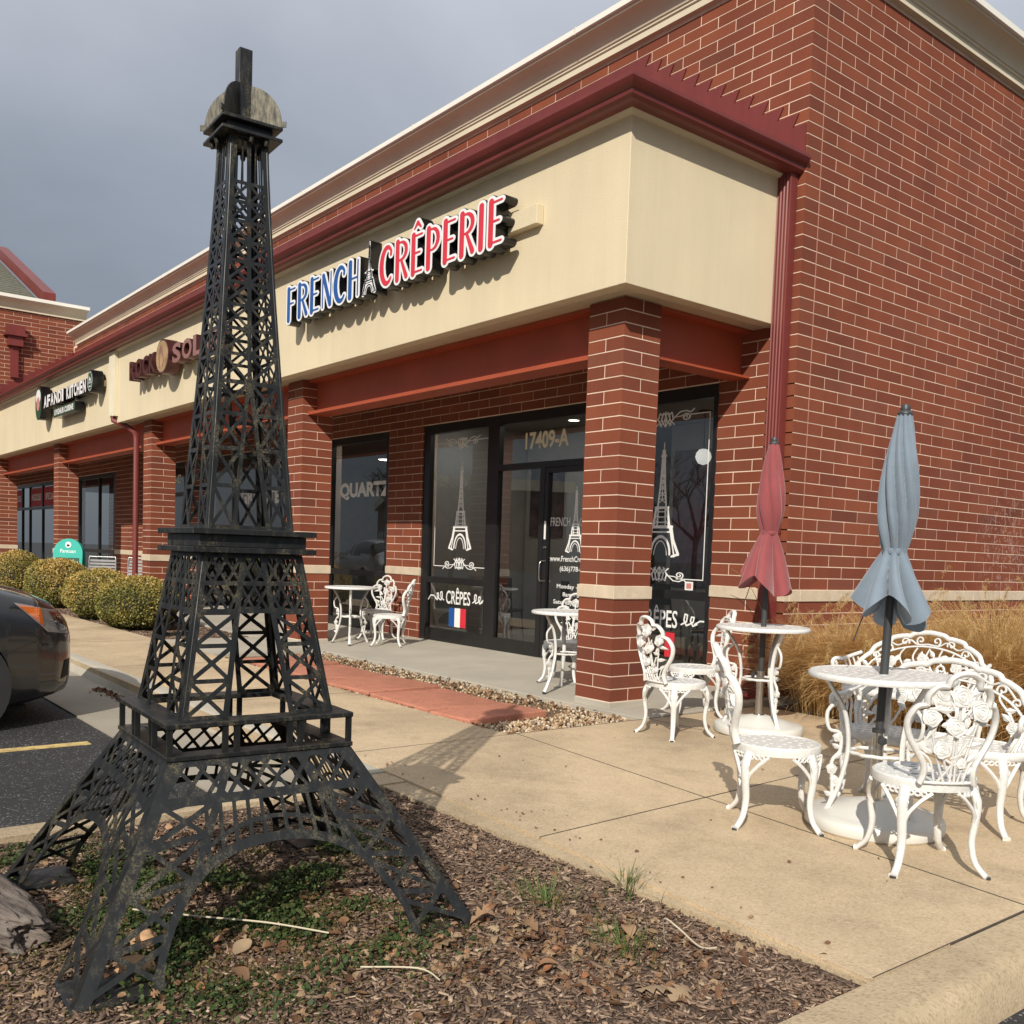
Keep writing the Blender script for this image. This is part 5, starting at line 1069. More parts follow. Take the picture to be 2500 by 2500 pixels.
# ---- love seats
def make_bench(Wd=0.87, D=0.35):
    c = empty('garden_bench'); w2 = Wd / 2
    s_ = SDF(-w2 - 0.02, w2 + 0.02, -D / 2 - 0.02, D / 2 + 0.02, 0.005); q = np.hypot(np.maximum(np.abs(s_.X) - (w2 - D / 2), 0), s_.Y) - D / 2; s_.D = q
    for i in range(18):
        x_ = -w2 + 0.09 + i * (Wd - 0.18) / 17
        for j_ in range(5): y_ = -0.125 + 0.0625 * j_; s_.ell((x_ + (0.012 if j_ % 2 else -0.012), y_), 0.017, 0.020, True)
    b_ = MB(); b_.prism(s_.loops(), lambda x_, y_, d: (x_, y_, d), ZS - 0.010, ZS); seat = b_.build('seat', 'white_iron', c)
    rim = [(w2 - D / 2 + D / 2 * math.cos(R(a)), D / 2 * math.sin(R(a))) for a in range(-90, 91, 10)] + [(-(w2 - D / 2) + D / 2 * math.cos(R(a)), D / 2 * math.sin(R(a))) for a in range(90, 271, 10)]
    b_ = MB(); b_.tube([(x_, y_, ZS - 0.014) for x_, y_ in rim], 0.014, 8, closed=True, flat=(1.4, 0.6, (0, 0, 1))); b_.build('rim', 'white_iron', seat, smooth=60)
    for sx in (-1, 1):
        for sy in (-1, 1):
            o = Vector((sx * 0.75, sy * 0.66, 0)).normalized(); t_ = (sx * (w2 - 0.075), sy * (D / 2 - 0.035), ZS - 0.026); b_ = MB(); leg(b_, t_, o, ZS - 0.026, 0.075); lg = b_.build('leg', 'white_iron', c, smooth=60); knee_panel(lg, t_, o, ZS, 0.2)
    def bk(u, z): return Vector((u, D / 2 - 0.025 - 0.05 * (u / w2) ** 2 + 0.20 * z, ZS + z))
    BH = 0.36
    half_ = [(w2 - 0.03, 0.0), (w2 - 0.005, 0.06), (w2 - 0.005, 0.13), (w2 - 0.05, 0.185), (w2 - 0.075, 0.205), (w2 - 0.10, 0.25), (w2 - 0.16, 0.285), (w2 - 0.19, 0.295), (w2 - 0.21, 0.318), (0.150, 0.334), (0.125, 0.334), (0.095, 0.352), (0.045, BH), (0.0, BH + 0.004)]
    out = [(-u, z) for u, z in half_] + [(u, z) for u, z in half_[::-1][1:]]
    b_ = MB(); b_.tube([bk(v.x, v.y) for v in crom([(u, z, 0) for u, z in out], 4)], 0.0145, 8, flat=(0.9, 1.1, (0, 1, 0))); fr = b_.build('back_frame', 'white_iron', c, smooth=60)
    b_ = MB(); b_.tube([bk((w2 - 0.05) * math.cos(R(a)), 0.05 + 0.225 * math.sin(R(a))) for a in range(0, 181, 8)], 0.0075, 6)
    for u in (-0.36, -0.27, -0.18, -0.08, 0.02, 0.12, 0.22, 0.31): b_.tube(crom([bk(u, 0.0), bk(u * 0.92 + 0.03, 0.11), bk(u * 0.85 - 0.02, 0.20), bk(u * 0.8, 0.265 - 0.25 * u * u)], 4), 0.0062, 6)
    for sg in (-1, 1):
        for (u, z, r_, a0, a1) in ((0.052, 0.312, 0.027, -60, 330), (0.150, 0.295, 0.028, 200, -190), (0.250, 0.250, 0.027, 200, -190), (0.325, 0.195, 0.022, 180, -190)):
            b_.tube([bk(sg * x_, y_) for x_, y_ in spiral((u, z), r_, a0, a1, 16)], 0.0062, 6)
        b_.tube(crom([bk(sg * 0.0, 0.29), bk(sg * 0.07, 0.285), bk(sg * 0.12, 0.308), bk(sg * 0.19, 0.27), bk(sg * 0.25, 0.28), bk(sg * 0.315, 0.215)], 4), 0.006, 6)
    b_.build('scrollwork', 'white_iron', fr, smooth=60)
    nb = Vector((0, -1, 0.15))
    for i, (u, z, r_) in enumerate(((-0.02, 0.19, 0.038), (-0.22, 0.165, 0.035), (0.20, 0.16, 0.035), (-0.33, 0.08, 0.028), (0.32, 0.08, 0.03), (0.09, 0.075, 0.032), (-0.12, 0.07, 0.030))):
        b_ = MB(); rose(b_, bk(u, z) + nb * 0.004, r_, nb, (0, 0, 1), i); rose(b_, bk(u, z) - nb * 0.004, r_ * 0.95, -nb, (0, 0, 1), i); b_.build('rose', 'white_iron', fr, smooth=50)
    b_ = MB()
    for i in range(26):
        u = -0.40 + 0.80 * i / 25; z = 0.06 + 0.19 * ((i * 37) % 10) / 10 * (1 - (u / 0.5) ** 2); a = (i * 2.4); cleaf(b_, bk(u, z), bk(u + 0.055 * math.cos(a), z + 0.055 * math.sin(a)), 0.016, nb)
    b_.build('leaves', 'white_iron', fr, smooth=50)
    for sg in (-1, 1):
        b_ = MB(); P = lambda y_, z, dx=0: Vector((sg * (w2 - 0.02 + dx), y_, ZS + z))
        b_.tube(crom([P(D / 2 - 0.04, 0.205), P(0.06, 0.19, 0.012), P(-0.06, 0.17, 0.02), P(-0.14, 0.175, 0.024), P(-0.175, 0.155, 0.024), P(-0.165, 0.12, 0.02), P(-0.135, 0.125, 0.018)], 5), 0.0125, 8)
        b_.tube(crom([P(-0.150, 0.16, 0.02), P(-0.115, 0.09, 0.0), P(-0.13, 0.04, -0.02), P(-0.11, 0.0, -0.04)], 4), 0.0095, 7)
        for y_ in (-0.07, -0.02, 0.04, 0.10): b_.tube(crom([P(y_ - 0.03, 0.0, -0.03), P(y_, 0.07, -0.01), P(y_ + 0.03, 0.12, 0), P(y_ + 0.01, 0.175, 0.01)], 4), 0.006, 6)
        b_.build('arm', 'white_iron', c, smooth=60)
    return c
BN = make_bench()
place(BN, 0, (2.63, -2.40, 0), 8, 'white scrollwork love seat nearer the blue umbrella table', 'bench', 'white scrollwork love seats')
place(BN, 1, (1.85, -1.22, 0.045), 3, 'white scrollwork love seat farther back against the straw coloured grass', 'bench', 'white scrollwork love seats')

# ---- closed umbrellas and their bases
def make_base(R_=0.305):
    c = empty('umbrella_base'); b_ = MB()
    b_.lathe([(0, -0.0), (R_ - 0.012, 0.0), (R_ - 0.004, 0.006), (R_, 0.012), (R_, 0.048), (R_ - 0.006, 0.060), (R_ - 0.020, 0.066), (R_ - 0.055, 0.070), (R_ - 0.075, 0.074), (R_ - 0.12, 0.092), (0.085, 0.118), (0.05, 0.126), (0.0, 0.126)], 56); b_.build('weight', 'white_plastic', c, smooth=35)
    b_ = MB(); b_.lathe([(0.040, 0.125), (0.040, 0.129), (0.026, 0.131), (0.026, 0.44), (0.0, 0.44)], 24); b_.build('tube', 'steel', c, smooth=40)
    b_ = MB(); b_.lathe([(0.029, 0.435), (0.029, 0.452), (0.024, 0.454), (0, 0.454)], 20); b_.build('collar', 'dark_plastic', c, smooth=40)
    b_ = MB(); b_.lathe([(0.006, 0), (0.006, 0.02), (0.019, 0.022), (0.021, 0.030), (0.019, 0.040), (0, 0.042)], 12, wob=lambda a, i: 1 + (0.08 * math.cos(6 * a) if i > 1 else 0)); o_ = b_.build('knob', 'dark_plastic', c, smooth=40); o_.location = (0.024, 0, 0.405); o_.rotation_euler = (0, R(90), 0)
    return c
UB = make_base()
place(UB, 0, (0.80, -1.33, 0), 200, 'white plastic umbrella base with steel tube under the red umbrella', 'umbrella base', 'umbrella bases')
place(UB, 1, (2.605, -2.835, 0), -40, 'white plastic umbrella base with steel tube under the blue umbrella', 'umbrella base', 'umbrella bases')
def umbrella(loc, H, z_hem, z_tie, mat, lean, label, seed, flare=0.155, tie_r=0.058, twist=2.3, rmax=0.082):
    loc = (loc[0] - 0.30 * math.sin(lean[1]), loc[1] + 0.30 * math.sin(lean[0]), loc[2]); c = empty('patio_umbrella', loc, 0, label, 'umbrella', 'closed patio umbrellas'); c.rotation_euler = lean
    b_ = MB(); b_.tube([(0, 0, 0.14), (0, 0, H - 0.03)], 0.019, 14); b_.build('pole', 'pole_gray', c, smooth=40)
    b_ = MB(); b_.lathe([(0.030, H - 0.055), (0.033, H - 0.045), (0.031, H - 0.036), (0.021, H - 0.030), (0.022, H - 0.018), (0.016, H - 0.004), (0.0, H)], 16); b_.build('finial', 'pole_gray', c, smooth=50)
    rn = random.Random(seed); NA, NZ = 128, 60; zt = H - 0.05; ph = [rn.uniform(0, 6.28) for _ in range(6)]; vs = []
    for i in range(NZ + 1):
        t_ = i / NZ; z = zt + (z_hem - zt) * t_
        tt = (zt - z_tie) / (zt - z_hem)
        if t_ < tt:
            s_ = t_ / tt; r0 = 0.030 + (rmax - 0.030) * (math.sin(math.pi * min(1, s_ * 0.92 + 0.02)) ** 0.8 * 0.55 + 0.45 * s_) if s_ < 0.9 else None
            r0 = 0.030 + (rmax - 0.030) * math.sin(math.pi * 0.5 * min(1, s_ * 1.5)) if s_ < 0.72 else rmax + (tie_r - rmax) * ((s_ - 0.72) / 0.28) ** 1.6
            amp = 0.10 + 0.10 * s_
        else:
            s_ = (t_ - tt) / (1 - tt); r0 = tie_r + flare * (s_ ** 0.9); amp = 0.12 + 0.20 * s_ ** 0.7
        for k in range(NA):
            a = 2 * math.pi * k / NA; tw = a + twist * (z - z_tie) * (1.0 if z > z_tie else 0.3)
            tw += 0.35 * math.sin(1.0 * a + ph[5] + 2.2 * z); fold = abs(math.sin(3.5 * tw + ph[0])) ** 0.75; f2 = math.sin(7 * tw + ph[1]) * 0.38 + math.sin(12 * tw + ph[2] + 3 * z) * 0.16
            r_ = r0 * (1 - amp * 1.3 + amp * (2.1 * fold + 0.55 * f2))
            if t_ > tt: r_ *= 1 + 0.18 * math.sin(a * 2 + ph[3]) * s_
            dz = 0.0 if t_ < tt else -0.055 * s_ * math.cos(4 * tw + ph[0] + 0.4) * 1.0 + 0.035 * s_ * math.sin(a + ph[4])
            vs.append((r_ * math.cos(a), r_ * math.sin(a), z + dz))
    fs = [(i * NA + k, i * NA + (k + 1) % NA, (i + 1) * NA + (k + 1) % NA, (i + 1) * NA + k) for i in range(NZ) for k in range(NA)]
    # inner hem turned up inside
    o0 = len(vs)
    for k in range(NA): x_, y_, z = vs[NZ * NA + k]; vs.append((x_ * 0.55, y_ * 0.55, z + 0.05))
    fs += [(NZ * NA + k, NZ * NA + (k + 1) % NA, o0 + (k + 1) % NA, o0 + k) for k in range(NA)]
    o1 = len(vs)
    for k in range(NA): x_, y_, z = vs[o0 + k]; vs.append((0.022 * math.cos(2 * math.pi * k / NA), 0.022 * math.sin(2 * math.pi * k / NA), z_tie - 0.10))
    fs += [(o0 + k, o0 + (k + 1) % NA, o1 + (k + 1) % NA, o1 + k) for k in range(NA)]
    b_ = MB(); b_.add(vs, fs); cn = b_.build('canopy', mat, c, smooth=80)
    b_ = MB(); b_.lathe([(tie_r * 1.10, -0.014), (tie_r * 1.14, -0.012), (tie_r * 1.14, 0.012), (tie_r * 1.10, 0.014), (tie_r * 1.06, 0.0), (tie_r * 1.10, -0.014)], 40, (0, 0, z_tie), wob=lambda a, i: 1 + 0.05 * math.sin(3 * a + seed)); b_.build('tie_strap', mat, cn, smooth=50)
    b_ = MB(); b_.tube(crom([(-0.05, -0.06, z_tie - 0.20), (-0.075, -0.085, z_hem - 0.02), (-0.10, -0.11, z_hem - 0.14)], 4), 0.003, 5); b_.build('cord', 'dark_plastic', c)
    return c
umbrella((0.80, -1.33, 0), 2.05, 1.03, 1.395, 'fabric_red', (R(0.8), R(1.2), 0), 'closed faded red umbrella standing by the brick corner', 3, flare=0.125, tie_r=0.052, rmax=0.086)
umbrella((2.605, -2.835, 0), 1.915, 0.985, 1.262, 'fabric_blue', (R(0.2), R(1.6), 0), 'closed dusty blue umbrella in front of the brick side wall', 11, flare=0.100, tie_r=0.046, rmax=0.077)
# ================================================================ SCATTERED PIECES
from mathutils import noise as mn
def scatter(name, V, F, pos, rot, scl, rnd, mat, parent=None, smooth=False):
    V = np.asarray(V, float); N_ = len(pos); nv = len(V); k = len(F[0])
    P = np.einsum('nij,nvj->nvi', rot, V[None] * np.asarray(scl, float).reshape(N_, 1, -1)) + np.asarray(pos)[:, None, :]
    fa = (np.asarray(F)[None] + (np.arange(N_) * nv)[:, None, None]).reshape(-1, k); me = bpy.data.meshes.new(name)
    me.vertices.add(N_ * nv); me.vertices.foreach_set('co', P.reshape(-1).astype(np.float32)); nf = len(fa)
    me.loops.add(nf * k); me.loops.foreach_set('vertex_index', fa.reshape(-1).astype(np.int32)); me.polygons.add(nf); me.polygons.foreach_set('loop_start', np.arange(0, nf * k, k, dtype=np.int32)); me.polygons.foreach_set('loop_total', np.full(nf, k, dtype=np.int32))
    if smooth: me.polygons.foreach_set('use_smooth', np.ones(nf, dtype=bool))
    me.update(calc_edges=True); at = me.attributes.new('rnd', 'FLOAT', 'POINT'); at.data.foreach_set('value', np.repeat(rnd, nv).astype(np.float32)); me.materials.append(M[mat])
    return link(bpy.data.objects.new(name, me), parent)
def eul(ax, ay, az):
    cx, sx, cy, sy, cz, sz = np.cos(ax), np.sin(ax), np.cos(ay), np.sin(ay), np.cos(az), np.sin(az); Rm = np.empty((len(ax), 3, 3))
    Rm[:, 0, 0] = cz * cy; Rm[:, 0, 1] = cz * sy * sx - sz * cx; Rm[:, 0, 2] = cz * sy * cx + sz * sx; Rm[:, 1, 0] = sz * cy; Rm[:, 1, 1] = sz * sy * sx + cz * cx; Rm[:, 1, 2] = sz * sy * cx - cz * sx; Rm[:, 2, 0] = -sy; Rm[:, 2, 1] = cy * sx; Rm[:, 2, 2] = cy * cx
    return Rm
def zbed(x, y): return -0.035 + 0.022 * mn.noise((x, y, 3.3)) + 0.0088 * mn.noise((7 * x, 7 * y, 1.3))
U = rng.uniform
def bedpts(n, x0=0.80, x1=3.50, y0=-6.75, y1=-4.22):
    x = U(x0, x1, n); y = U(y0, y1, n); y = np.where(y > -4.16 - 0.055 * x - 0.02, y - 0.2, y); return np.column_stack([x, y, [zbed(a, c) for a, c in zip(x, y)]])
BV = [(-.5, -.5, -.5), (.5, -.42, -.5), (.47, .5, -.5), (-.5, .38, -.5), (-.47, -.5, .5), (.5, -.5, .5), (.42, .45, .5), (-.5, .5, .5)]
# --- mulch
n = 52000; P = bedpts(n); L_ = 0.012 + 0.045 * rng.beta(1.6, 4, n); S = np.column_stack([L_, L_ * U(0.12, 0.32, n), L_ * U(0.05, 0.13, n) + 0.001]); P[:, 2] += U(-0.004, 0.012, n)
o = scatter('mulch_chips', BV, BOXF, P, eul(U(-0.5, 0.5, n), rng.normal(0, 0.22, n), U(0, 6.28, n)), S, np.clip(rng.beta(1.6, 2.4, n), 0, 1) + 1e-4, 'mulch'); tag(o, 'dark brown shredded bark mulch covering the bed under the tower', 'mulch', kind='stuff')
# mulch under the hedge
n = 9000; x = U(-16, -6.95, n); P = np.column_stack([x, U(-2.95, -1.66, n), np.full(n, -0.02)]); L_ = U(0.02, 0.06, n)
o = scatter('hedge_mulch', BV, BOXF, P, eul(U(-0.4, 0.4, n), U(-0.2, 0.2, n), U(0, 6.28, n)), np.column_stack([L_, L_ * 0.3, L_ * 0.12]), rng.beta(1.6, 2.4, n) + 1e-4, 'mulch'); tag(o, 'dark bark mulch under the clipped bushes', 'mulch', kind='stuff')
# --- leaf shapes: lobed outline, curled, as quads along the midrib
def leaf_tpl(lobes, curl, cup):
    out = []; ns = 9
    for i in range(ns):
        t_ = i / (ns - 1); w = math.sin(math.pi * min(1, t_ * 0.94 + 0.04)) ** 0.8 * (0.36 if not lobes else (0.30 + 0.16 * ((i % 2) * 2 - 1))); x_ = t_ - 0.5; z_ = curl * math.sin(math.pi * t_) * 0.5 + 0.12 * curl * math.sin(5 * t_)
        out += [(x_, -w, z_ + cup * w), (x_, 0, z_), (x_, w, z_ + cup * w * 0.7)]
    F = []
    for i in range(ns - 1):
        for k in range(2): a = i * 3 + k; F.append((a, a + 3, a + 4, a + 1))
    return out, F
LT = [leaf_tpl(0, 0.25, 0.35), leaf_tpl(1, 0.18, -0.3), leaf_tpl(1, 0.4, 0.6), leaf_tpl(0, -0.2, 0.8)]
def leafpts(n):
    c = [(2.72, -4.98, 0.42), (2.60, -5.20, 0.30), (3.0, -4.75, 0.35), (2.3, -5.55, 0.4), (1.0, -4.6, 0.35), (2.2, -6.0, 0.4), (1.5, -6.2, 0.35)]; out = []
    while len(out) < n:
        if random.random() < 0.62: q = random.choice(c[:4] if random.random() < 0.7 else c); x, y = random.gauss(q[0], q[2] * 0.6), random.gauss(q[1], q[2] * 0.55)
        else: x, y = random.uniform(0.85, 3.45), random.uniform(-6.6, -4.3)
        if 0.82 < x < 3.48 and -6.7 < y < -4.3: out.append((x, y, zbed(x, y) + random.uniform(0.004, 0.02)))
    return np.array(out)
for i, (V, F) in enumerate(LT):
    n = 380; P = leafpts(n); o = scatter('leaf_litter', V, F, P, eul(rng.normal(0, 0.45, n), rng.normal(0, 0.45, n), U(0, 6.28, n)), U(0.014, 0.040, n), rng.beta(2, 1.6, n) * 0.98 + 1e-4, 'dead_leaf', smooth=True); tag(o, ('small brown leaf litter strewn over the mulch', 'torn tan leaf litter strewn over the mulch', 'curled russet leaf litter strewn over the mulch', 'folded brown leaf litter strewn over the mulch')[i], 'leaves', kind='stuff')
BL = [(3.185, -4.896, 0.11, 0.86, 1, 'large tan oak leaf lying alone near the kerb'), (3.245, -4.86, 0.09, 0.78, 1, 'tan leaf half under the large oak leaf near the kerb'), (2.838, -4.653, 0.07, 0.90, 0, 'pale tan leaf at the back of the leaf pile'), (2.80, -4.71, 0.075, 0.85, 3, 'folded leaf beside the pale tan one at the back of the pile'), (2.723, -4.976, 0.10, 0.22, 1, 'darkest chocolate brown leaf in the middle of the leaf pile'), (2.66, -4.93, 0.085, 0.55, 2, 'curled mid brown leaf in the middle of the leaf pile'), (2.899, -5.047, 0.07, 0.92, 0, 'tan leaf at the front of the leaf pile'), (2.599, -5.218, 0.09, 0.65, 1, 'tan leaf in front of the right tower foot'), (2.52, -5.00, 0.09, 0.9, 2, 'curled leaf leaning on the right tower foot'), (2.10, -5.30, 0.09, 0.2, 2, 'dark curled leaf under the tower arch, left of its neighbour'), (2.02, -5.38, 0.08, 0.42, 3, 'brown folded leaf under the tower arch, right behind the dark one'), (1.02, -4.60, 0.085, 0.4, 1, 'brown leaf in the far corner of the bed by the pavement'), (2.28, -5.72, 0.07, 0.82, 3, 'pale leaf between the weeds in front of the arch'), (2.45, -5.80, 0.07, 0.5, 0, 'brown leaf in front of the near tower leg')]
lm = []
for V, F in LT:
    b = MB(); b.add(V, F); m_ = b.mesh('fallen_leaf'); finish(m_, 'dead_leaf', 180, False); lm.append(m_)
for i, (x, y, s_, rd, k, l) in enumerate(BL):
    o = link(bpy.data.objects.new('fallen_leaf', lm[k])); o.location = (x, y, zbed(x, y) + 0.022); o.scale = (s_, s_, s_); o.rotation_euler = (random.gauss(0, 0.3), random.gauss(0, 0.3), random.uniform(0, 6.28)); o['rnd'] = rd
    tag(o, l, 'leaf', 'large fallen leaves')
# --- low green weeds and moss
def patch_pts(n, cs, thr):
    out = []
    while len(out) < n:
        q = random.choice(cs); x, y = random.gauss(q[0], q[2]), random.gauss(q[1], q[3])
        if 0.84 < x < 3.45 and -6.75 < y < -4.35 and mn.noise((x * 4.2, y * 4.2, 0.7)) > thr + random.gauss(0, 0.12): out.append((x, y, zbed(x, y)))
    return np.array(out)
WC = [(1.42, -5.05, 0.17, 0.12), (1.66, -5.27, 0.20, 0.12), (1.55, -5.15, 0.22, 0.14), (1.84, -5.60, 0.24, 0.16), (1.62, -5.80, 0.25, 0.16), (1.30, -5.95, 0.22, 0.12), (1.25, -6.05, 0.25, 0.12), (2.30, -5.36, 0.18, 0.14), (2.30, -5.85, 0.2, 0.12), (2.0, -5.75, 0.3, 0.2), (1.95, -5.45, 0.25, 0.14)]
WL = [(0, -.25, 0), (.45, -.42, .1), (.95, -.2, .12), (1.0, .2, .12), (.45, .42, .1), (0, .25, 0)]
n = 14000; P = patch_pts(n, WC, 0.08); hgt = np.abs(rng.normal(0, 1, n)) * 0.012; P[:, 2] += 0.006 + hgt
o = scatter('ground_weeds', WL, [(0, 1, 2, 3, 4, 5)], P, eul(rng.normal(0, 0.45, n), rng.normal(-0.2, 0.45, n), U(0, 6.28, n)), U(0.008, 0.017, n), np.clip(0.2 + hgt * 22 + rng.normal(0, 0.18, n), 0.01, 0.98), 'weed'); tag(o, 'low green weeds creeping under the tower', 'weeds', kind='stuff')
n = 30000; P = patch_pts(n, WC + [(2.1, -6.1, 0.3, 0.2), (2.4, -5.6, 0.25, 0.2)], -0.22); P[:, 2] += U(0.0, 0.014, n)
o = scatter('moss', WL, [(0, 1, 2, 3, 4, 5)], P, eul(rng.normal(0, 0.7, n), rng.normal(-0.2, 0.7, n), U(0, 6.28, n)), U(0.005, 0.011, n), U(0.01, 0.98, n), 'moss'); tag(o, 'olive moss and withered weeds around the tower legs', 'moss', kind='stuff')
def blades(name, N_, c, sp, Lr, wd, mat, label=None, cat=None, group=None, lean=0.9, rndf=None, plume=0, parent=None, bias=(0, 0), segs=6, droop=1.2, kind=None):
    a = U(0, 6.28, N_); r0 = np.abs(rng.normal(0, sp, N_)); L_ = U(Lr[0], Lr[1], N_); dirx, diry = np.cos(a) + bias[0], np.sin(a) + bias[1]; nn = np.hypot(dirx, diry) + 1e-6; dirx /= nn; diry /= nn
    e0 = np.abs(rng.normal(0.18, 0.22, N_)) * lean; dr = U(0.5, 1.35, N_) * droop; px, py, pz = c[0] + r0 * np.cos(a), c[1] + r0 * np.sin(a), np.full(N_, c[2]); V = np.zeros((N_, segs + 1, 2, 3)); jit = rng.normal(0, 0.35, N_)
    for i in range(segs + 1):
        t_ = i / segs; w = wd * (1 - 0.85 * t_) * 0.5; sx, sy = -diry, dirx
        V[:, i, 0] = np.column_stack([px + sx * w, py + sy * w, pz]); V[:, i, 1] = np.column_stack([px - sx * w, py - sy * w, pz + w * 0.6])
        an = e0 + dr * (t_ ** 1.35) * 1.15; st = L_ / segs; dj = jit * t_; ddx, ddy = dirx * np.cos(dj) - diry * np.sin(dj), dirx * np.sin(dj) + diry * np.cos(dj)
        px = px + np.sin(an) * st * ddx; py = py + np.sin(an) * st * ddy; pz = np.maximum(pz + np.cos(an) * st, 0.015 + c[2])
    VV = V.reshape(-1, 3); F = []; idx = np.arange(N_)[:, None] * (2 * (segs + 1))
    base = np.array([[2 * i, 2 * i + 1, 2 * i + 3, 2 * i + 2] for i in range(segs)]); fa = (idx[:, :, None] + base[None]).reshape(-1, 4)
    me = bpy.data.meshes.new(name); me.vertices.add(len(VV)); me.vertices.foreach_set('co', VV.reshape(-1).astype(np.float32)); nf = len(fa); me.loops.add(nf * 4); me.loops.foreach_set('vertex_index', fa.reshape(-1).astype(np.int32)); me.polygons.add(nf); me.polygons.foreach_set('loop_start', np.arange(0, nf * 4, 4, dtype=np.int32)); me.polygons.foreach_set('loop_total', np.full(nf, 4, dtype=np.int32)); me.update(calc_edges=True)
    at = me.attributes.new('rnd', 'FLOAT', 'POINT'); at.data.foreach_set('value', np.repeat(np.clip(rndf(N_) if rndf else U(0, 1, N_), 0.001, 0.99), 2 * (segs + 1)).astype(np.float32)); me.materials.append(M[mat]); o_ = link(bpy.data.objects.new(name, me), parent)
    tag(o_, label, cat, group, kind)
    return o_, np.column_stack([px, py, pz]), np.column_stack([dirx, diry]), dr
for i, (x, y, nb_, l) in enumerate(((2.484, -4.70, 110, 'sprouting green grass tuft left of the leaf pile'), (2.52, -4.34, 70, 'thin green grass tuft at the pavement edge of the bed'), (2.94, -4.76, 90, 'bright green grass tuft in the leaf pile'))): blades('blades', nb_, (x, y, zbed(x, y)), 0.07, (0.05, 0.14), 0.004, 'green_grass', kind='stuff', parent=empty('grass_tuft', (0, 0, 0), 0, l, 'grass', 'green grass tufts in the bed'), lean=2.0, droop=0.9)
# dry stems lying about
pmat('pale_stem', (0.52, 0.46, 0.34), 0.8, var=0.1)
for i, (pts, l) in enumerate((([(1.879, -5.917, 0.02), (2.05, -5.75, 0.015), (2.2, -5.6, 0.012), (2.349, -5.47, 0.0)], 'long pale dry stem lying across the weeds'), ([(2.93, -4.58, -0.02), (2.96, -4.62, 0.06), (3.02, -4.62, 0.05), (3.06, -4.56, -0.01), (3.08, -4.50, -0.02)], 'looped dry stem standing in the mulch by the pavement'), ([(2.6, -5.5, -0.01), (2.72, -5.38, 0.0), (2.80, -5.36, -0.01)], 'pale wood splinter on the mulch'))):
    b = MB(); b.tube(crom(pts, 6), 0.0028 if i != 2 else 0.0026, 5, flat=(1, 0.6, (0, 0, 1))); tag(b.build('fallen_twig', 'pale_stem', smooth=60), l, 'twig')
# --- gravel
bm = bmesh.new(); bmesh.ops.create_icosphere(bm, subdivisions=1, radius=0.5); PV = [tuple(v.co) for v in bm.verts]; PF = [tuple(v.index for v in f.verts) for f in bm.faces]; bm.free(); PV = [(x * (1 + 0.12 * math.sin(9 * y)), y * 0.8, z * 0.62) for x, y, z in PV]
pp_ = []
while len(pp_) < 2600:
    k = random.random()
    if k < 0.42: x, y = random.uniform(-0.50, 0.0), random.uniform(-2.93, -1.68)
    elif k < 0.80: x, y = random.uniform(-5.1, -0.2), random.uniform(-2.10, -1.67)
    else: x, y = random.uniform(-5.1, -0.45), random.uniform(-2.93, -2.86)
    pp_.append((x, y, -0.038 + random.uniform(0, 0.022)))
n = len(pp_); o = scatter('gravel', PV, PF, np.array(pp_), eul(U(0, 6.28, n), U(0, 6.28, n), U(0, 6.28, n)), U(0.014, 0.040, n), U(0.01, 0.99, n), 'pebble', smooth=True); tag(o, 'tan river gravel around the red pavers', 'gravel', kind='stuff')
V, F = LT[0]; n = 500; P = np.column_stack([U(-5.0, 0.0, n), np.where(U(0, 1, n) < 0.6, U(-2.12, -1.66, n), U(-2.95, -2.86, n)), np.full(n, -0.012)])
o = scatter('leaf_litter', V, F, P, eul(rng.normal(0, 0.5, n), rng.normal(0, 0.5, n), U(0, 6.28, n)), U(0.015, 0.05, n), rng.beta(2, 1.8, n), 'dead_leaf', smooth=True); tag(o, 'dry leaf crumbs caught along the red pavers', 'leaves', kind='stuff')
n = 260; P = np.column_stack([U(-3.9, -1.9, n), np.full(n, -4.40) - np.abs(rng.normal(0, 0.05, n)), np.full(n, -0.115)]); o = scatter('leaf_litter', V, F, P, eul(rng.normal(0, 0.5, n), rng.normal(0, 0.5, n), U(0, 6.28, n)), U(0.015, 0.05, n), rng.beta(2, 4, n), 'dead_leaf', smooth=True); tag(o, 'dark leaf debris in the gutter below the kerb', 'leaves', kind='stuff')
V, F = LT[3]; n = 70; P = np.column_stack([U(0.1, 3.45, n), U(-4.1, -0.45, n), np.full(n, 0.006)]); P[:40, 1] = -4.12 - 0.055 * P[:40, 0] + np.abs(rng.normal(0, 0.10, 40))
o = scatter('leaf_litter', V, F, P, eul(rng.normal(0, 0.3, n), rng.normal(0, 0.3, n), U(0, 6.28, n)), U(0.006, 0.022, n), rng.beta(2, 3, n), 'dead_leaf', smooth=True); tag(o, 'stray leaf crumbs blown over the patio paving', 'leaves', kind='stuff')
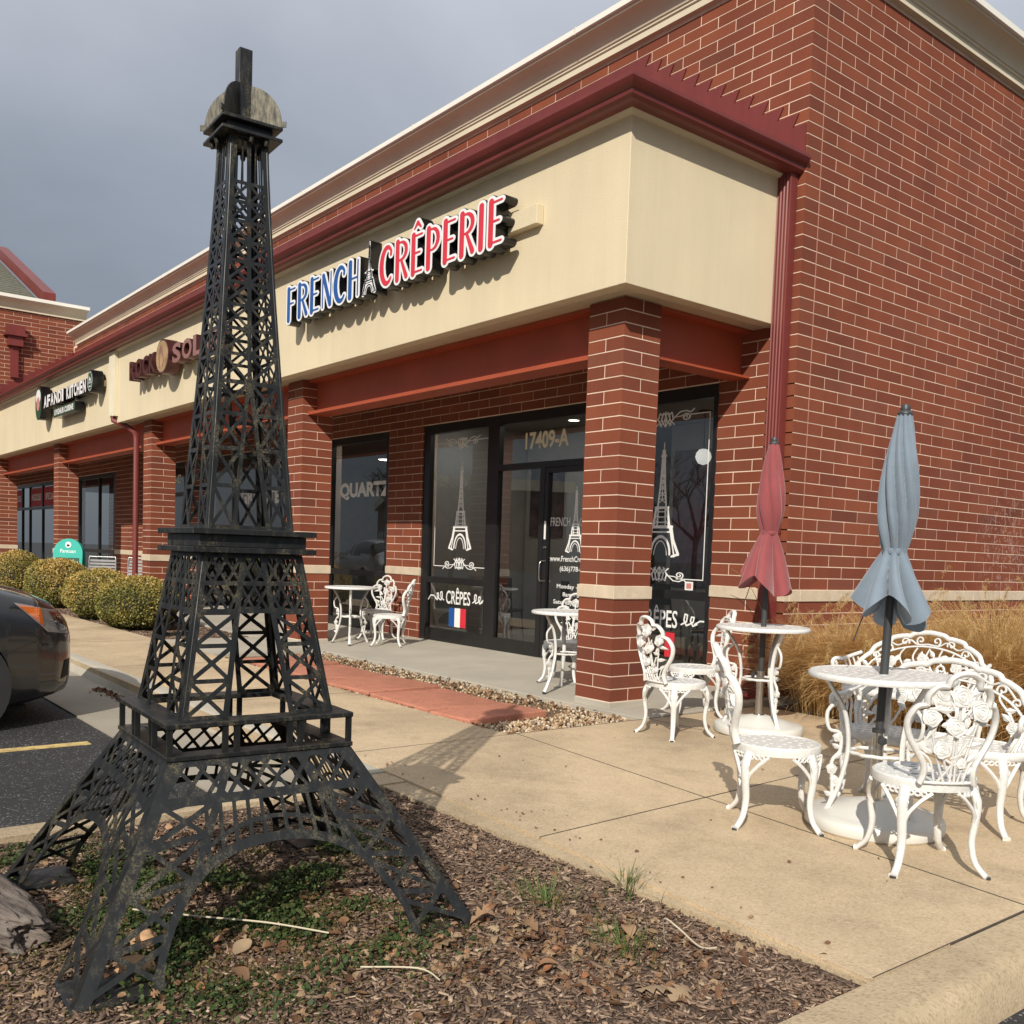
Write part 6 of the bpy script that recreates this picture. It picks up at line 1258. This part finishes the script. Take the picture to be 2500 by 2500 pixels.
# --- log and rocks
def lump(name, loc, size, rz, mat, label, cat, seed, amp=0.25, fr=2.2, flatb=0.3, group=None):
    bm_ = bmesh.new(); bmesh.ops.create_icosphere(bm_, subdivisions=5 if name == 'log' else 3, radius=1.0)
    for v in bm_.verts:
        d = v.co.normalized(); k_ = 1 + amp * mn.noise(d * fr + Vector((seed, 0, 0))) + amp * 0.4 * mn.noise(d * fr * 3 + Vector((0, seed, 0)))
        if name == 'log': sq = max(abs(d.x) ** 1.0, 0.0); d = Vector((math.copysign(min(1, abs(d.x) * 1.35), d.x), d.y, d.z)); k_ += 0.10 * mn.noise(Vector((d.x * 1.6, d.y * 9, d.z * 9))) - 0.16 * max(0, 0.25 - abs(mn.noise(Vector((d.x * 1.2 + 5, d.y * 7, d.z * 7))))) + 0.03 * mn.noise(d * 22)
        v.co = Vector((d.x * size[0], d.y * size[1], d.z * size[2])) * k_
    me = bpy.data.meshes.new(name); bm_.to_mesh(me); bm_.free(); finish(me, mat, 180, False); o_ = link(bpy.data.objects.new(name, me)); o_.location = loc; o_.rotation_euler = (0, 0, rz); return tag(o_, label, cat, group)
lump('log', (1.44, -6.33, 0.010), (0.46, 0.105, 0.095), R(14), 'old_wood', 'weathered grey driftwood log at the left edge of the bed', 'log', 4.0, 0.22, 1.7)
pmat('sandstone', (0.46, 0.28, 0.15), 0.9, var=0.2, vs=12, bs=40, bst=0.5)
lump('rock', (2.085, -5.95, 0.0), (0.050, 0.032, 0.030), 0.4, 'sandstone', 'upper tan stone inside the near tower leg', 'rock', 1.0, 0.3)
lump('rock', (2.24, -6.02, -0.01), (0.055, 0.036, 0.026), 1.2, 'sandstone', 'lower russet stone inside the near tower leg', 'rock', 2.0, 0.3)

# ================================================================ ORNAMENTAL GRASS AND HEDGE
CL = [((0.48, 0.10, 0), 4200, (0.60, 0.95), 'clump of straw coloured ornamental grass at the brick corner behind red umbrella'), ((1.10, 0.06, 0), 5600, (0.68, 1.05), 'clump of straw coloured ornamental grass between the two umbrellas'), ((1.80, 0.06, 0), 5800, (0.70, 1.10), 'clump of straw coloured ornamental grass behind the blue umbrella'), ((2.50, 0.10, 0), 5800, (0.72, 1.10), 'clump of straw coloured ornamental grass right of the blue umbrella'), ((1.35, 0.95, 0), 4200, (0.80, 1.20), 'second row clump of straw coloured ornamental grass by the brick wall, left one'), ((2.2, 1.05, 0), 4200, (0.80, 1.20), 'second row clump of straw coloured ornamental grass by the brick wall, middle one'), ((3.2, 0.45, 0), 4600, (0.72, 1.10), 'clump of straw coloured ornamental grass at the right edge behind love seats'), ((3.1, 1.3, 0), 3600, (0.8, 1.2), 'second row clump of straw coloured ornamental grass by the brick wall, right one')]
for i, (c, n_b, Lr, l) in enumerate(CL):
    root = empty('ornamental_grass', c, 0, l, 'grass', 'straw coloured ornamental grasses')
    o, tips, dr_, d_ = blades('blades', n_b, (0, 0, -0.02), 0.13, Lr, 0.0064, 'straw', parent=root, bias=(0.15, -0.55), rndf=lambda k: rng.beta(2, 2.2, k), segs=7, lean=1.2, droop=1.25)
    st, tips, dr_, d_ = blades('stalks', 70, (0, 0, -0.02), 0.10, (Lr[1] * 0.80, Lr[1] * 1.02), 0.004, 'straw', parent=root, bias=(0.1, -0.3), segs=7, lean=1.0, droop=1.05)
    hp = []; hr = []
    for k in range(70):
        t_ = Vector(tips[k]); dx, dy = dr_[k]
        for q in range(60):
            f = q / 60; b0 = t_ + Vector((dx * 0.10 * f, dy * 0.10 * f, -0.085 * f * f - 0.015 * f)); hp.append(tuple(b0 + Vector((random.gauss(0, 1), random.gauss(0, 1), random.gauss(0, 1))) * 0.006 * math.sin(math.pi * min(1, f + 0.15)))); hr.append(random.random())
    n = len(hp); scatter('seed_heads', [(0, -.5, 0), (1, -.3, .1), (1, .3, .1), (0, .5, 0)], [(0, 1, 2, 3)], np.array(hp), eul(U(0, 6.28, n), U(0.2, 1.4, n), U(0, 6.28, n)), np.column_stack([U(0.018, 0.036, n), np.full(n, 0.0026), np.full(n, 0.02)]), np.array(hr) * 0.98 + 0.01, 'plume', root)
for i, (p0, p1, p2, l) in enumerate((((-0.35, -0.14, 0.0), (-0.38, -0.2, 0.75), (-0.55, -0.22, 1.12), 'single dry grass stalk with feathery head in front of the stone course'),)):
    b = MB(); b.tube(crom([(0.15, 0.1, 0.0), (0.0, -0.15, 0.6), (-0.18, -0.25, 1.0), (-0.34, -0.3, 1.13)], 6), 0.0025, 5); root = b.build('dry_grass_stalk', 'straw'); tag(root, l, 'grass')
# clipped box bushes
def bush(loc, rx, ry, h, seed, label):
    root = empty('boxwood_bush', loc, 0, label, 'bush', 'clipped boxwood bushes'); rn = np.random.default_rng(seed)
    def surf(d): 
        k_ = 1 + 0.09 * mn.noise(Vector(d) * 1.8 + Vector((seed, 0, 0))) + 0.035 * mn.noise(Vector(d) * 6 + Vector((seed, 0, 0))); zz = d[2]
        return Vector((d[0] * rx * k_ * (1.04 if zz < 0.3 else 1), d[1] * ry * k_, max(0.03, h * 0.46 + (h * 0.54 if zz > 0 else h * 0.44) * math.copysign(abs(zz) ** 0.85, zz) * k_)))
    bm_ = bmesh.new(); bmesh.ops.create_icosphere(bm_, subdivisions=3, radius=1.0)
    for v in bm_.verts: v.co = surf(v.co.normalized()) * 0.90 + Vector((0, 0, 0.02))
    me = bpy.data.meshes.new('twigs'); bm_.to_mesh(me); bm_.free(); finish(me, 'bark', 180, False); link(bpy.data.objects.new('twigs', me), root)
    n = 16000; d = rn.normal(0, 1, (n, 3)); d /= np.linalg.norm(d, axis=1)[:, None]; P = np.array([surf(q) for q in d]); P *= (0.93 + 0.075 * rn.random(n))[:, None]
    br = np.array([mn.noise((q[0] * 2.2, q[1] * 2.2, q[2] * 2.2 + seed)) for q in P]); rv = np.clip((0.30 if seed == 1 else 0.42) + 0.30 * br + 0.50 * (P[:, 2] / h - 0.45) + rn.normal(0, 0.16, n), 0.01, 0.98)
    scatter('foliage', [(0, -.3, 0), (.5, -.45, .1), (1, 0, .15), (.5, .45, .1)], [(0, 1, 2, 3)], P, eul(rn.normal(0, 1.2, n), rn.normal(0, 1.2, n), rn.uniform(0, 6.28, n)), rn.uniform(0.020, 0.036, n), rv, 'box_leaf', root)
    b_ = MB(); b_.tube([(0, 0, -0.03), (0.01, 0, h * 0.5)], [0.03, 0.02], 7); b_.build('stem', 'bark', root)
bush((-8.71, -2.62, -0.03), 0.56, 0.53, 0.73, 1, 'clipped boxwood bush nearest the tower, greener than the rest'); bush((-10.55, -2.60, -0.03), 0.63, 0.52, 0.78, 2, 'bronzed clipped boxwood bush second from the tower'); bush((-13.34, -2.55, -0.03), 0.62, 0.52, 0.86, 3, 'clipped boxwood bush in front of the teal sign board'); bush((-16.83, -2.50, -0.03), 0.64, 0.52, 0.93, 4, 'clipped boxwood bush farthest left behind the car bonnet')

# ================================================================ TEAL BOARD, SLAT CHAIRS
tb = empty('sign_board', (-13.94, -2.21, 0), R(50), 'teal arched sidewalk sign board standing behind the bushes', 'sign board'); 
lp = [(-0.27, 0.0), (0.27, 0.0), (0.27, 0.92)] + [(0.27 * math.cos(R(a)), 0.92 + 0.27 * math.sin(R(a))) for a in range(10, 180, 10)] + [(-0.27, 0.92)]
for sg in (-1, 1):
    b = MB(); b.prism([lp], lambda x, z, d: (x, d, z), -0.02, 0.02); o = b.build('panel', 'teal', tb); o.location = (0, sg * 0.13, 0); o.rotation_euler = (R(6 * sg), 0, 0)
    if sg < 0:
        b = MB(); b.box(-0.215, 0.215, -0.0235, -0.0205, 0.20, 0.84); b.build('poster', 'sign_green', o)
        text_obj('poster_text', 'AFANDI KITCHEN', 'white_vinyl', o, -0.19, 0.19, 0.745, 0.785, -0.026, 0.04); text_obj('board_text', 'Fantuan', 'white_vinyl', o, -0.14, 0.14, 0.93, 0.995, -0.022, 0.01)
        b = MB(); b.prism([arc(0, 1.075, 0.055, 0.055, 0, 350, 20)], lambda x, z, d: (x, d, z), -0.0205, -0.0235); b.build('board_logo', 'white_vinyl', o); b = MB(); b.prism([arc(0, 1.065, 0.03, 0.022, 0, 350, 12)], lambda x, z, d: (x, d, z), -0.024, -0.0265); b.build('board_logo_face', 'in_dark', o)
def slat_chair():
    c = empty('slat_chair'); 
    for sg in (-1, 1): b_ = MB(); b_.tube(crom([(0.25, sg * 0.23, 0), (0.24, sg * 0.23, 0.42), (-0.18, sg * 0.23, 0.42), (-0.24, sg * 0.23, 0.84), (-0.25, sg * 0.19, 0.88)], 5), 0.014, 8); b_.build('side_frame', 'alu', c, smooth=60); b_ = MB(); b_.tube([(-0.22, sg * 0.23, 0.0), (-0.20, sg * 0.23, 0.42)], 0.014, 8); b_.build('leg', 'alu', c, smooth=60)
    b_ = MB(); b_.tube([(-0.25, -0.19, 0.88), (-0.25, 0.19, 0.88)], 0.014, 8); b_.build('top_rail', 'alu', c, smooth=60)
    for i in range(6): b_ = MB(); x = -0.195 - 0.011 * i; b_.box(x - 0.004, x + 0.004, -0.225, 0.225, 0.52 + 0.055 * i, 0.556 + 0.055 * i); b_.build('slat', 'alu', c)
    for i in range(6): b_ = MB(); b_.box(-0.16 + 0.066 * i, -0.11 + 0.066 * i, -0.225, 0.225, 0.425, 0.433); b_.build('slat', 'alu', c)
    return c
SCH = slat_chair(); place(SCH, 0, (-12.98, -1.98, 0), -35, 'grey aluminium slat chair behind the bushes, left one of the pair', 'chair', 'slat chairs'); place(SCH, 1, (-12.50, -1.45, 0), -35, 'grey aluminium slat chair behind the bushes, right one of the pair', 'chair', 'slat chairs')

# ================================================================ INSIDE THE SHOP
def emit(name, col, s_):
    m_, N, L, B = nm(name); B.inputs['Emission Color'].default_value = (*col, 1); B.inputs['Emission Strength'].default_value = s_; MATS[name] = m_
emit('lamp_lit', (1.0, 0.93, 0.82), 6.0); emit('fill_glow', (1.0, 0.95, 0.88), 3.8); emit('globe_lit', (1.0, 0.97, 0.92), 0.9)
for i, (x, y, l) in enumerate(((-9.2, 1.0, 'lit round ceiling light above the QUARTZ window'), (-4.45, 1.5, 'lit ceiling spot light behind the door transom'), (-3.6, 3.6, 'lit ceiling light deep inside the shop, left'), (-1.9, 3.4, 'lit ceiling light deep inside the shop, right'), (-7.4, 3.5, 'lit ceiling light deep inside the showroom'), (-11.5, 3.0, 'lit ceiling light in the showroom behind the tower'))):
    rr_ = (0.4, 0.5)[i] if i < 2 else 1.5; b = MB(); b.lathe([(0.16 * rr_, 2.925), (0.16 * rr_, 2.9485), (0, 2.9485)], 20, (x, y, 0)); o = b.build('ceiling_light', 'cap_metal'); tag(o, l, 'light', 'ceiling lights inside'); b = MB(); b.lathe([(0, 2.922), (0.14 * rr_, 2.922), (0.14 * rr_, 2.9245), (0, 2.9245)], 20, (x, y, 0)); b.build('bulb', 'lamp_lit', o)
for i, (x, l) in enumerate(((-5.0, 'added unseen fill panel just inside the left hand window'), (-3.3, 'added unseen fill panel just inside the shop door'), (-1.5, 'added unseen fill panel just inside the right hand window'), (-7.4, 'added unseen fill panel just inside the QUARTZ window'), (-11.3, 'added unseen fill panel in the showroom behind the tower'), (-15.3, 'added unseen fill panel inside the door marked 17409-C'), (-20.5, 'added unseen fill panel inside the restaurant window'))):  # glowing panels just above the view, added to brighten the rooms behind the glass
    b = MB(); b.box(x - 0.62, x + 0.62, 0.42, 1.05, 2.930, 2.9488); o = b.build('fill_panel', 'cap_metal'); tag(o, l, 'light', 'added unseen fill panels inside'); b = MB(); b.box(x - 0.58, x + 0.58, 0.46, 1.01, 2.9265, 2.9295); b.build('fill_panel_face', 'fill_glow', o)
pl = empty('pendant_lamp', (-2.69, 2.0, 0), 0, 'white globe pendant lamp behind the right hand window', 'lamp'); b = MB(); b.lathe([(0, 2.31), (0.06, 2.33), (0.085, 2.37), (0.095, 2.405), (0.085, 2.45), (0.055, 2.49), (0.02, 2.50)], 24); b.build('globe', 'globe_lit', pl, smooth=80); b = MB(); b.tube([(0, 0, 2.52), (0, 0, 2.95)], 0.008, 6); b.build('rod', 'dark_plastic', pl); b = MB(); b.lathe([(0.08, 2.93), (0.08, 2.949), (0, 2.949)], 16); b.build('canopy', 'dark_plastic', pl)
b = MB(); b.box(-5.98, -4.25, 2.0, 2.1, 0.029, 2.94); o = b.build('partition', 'in_wall', bld); b = MB(); b.box(-3.85, -2.25, 2.70, 2.80, 0.029, 2.94); b.build('partition', 'in_wall', bld)
pmat('mural', (0.16, 0.17, 0.18), 0.6, var=0.2, vs=2.2, base2=(0.17, 0.045, 0.075), fine=(9, 0.35))
for i, (x0, x1, z0, z1, y, l) in enumerate(((-5.85, -5.15, 1.45, 2.45, 1.965, 'dark framed picture behind the left hand window'), (-4.05, -3.2, 1.3, 2.4, 5.9, 'dark framed picture on the back wall seen through the door side light'), (-3.75, -2.35, 0.85, 2.60, 2.665, 'large mural of a plum coloured tree behind the right hand window'))):
    b = MB(); b.box(x0, x1, y, y + 0.03, z0, z1); tag(b.build('wall_picture', 'picture' if i < 2 else 'mural'), l, 'picture')
def dine_chair():
    c = empty('dining_chair'); b_ = MB(); b_.box(-0.2, 0.2, -0.2, 0.2, 0.44, 0.475); bevel(b_.build('seat', 'dark_plastic', c), 0.01, 2)
    for sx in (-1, 1):
        for sy in (-1, 1): b_ = MB(); b_.tube([(sx * 0.21, sy * 0.21, 0.03), (sx * 0.18, sy * 0.18, 0.44)], 0.012, 6); b_.build('leg', 'dark_plastic', c)
        b_ = MB(); b_.tube([(-0.18, sx * 0.18, 0.44), (-0.24, sx * 0.18, 0.86)], 0.012, 6); b_.build('back_post', 'dark_plastic', c)
    b_ = MB(); b_.box(-0.25, -0.22, -0.19, 0.19, 0.62, 0.88); b_.build('backrest', 'dark_plastic', c); return c
DC = dine_chair()
for i, (x, y, a, l) in enumerate(((-4.95, 0.85, 120, 'black dining chair inside behind the flag sticker'), (-3.7, 1.1, 60, 'black dining chair inside behind the door side light'), (-1.55, 1.0, 200, 'black dining chair inside behind the right hand window'), (-3.0, 2.0, 10, 'black dining chair deeper inside behind the door'))): place(DC, i, (x, y, 0), a, l, 'chair', 'dining chairs inside')
def dine_table(loc, l):
    c = empty('dining_table', loc, 0, l, 'table', 'dining tables inside'); b_ = MB(); b_.box(-0.35, 0.35, -0.35, 0.35, 0.72, 0.75); b_.build('top', 'in_wall', c); b_ = MB(); b_.tube([(0, 0, 0.04), (0, 0, 0.72)], 0.03, 8); b_.build('stem', 'dark_plastic', c); b_ = MB(); b_.lathe([(0.25, 0.028), (0.25, 0.045), (0, 0.05)], 16); b_.build('foot', 'dark_plastic', c)
dine_table((-3.5, 1.75, 0), 'square dining table inside behind the door side light'); dine_table((-1.5, 1.65, 0), 'square dining table inside behind the right hand window')
# ================================================================ CARS
def make_car(paint):
    c = empty('parked_car'); LEN = 4.85; ns, nv = 150, 36
    def ev(s, tab):
        xs_, ys_ = zip(*tab); return float(np.interp(s, xs_, ys_))
    wid = [(0, 0.46), (0.03, 0.58), (0.08, 0.68), (0.16, 0.765), (0.30, 0.845), (0.50, 0.893), (0.80, 0.915), (1.4, 0.925), (3.6, 0.925), (4.3, 0.90), (4.65, 0.84), (4.80, 0.74), (4.85, 0.62)]
    top = [(0, 0.68), (0.04, 0.76), (0.12, 0.83), (0.30, 0.91), (0.6, 0.985), (1.0, 1.04), (1.25, 1.07), (1.45, 1.18), (2.0, 1.52), (2.35, 1.60), (3.2, 1.63), (3.9, 1.58), (4.4, 1.30), (4.7, 1.08), (4.85, 0.88)]
    belt = [(0, 0.58), (0.1, 0.70), (0.3, 0.79), (0.6, 0.86), (1.2, 0.95), (2.5, 1.0), (4.2, 1.04), (4.85, 0.82)]
    bot = [(0, 0.30), (0.06, 0.21), (0.3, 0.16), (0.7, 0.07), (4.2, 0.08), (4.7, 0.16), (4.85, 0.28)]
    inset = [(0, 0.55), (0.3, 0.80), (1.1, 0.84), (1.5, 0.80), (2.2, 0.66), (3.8, 0.66), (4.5, 0.78), (4.85, 0.7)]
    def sect(s):
        w, zt, zb, zl, k = ev(s, wid), ev(s, top), ev(s, bot), min(ev(s, belt), ev(s, top) - 0.05), ev(s, inset); zm = zb + (zl - zb) * 0.55
        P = [(0, zb), (w * 0.75, zb), (w * 0.93, zb + 0.035), (w * 0.985, zb + 0.12), (w * 1.0, zm), (w * 0.995, zl - 0.06), (w * 0.965, zl), (w * (k * 0.35 + 0.65 * 0.95) if s < 1.3 else w * (0.62 * 0.93 + 0.38 * k), zl + (zt - zl) * (0.62 if s < 1.3 else 0.55)), (w * k, zt - 0.02 if s < 1.3 else zt - 0.07), (w * k * 0.6, zt + 0.012), (0, zt + 0.025)]
        q = crom([(x_, z_, 0) for x_, z_ in P], 6); L_ = [0.0]
        for i in range(1, len(q)): L_.append(L_[-1] + (q[i] - q[i - 1]).length)
        t_ = np.linspace(0, L_[-1], nv + 1); return np.column_stack([np.interp(t_, L_, [v.x for v in q]), np.interp(t_, L_, [v.y for v in q])])
    ss = np.concatenate([np.linspace(0, 1.5, 75), np.linspace(1.5, LEN, ns - 74)[1:]]); G = np.array([sect(s) for s in ss])
    WH = [(0.86, 0.325), (3.72, 0.325)]; RW = 0.375; Zg = -0.0
    def side(sg):
        n_s = len(ss); V = np.zeros((n_s, nv + 1, 3)); V[:, :, 0] = sg * G[:, :, 0]; V[:, :, 1] = -ss[:, None]; V[:, :, 2] = G[:, :, 1]; keep = np.ones((n_s - 1, nv), bool)
        cy = (V[:-1, :-1, 1] + V[1:, 1:, 1]) / 2; cz = (V[:-1, :-1, 2] + V[1:, 1:, 2]) / 2; cx = np.abs(V[:-1, :-1, 0] + V[1:, 1:, 0]) / 2; adj = np.zeros((n_s, nv + 1), int); tot = np.zeros_like(adj)
        for wy, wz in WH: keep &= ~((np.hypot(cy + wy, cz - wz) < RW) & (cx > 0.60) & (cz < 0.95))
        for a in range(2):
            for b_ in range(2): adj[a:n_s - 1 + a, b_:nv + b_] += keep; tot[a:n_s - 1 + a, b_:nv + b_] += 1
        for i, j_ in zip(*np.nonzero((adj > 0) & (adj < tot))):
            for wy, wz in WH:
                dy, dz = V[i, j_, 1] + wy, V[i, j_, 2] - wz; r_ = math.hypot(dy, dz)
                if r_ < RW + 0.06 and abs(V[i, j_, 0]) > 0.6: V[i, j_, 1] = -wy + dy / r_ * RW; V[i, j_, 2] = wz + dz / r_ * RW
        return V, keep
    SIDE = {}
    b_ = MB(); gl = MB()
    for sg in (1, -1):
        V, keep = side(sg); SIDE[sg] = V; n_s = len(ss); vs = V.reshape(-1, 3); fs = []; fg = []
        for i in range(n_s - 1):
            for j_ in range(nv):
                if not keep[i, j_]: continue
                q = (i * (nv + 1) + j_, i * (nv + 1) + j_ + 1, (i + 1) * (nv + 1) + j_ + 1, (i + 1) * (nv + 1) + j_); zc = V[i, j_, 2]; s_ = ss[i]
                isg = s_ > 1.38 and s_ < 4.45 and zc > ev(s_, belt) + 0.05 and zc < ev(s_, top) - (0.06 if 2.1 < s_ < 4.0 else -0.2) and not (2.42 < s_ < 2.50) and not (1.95 < s_ < 2.05 and abs(V[i, j_, 0]) > 0.7)
                (fg if isg else fs).append(q)
        b_.add(vs, fs); gl.add(vs, fg)
    m_ = b_.mesh('body'); bb = bmesh.new(); bb.from_mesh(m_); bmesh.ops.remove_doubles(bb, verts=bb.verts, dist=0.0015); bmesh.ops.delete(bb, geom=[v for v in bb.verts if not v.link_faces], context='VERTS'); bmesh.ops.holes_fill(bb, edges=[e_ for e_ in bb.edges if e_.is_boundary and abs(e_.verts[0].co.y) < 0.002 and abs(e_.verts[1].co.y) < 0.002], sides=0); bmesh.ops.recalc_face_normals(bb, faces=bb.faces); bb.to_mesh(m_); bb.free(); finish(m_, paint, 50, False); body = link(bpy.data.objects.new('body', m_), c)
    m_ = gl.mesh('windows'); bb = bmesh.new(); bb.from_mesh(m_); bmesh.ops.delete(bb, geom=[v for v in bb.verts if not v.link_faces], context='VERTS'); bb.to_mesh(m_); bb.free(); finish(m_, 'car_glass', 60); link(bpy.data.objects.new('windows', m_), body)
    def patch(name, pts, mat, sg, off, par, n=14):
        """patch on the body skin: pts = quad corners in (s, z); the skin is looked up at that station and height"""
        V = SIDE[sg]; q = MB(); vs = []
        for i in range(n + 1):
            for j_ in range(n + 1):
                u, v = i / n, j_ / n; s_ = (1 - u) * ((1 - v) * pts[0][0] + v * pts[3][0]) + u * ((1 - v) * pts[1][0] + v * pts[2][0]); z_ = (1 - u) * ((1 - v) * pts[0][1] + v * pts[3][1]) + u * ((1 - v) * pts[1][1] + v * pts[2][1])
                sec = sect(max(0.0, s_)); k0 = int(np.argmax(sec[:, 0])) if False else 0; zz = sec[2:, 1]; ii = int(np.argmax(zz >= z_)) if (zz >= z_).any() else len(zz) - 1; ii = max(ii, 1); t_ = (z_ - zz[ii - 1]) / max(1e-6, zz[ii] - zz[ii - 1]); xx = sec[2 + ii - 1, 0] + (sec[2 + ii, 0] - sec[2 + ii - 1, 0]) * np.clip(t_, 0, 1)
                d = Vector((xx, 0.9 - min(s_, 0.9) * 1.0, 0.25)); d = Vector((d.x, max(0.0, 0.55 - s_) * 1.6, 0.25)).normalized(); vs.append((sg * (xx + d.x * off), -s_ + d.y * off, z_ + d.z * off))
        q.add(vs, [(i * (n + 1) + j_, i * (n + 1) + j_ + 1, (i + 1) * (n + 1) + j_ + 1, (i + 1) * (n + 1) + j_) for i in range(n) for j_ in range(n)]); return q.build(name, mat, par, smooth=60)
    for sg in (1, -1):
        hl = patch('headlight', [(0.06, 0.63), (0.24, 0.66), (0.46, 0.865), (0.14, 0.80)], 'alu', sg, 0.004, body); patch('reflector', [(0.075, 0.645), (0.16, 0.665), (0.22, 0.80), (0.13, 0.785)], 'chrome', sg, 0.007, hl); patch('turn_lamp', [(0.27, 0.705), (0.29, 0.715), (0.44, 0.855), (0.28, 0.822)], 'amber', sg, 0.008, hl); patch('lens', [(0.058, 0.628), (0.242, 0.658), (0.464, 0.868), (0.138, 0.803)], 'lens', sg, 0.014, hl)
        patch('air_vent', [(0.06, 0.33), (0.13, 0.31), (0.10, 0.44), (0.05, 0.45)], 'rubber', sg, 0.004, body); patch('bumper_seam', [(0.22, 0.64), (0.56, 0.50), (0.56, 0.504), (0.22, 0.645)], 'rubber', sg, 0.0025, body)
        for wy, wz in WH:
            w_ = empty('wheel', (sg * 0.80, -wy, wz - 0.02), parent=c); w_.rotation_euler = (0, R(90 * sg), 0)
            q = MB(); q.lathe([(0.21, -0.10), (0.30, -0.105), (0.322, -0.085), (0.327, -0.03), (0.327, 0.03), (0.322, 0.085), (0.30, 0.105), (0.21, 0.10)], 48); q.build('tyre', 'rubber', w_, smooth=40)
            q = MB(); q.lathe([(0.215, 0.085), (0.20, 0.095), (0.19, 0.05), (0.06, 0.035), (0.05, 0.07), (0, 0.07)], 32)
            for k in range(5):
                a = 2 * math.pi * k / 5; q.tube([(0.05 * math.cos(a), 0.05 * math.sin(a), 0.065), (0.20 * math.cos(a), 0.20 * math.sin(a), 0.085)], [0.028, 0.022], 6)
            q.build('rim', 'alu', w_, smooth=40)
            q = MB(); q.lathe([(RW - 0.002, -0.30), (RW - 0.002, 0.12)], 40); li = q.build('wheel_liner', 'rubber', w_, fix=False, smooth=60)
    q = MB(); q.box(-0.38, 0.38, -0.02, 0.012, 0.36, 0.52); q.build('grille', 'rubber', body); q = MB(); q.box(-0.7, 0.7, -4.2, -0.35, 0.10, 0.13); q.build('underbody', 'rubber', body)
    for sg in (-1, 1):
        q = MB(); q.lathe([(0, -0.07), (0.06, -0.06), (0.075, 0), (0.06, 0.06), (0, 0.07)], 14); mo = q.build('mirror', paint, c, smooth=60); mo.location = (sg * 1.0, -1.75, 0.97); mo.scale = (1.3, 0.7, 1)
    return c
CAR = make_car('car_paint'); CAR.location = (-3.20, -4.96, -0.130); tag(CAR, 'dark grey car at the left edge, nose towards the pavement', 'car')
CAR2 = copy_tree(CAR); CAR2.location = (-27.5, -11.0, -0.130); CAR2.rotation_euler = (0, 0, R(100)); tag(CAR2, 'silver car across the lot, seen only mirrored in the QUARTZ window', 'car')
def repaint(o, a, b_):
    for ch in o.children:
        if ch.type == 'MESH' and ch.data.materials and ch.data.materials[0] == M[a]: ch.data = ch.data.copy(); ch.data.materials[0] = M[b_]
        repaint(ch, a, b_)
repaint(CAR2, 'car_paint', 'car_silver')
# far side of the lot, mirrored in the shop windows: low store and bare trees
fs_ = empty('far_store', (-75, -48, -0.13), R(28), 'low brown store across the lot, seen only mirrored in glass', 'building'); pmat('far_wall', (0.16, 0.085, 0.055), 0.9, var=0.15, vs=0.5); b = MB(); b.box(-25, 25, -6, 6, 0, 6); b.build('wall', 'far_wall', fs_); b = MB(); b.box(-25.5, 25.5, -6.5, 6.5, 6, 6.8); b.build('parapet', 'stucco_trim', fs_)
for i in range(6): b = MB(); b.box(-20 + 7 * i, -15.5 + 7 * i, 6.01, 6.06, 0.4, 3.2); b.build('window', 'car_glass', fs_)
def bare_tree(loc, H, seed, label):
    rn = random.Random(seed); root = empty('bare_tree', loc, 0, label, 'tree', 'bare trees across the lot'); t_ = MB(); cr_ = MB()
    def grow(p, d, L_, r_, lev):
        q = p + d * L_; (t_ if lev < 2 else cr_).tube([p, p + d * L_ * 0.5 + Vector((rn.gauss(0, 1), rn.gauss(0, 1), 0)) * L_ * 0.04, q], [r_, r_ * 0.85, r_ * 0.65], 5, caps=False)
        if lev < 5:
            for k in range(3 if lev else 4): v = Vector((rn.gauss(0, 1), rn.gauss(0, 1), rn.gauss(0.35, 0.5))).normalized(); grow(p + d * L_ * rn.uniform(0.55, 1.0), (d * 0.9 + v * 0.75).normalized(), L_ * rn.uniform(0.55, 0.75), r_ * 0.55, lev + 1)
    grow(Vector((0, 0, 0)), Vector((0, 0, 1)), H * 0.32, H * 0.018, 0); t_.build('trunk', 'bark', root); cr_.build('crown', 'bark', root, fix=False)
for i, (x, y, h) in enumerate(((-34, -20, 9), (-42, -22, 10), (-50, -33, 11), (-30, -30, 9), (-22, -24, 8))): bare_tree((x, y, -0.13), h, i, ('bare tree first in the row across the lot, mirrored in glass', 'bare tree second in the row across the lot, mirrored in glass', 'tallest bare tree across the lot, mirrored in glass', 'bare tree fourth across the lot, mirrored in glass', 'smallest bare tree across the lot, mirrored in glass')[i])
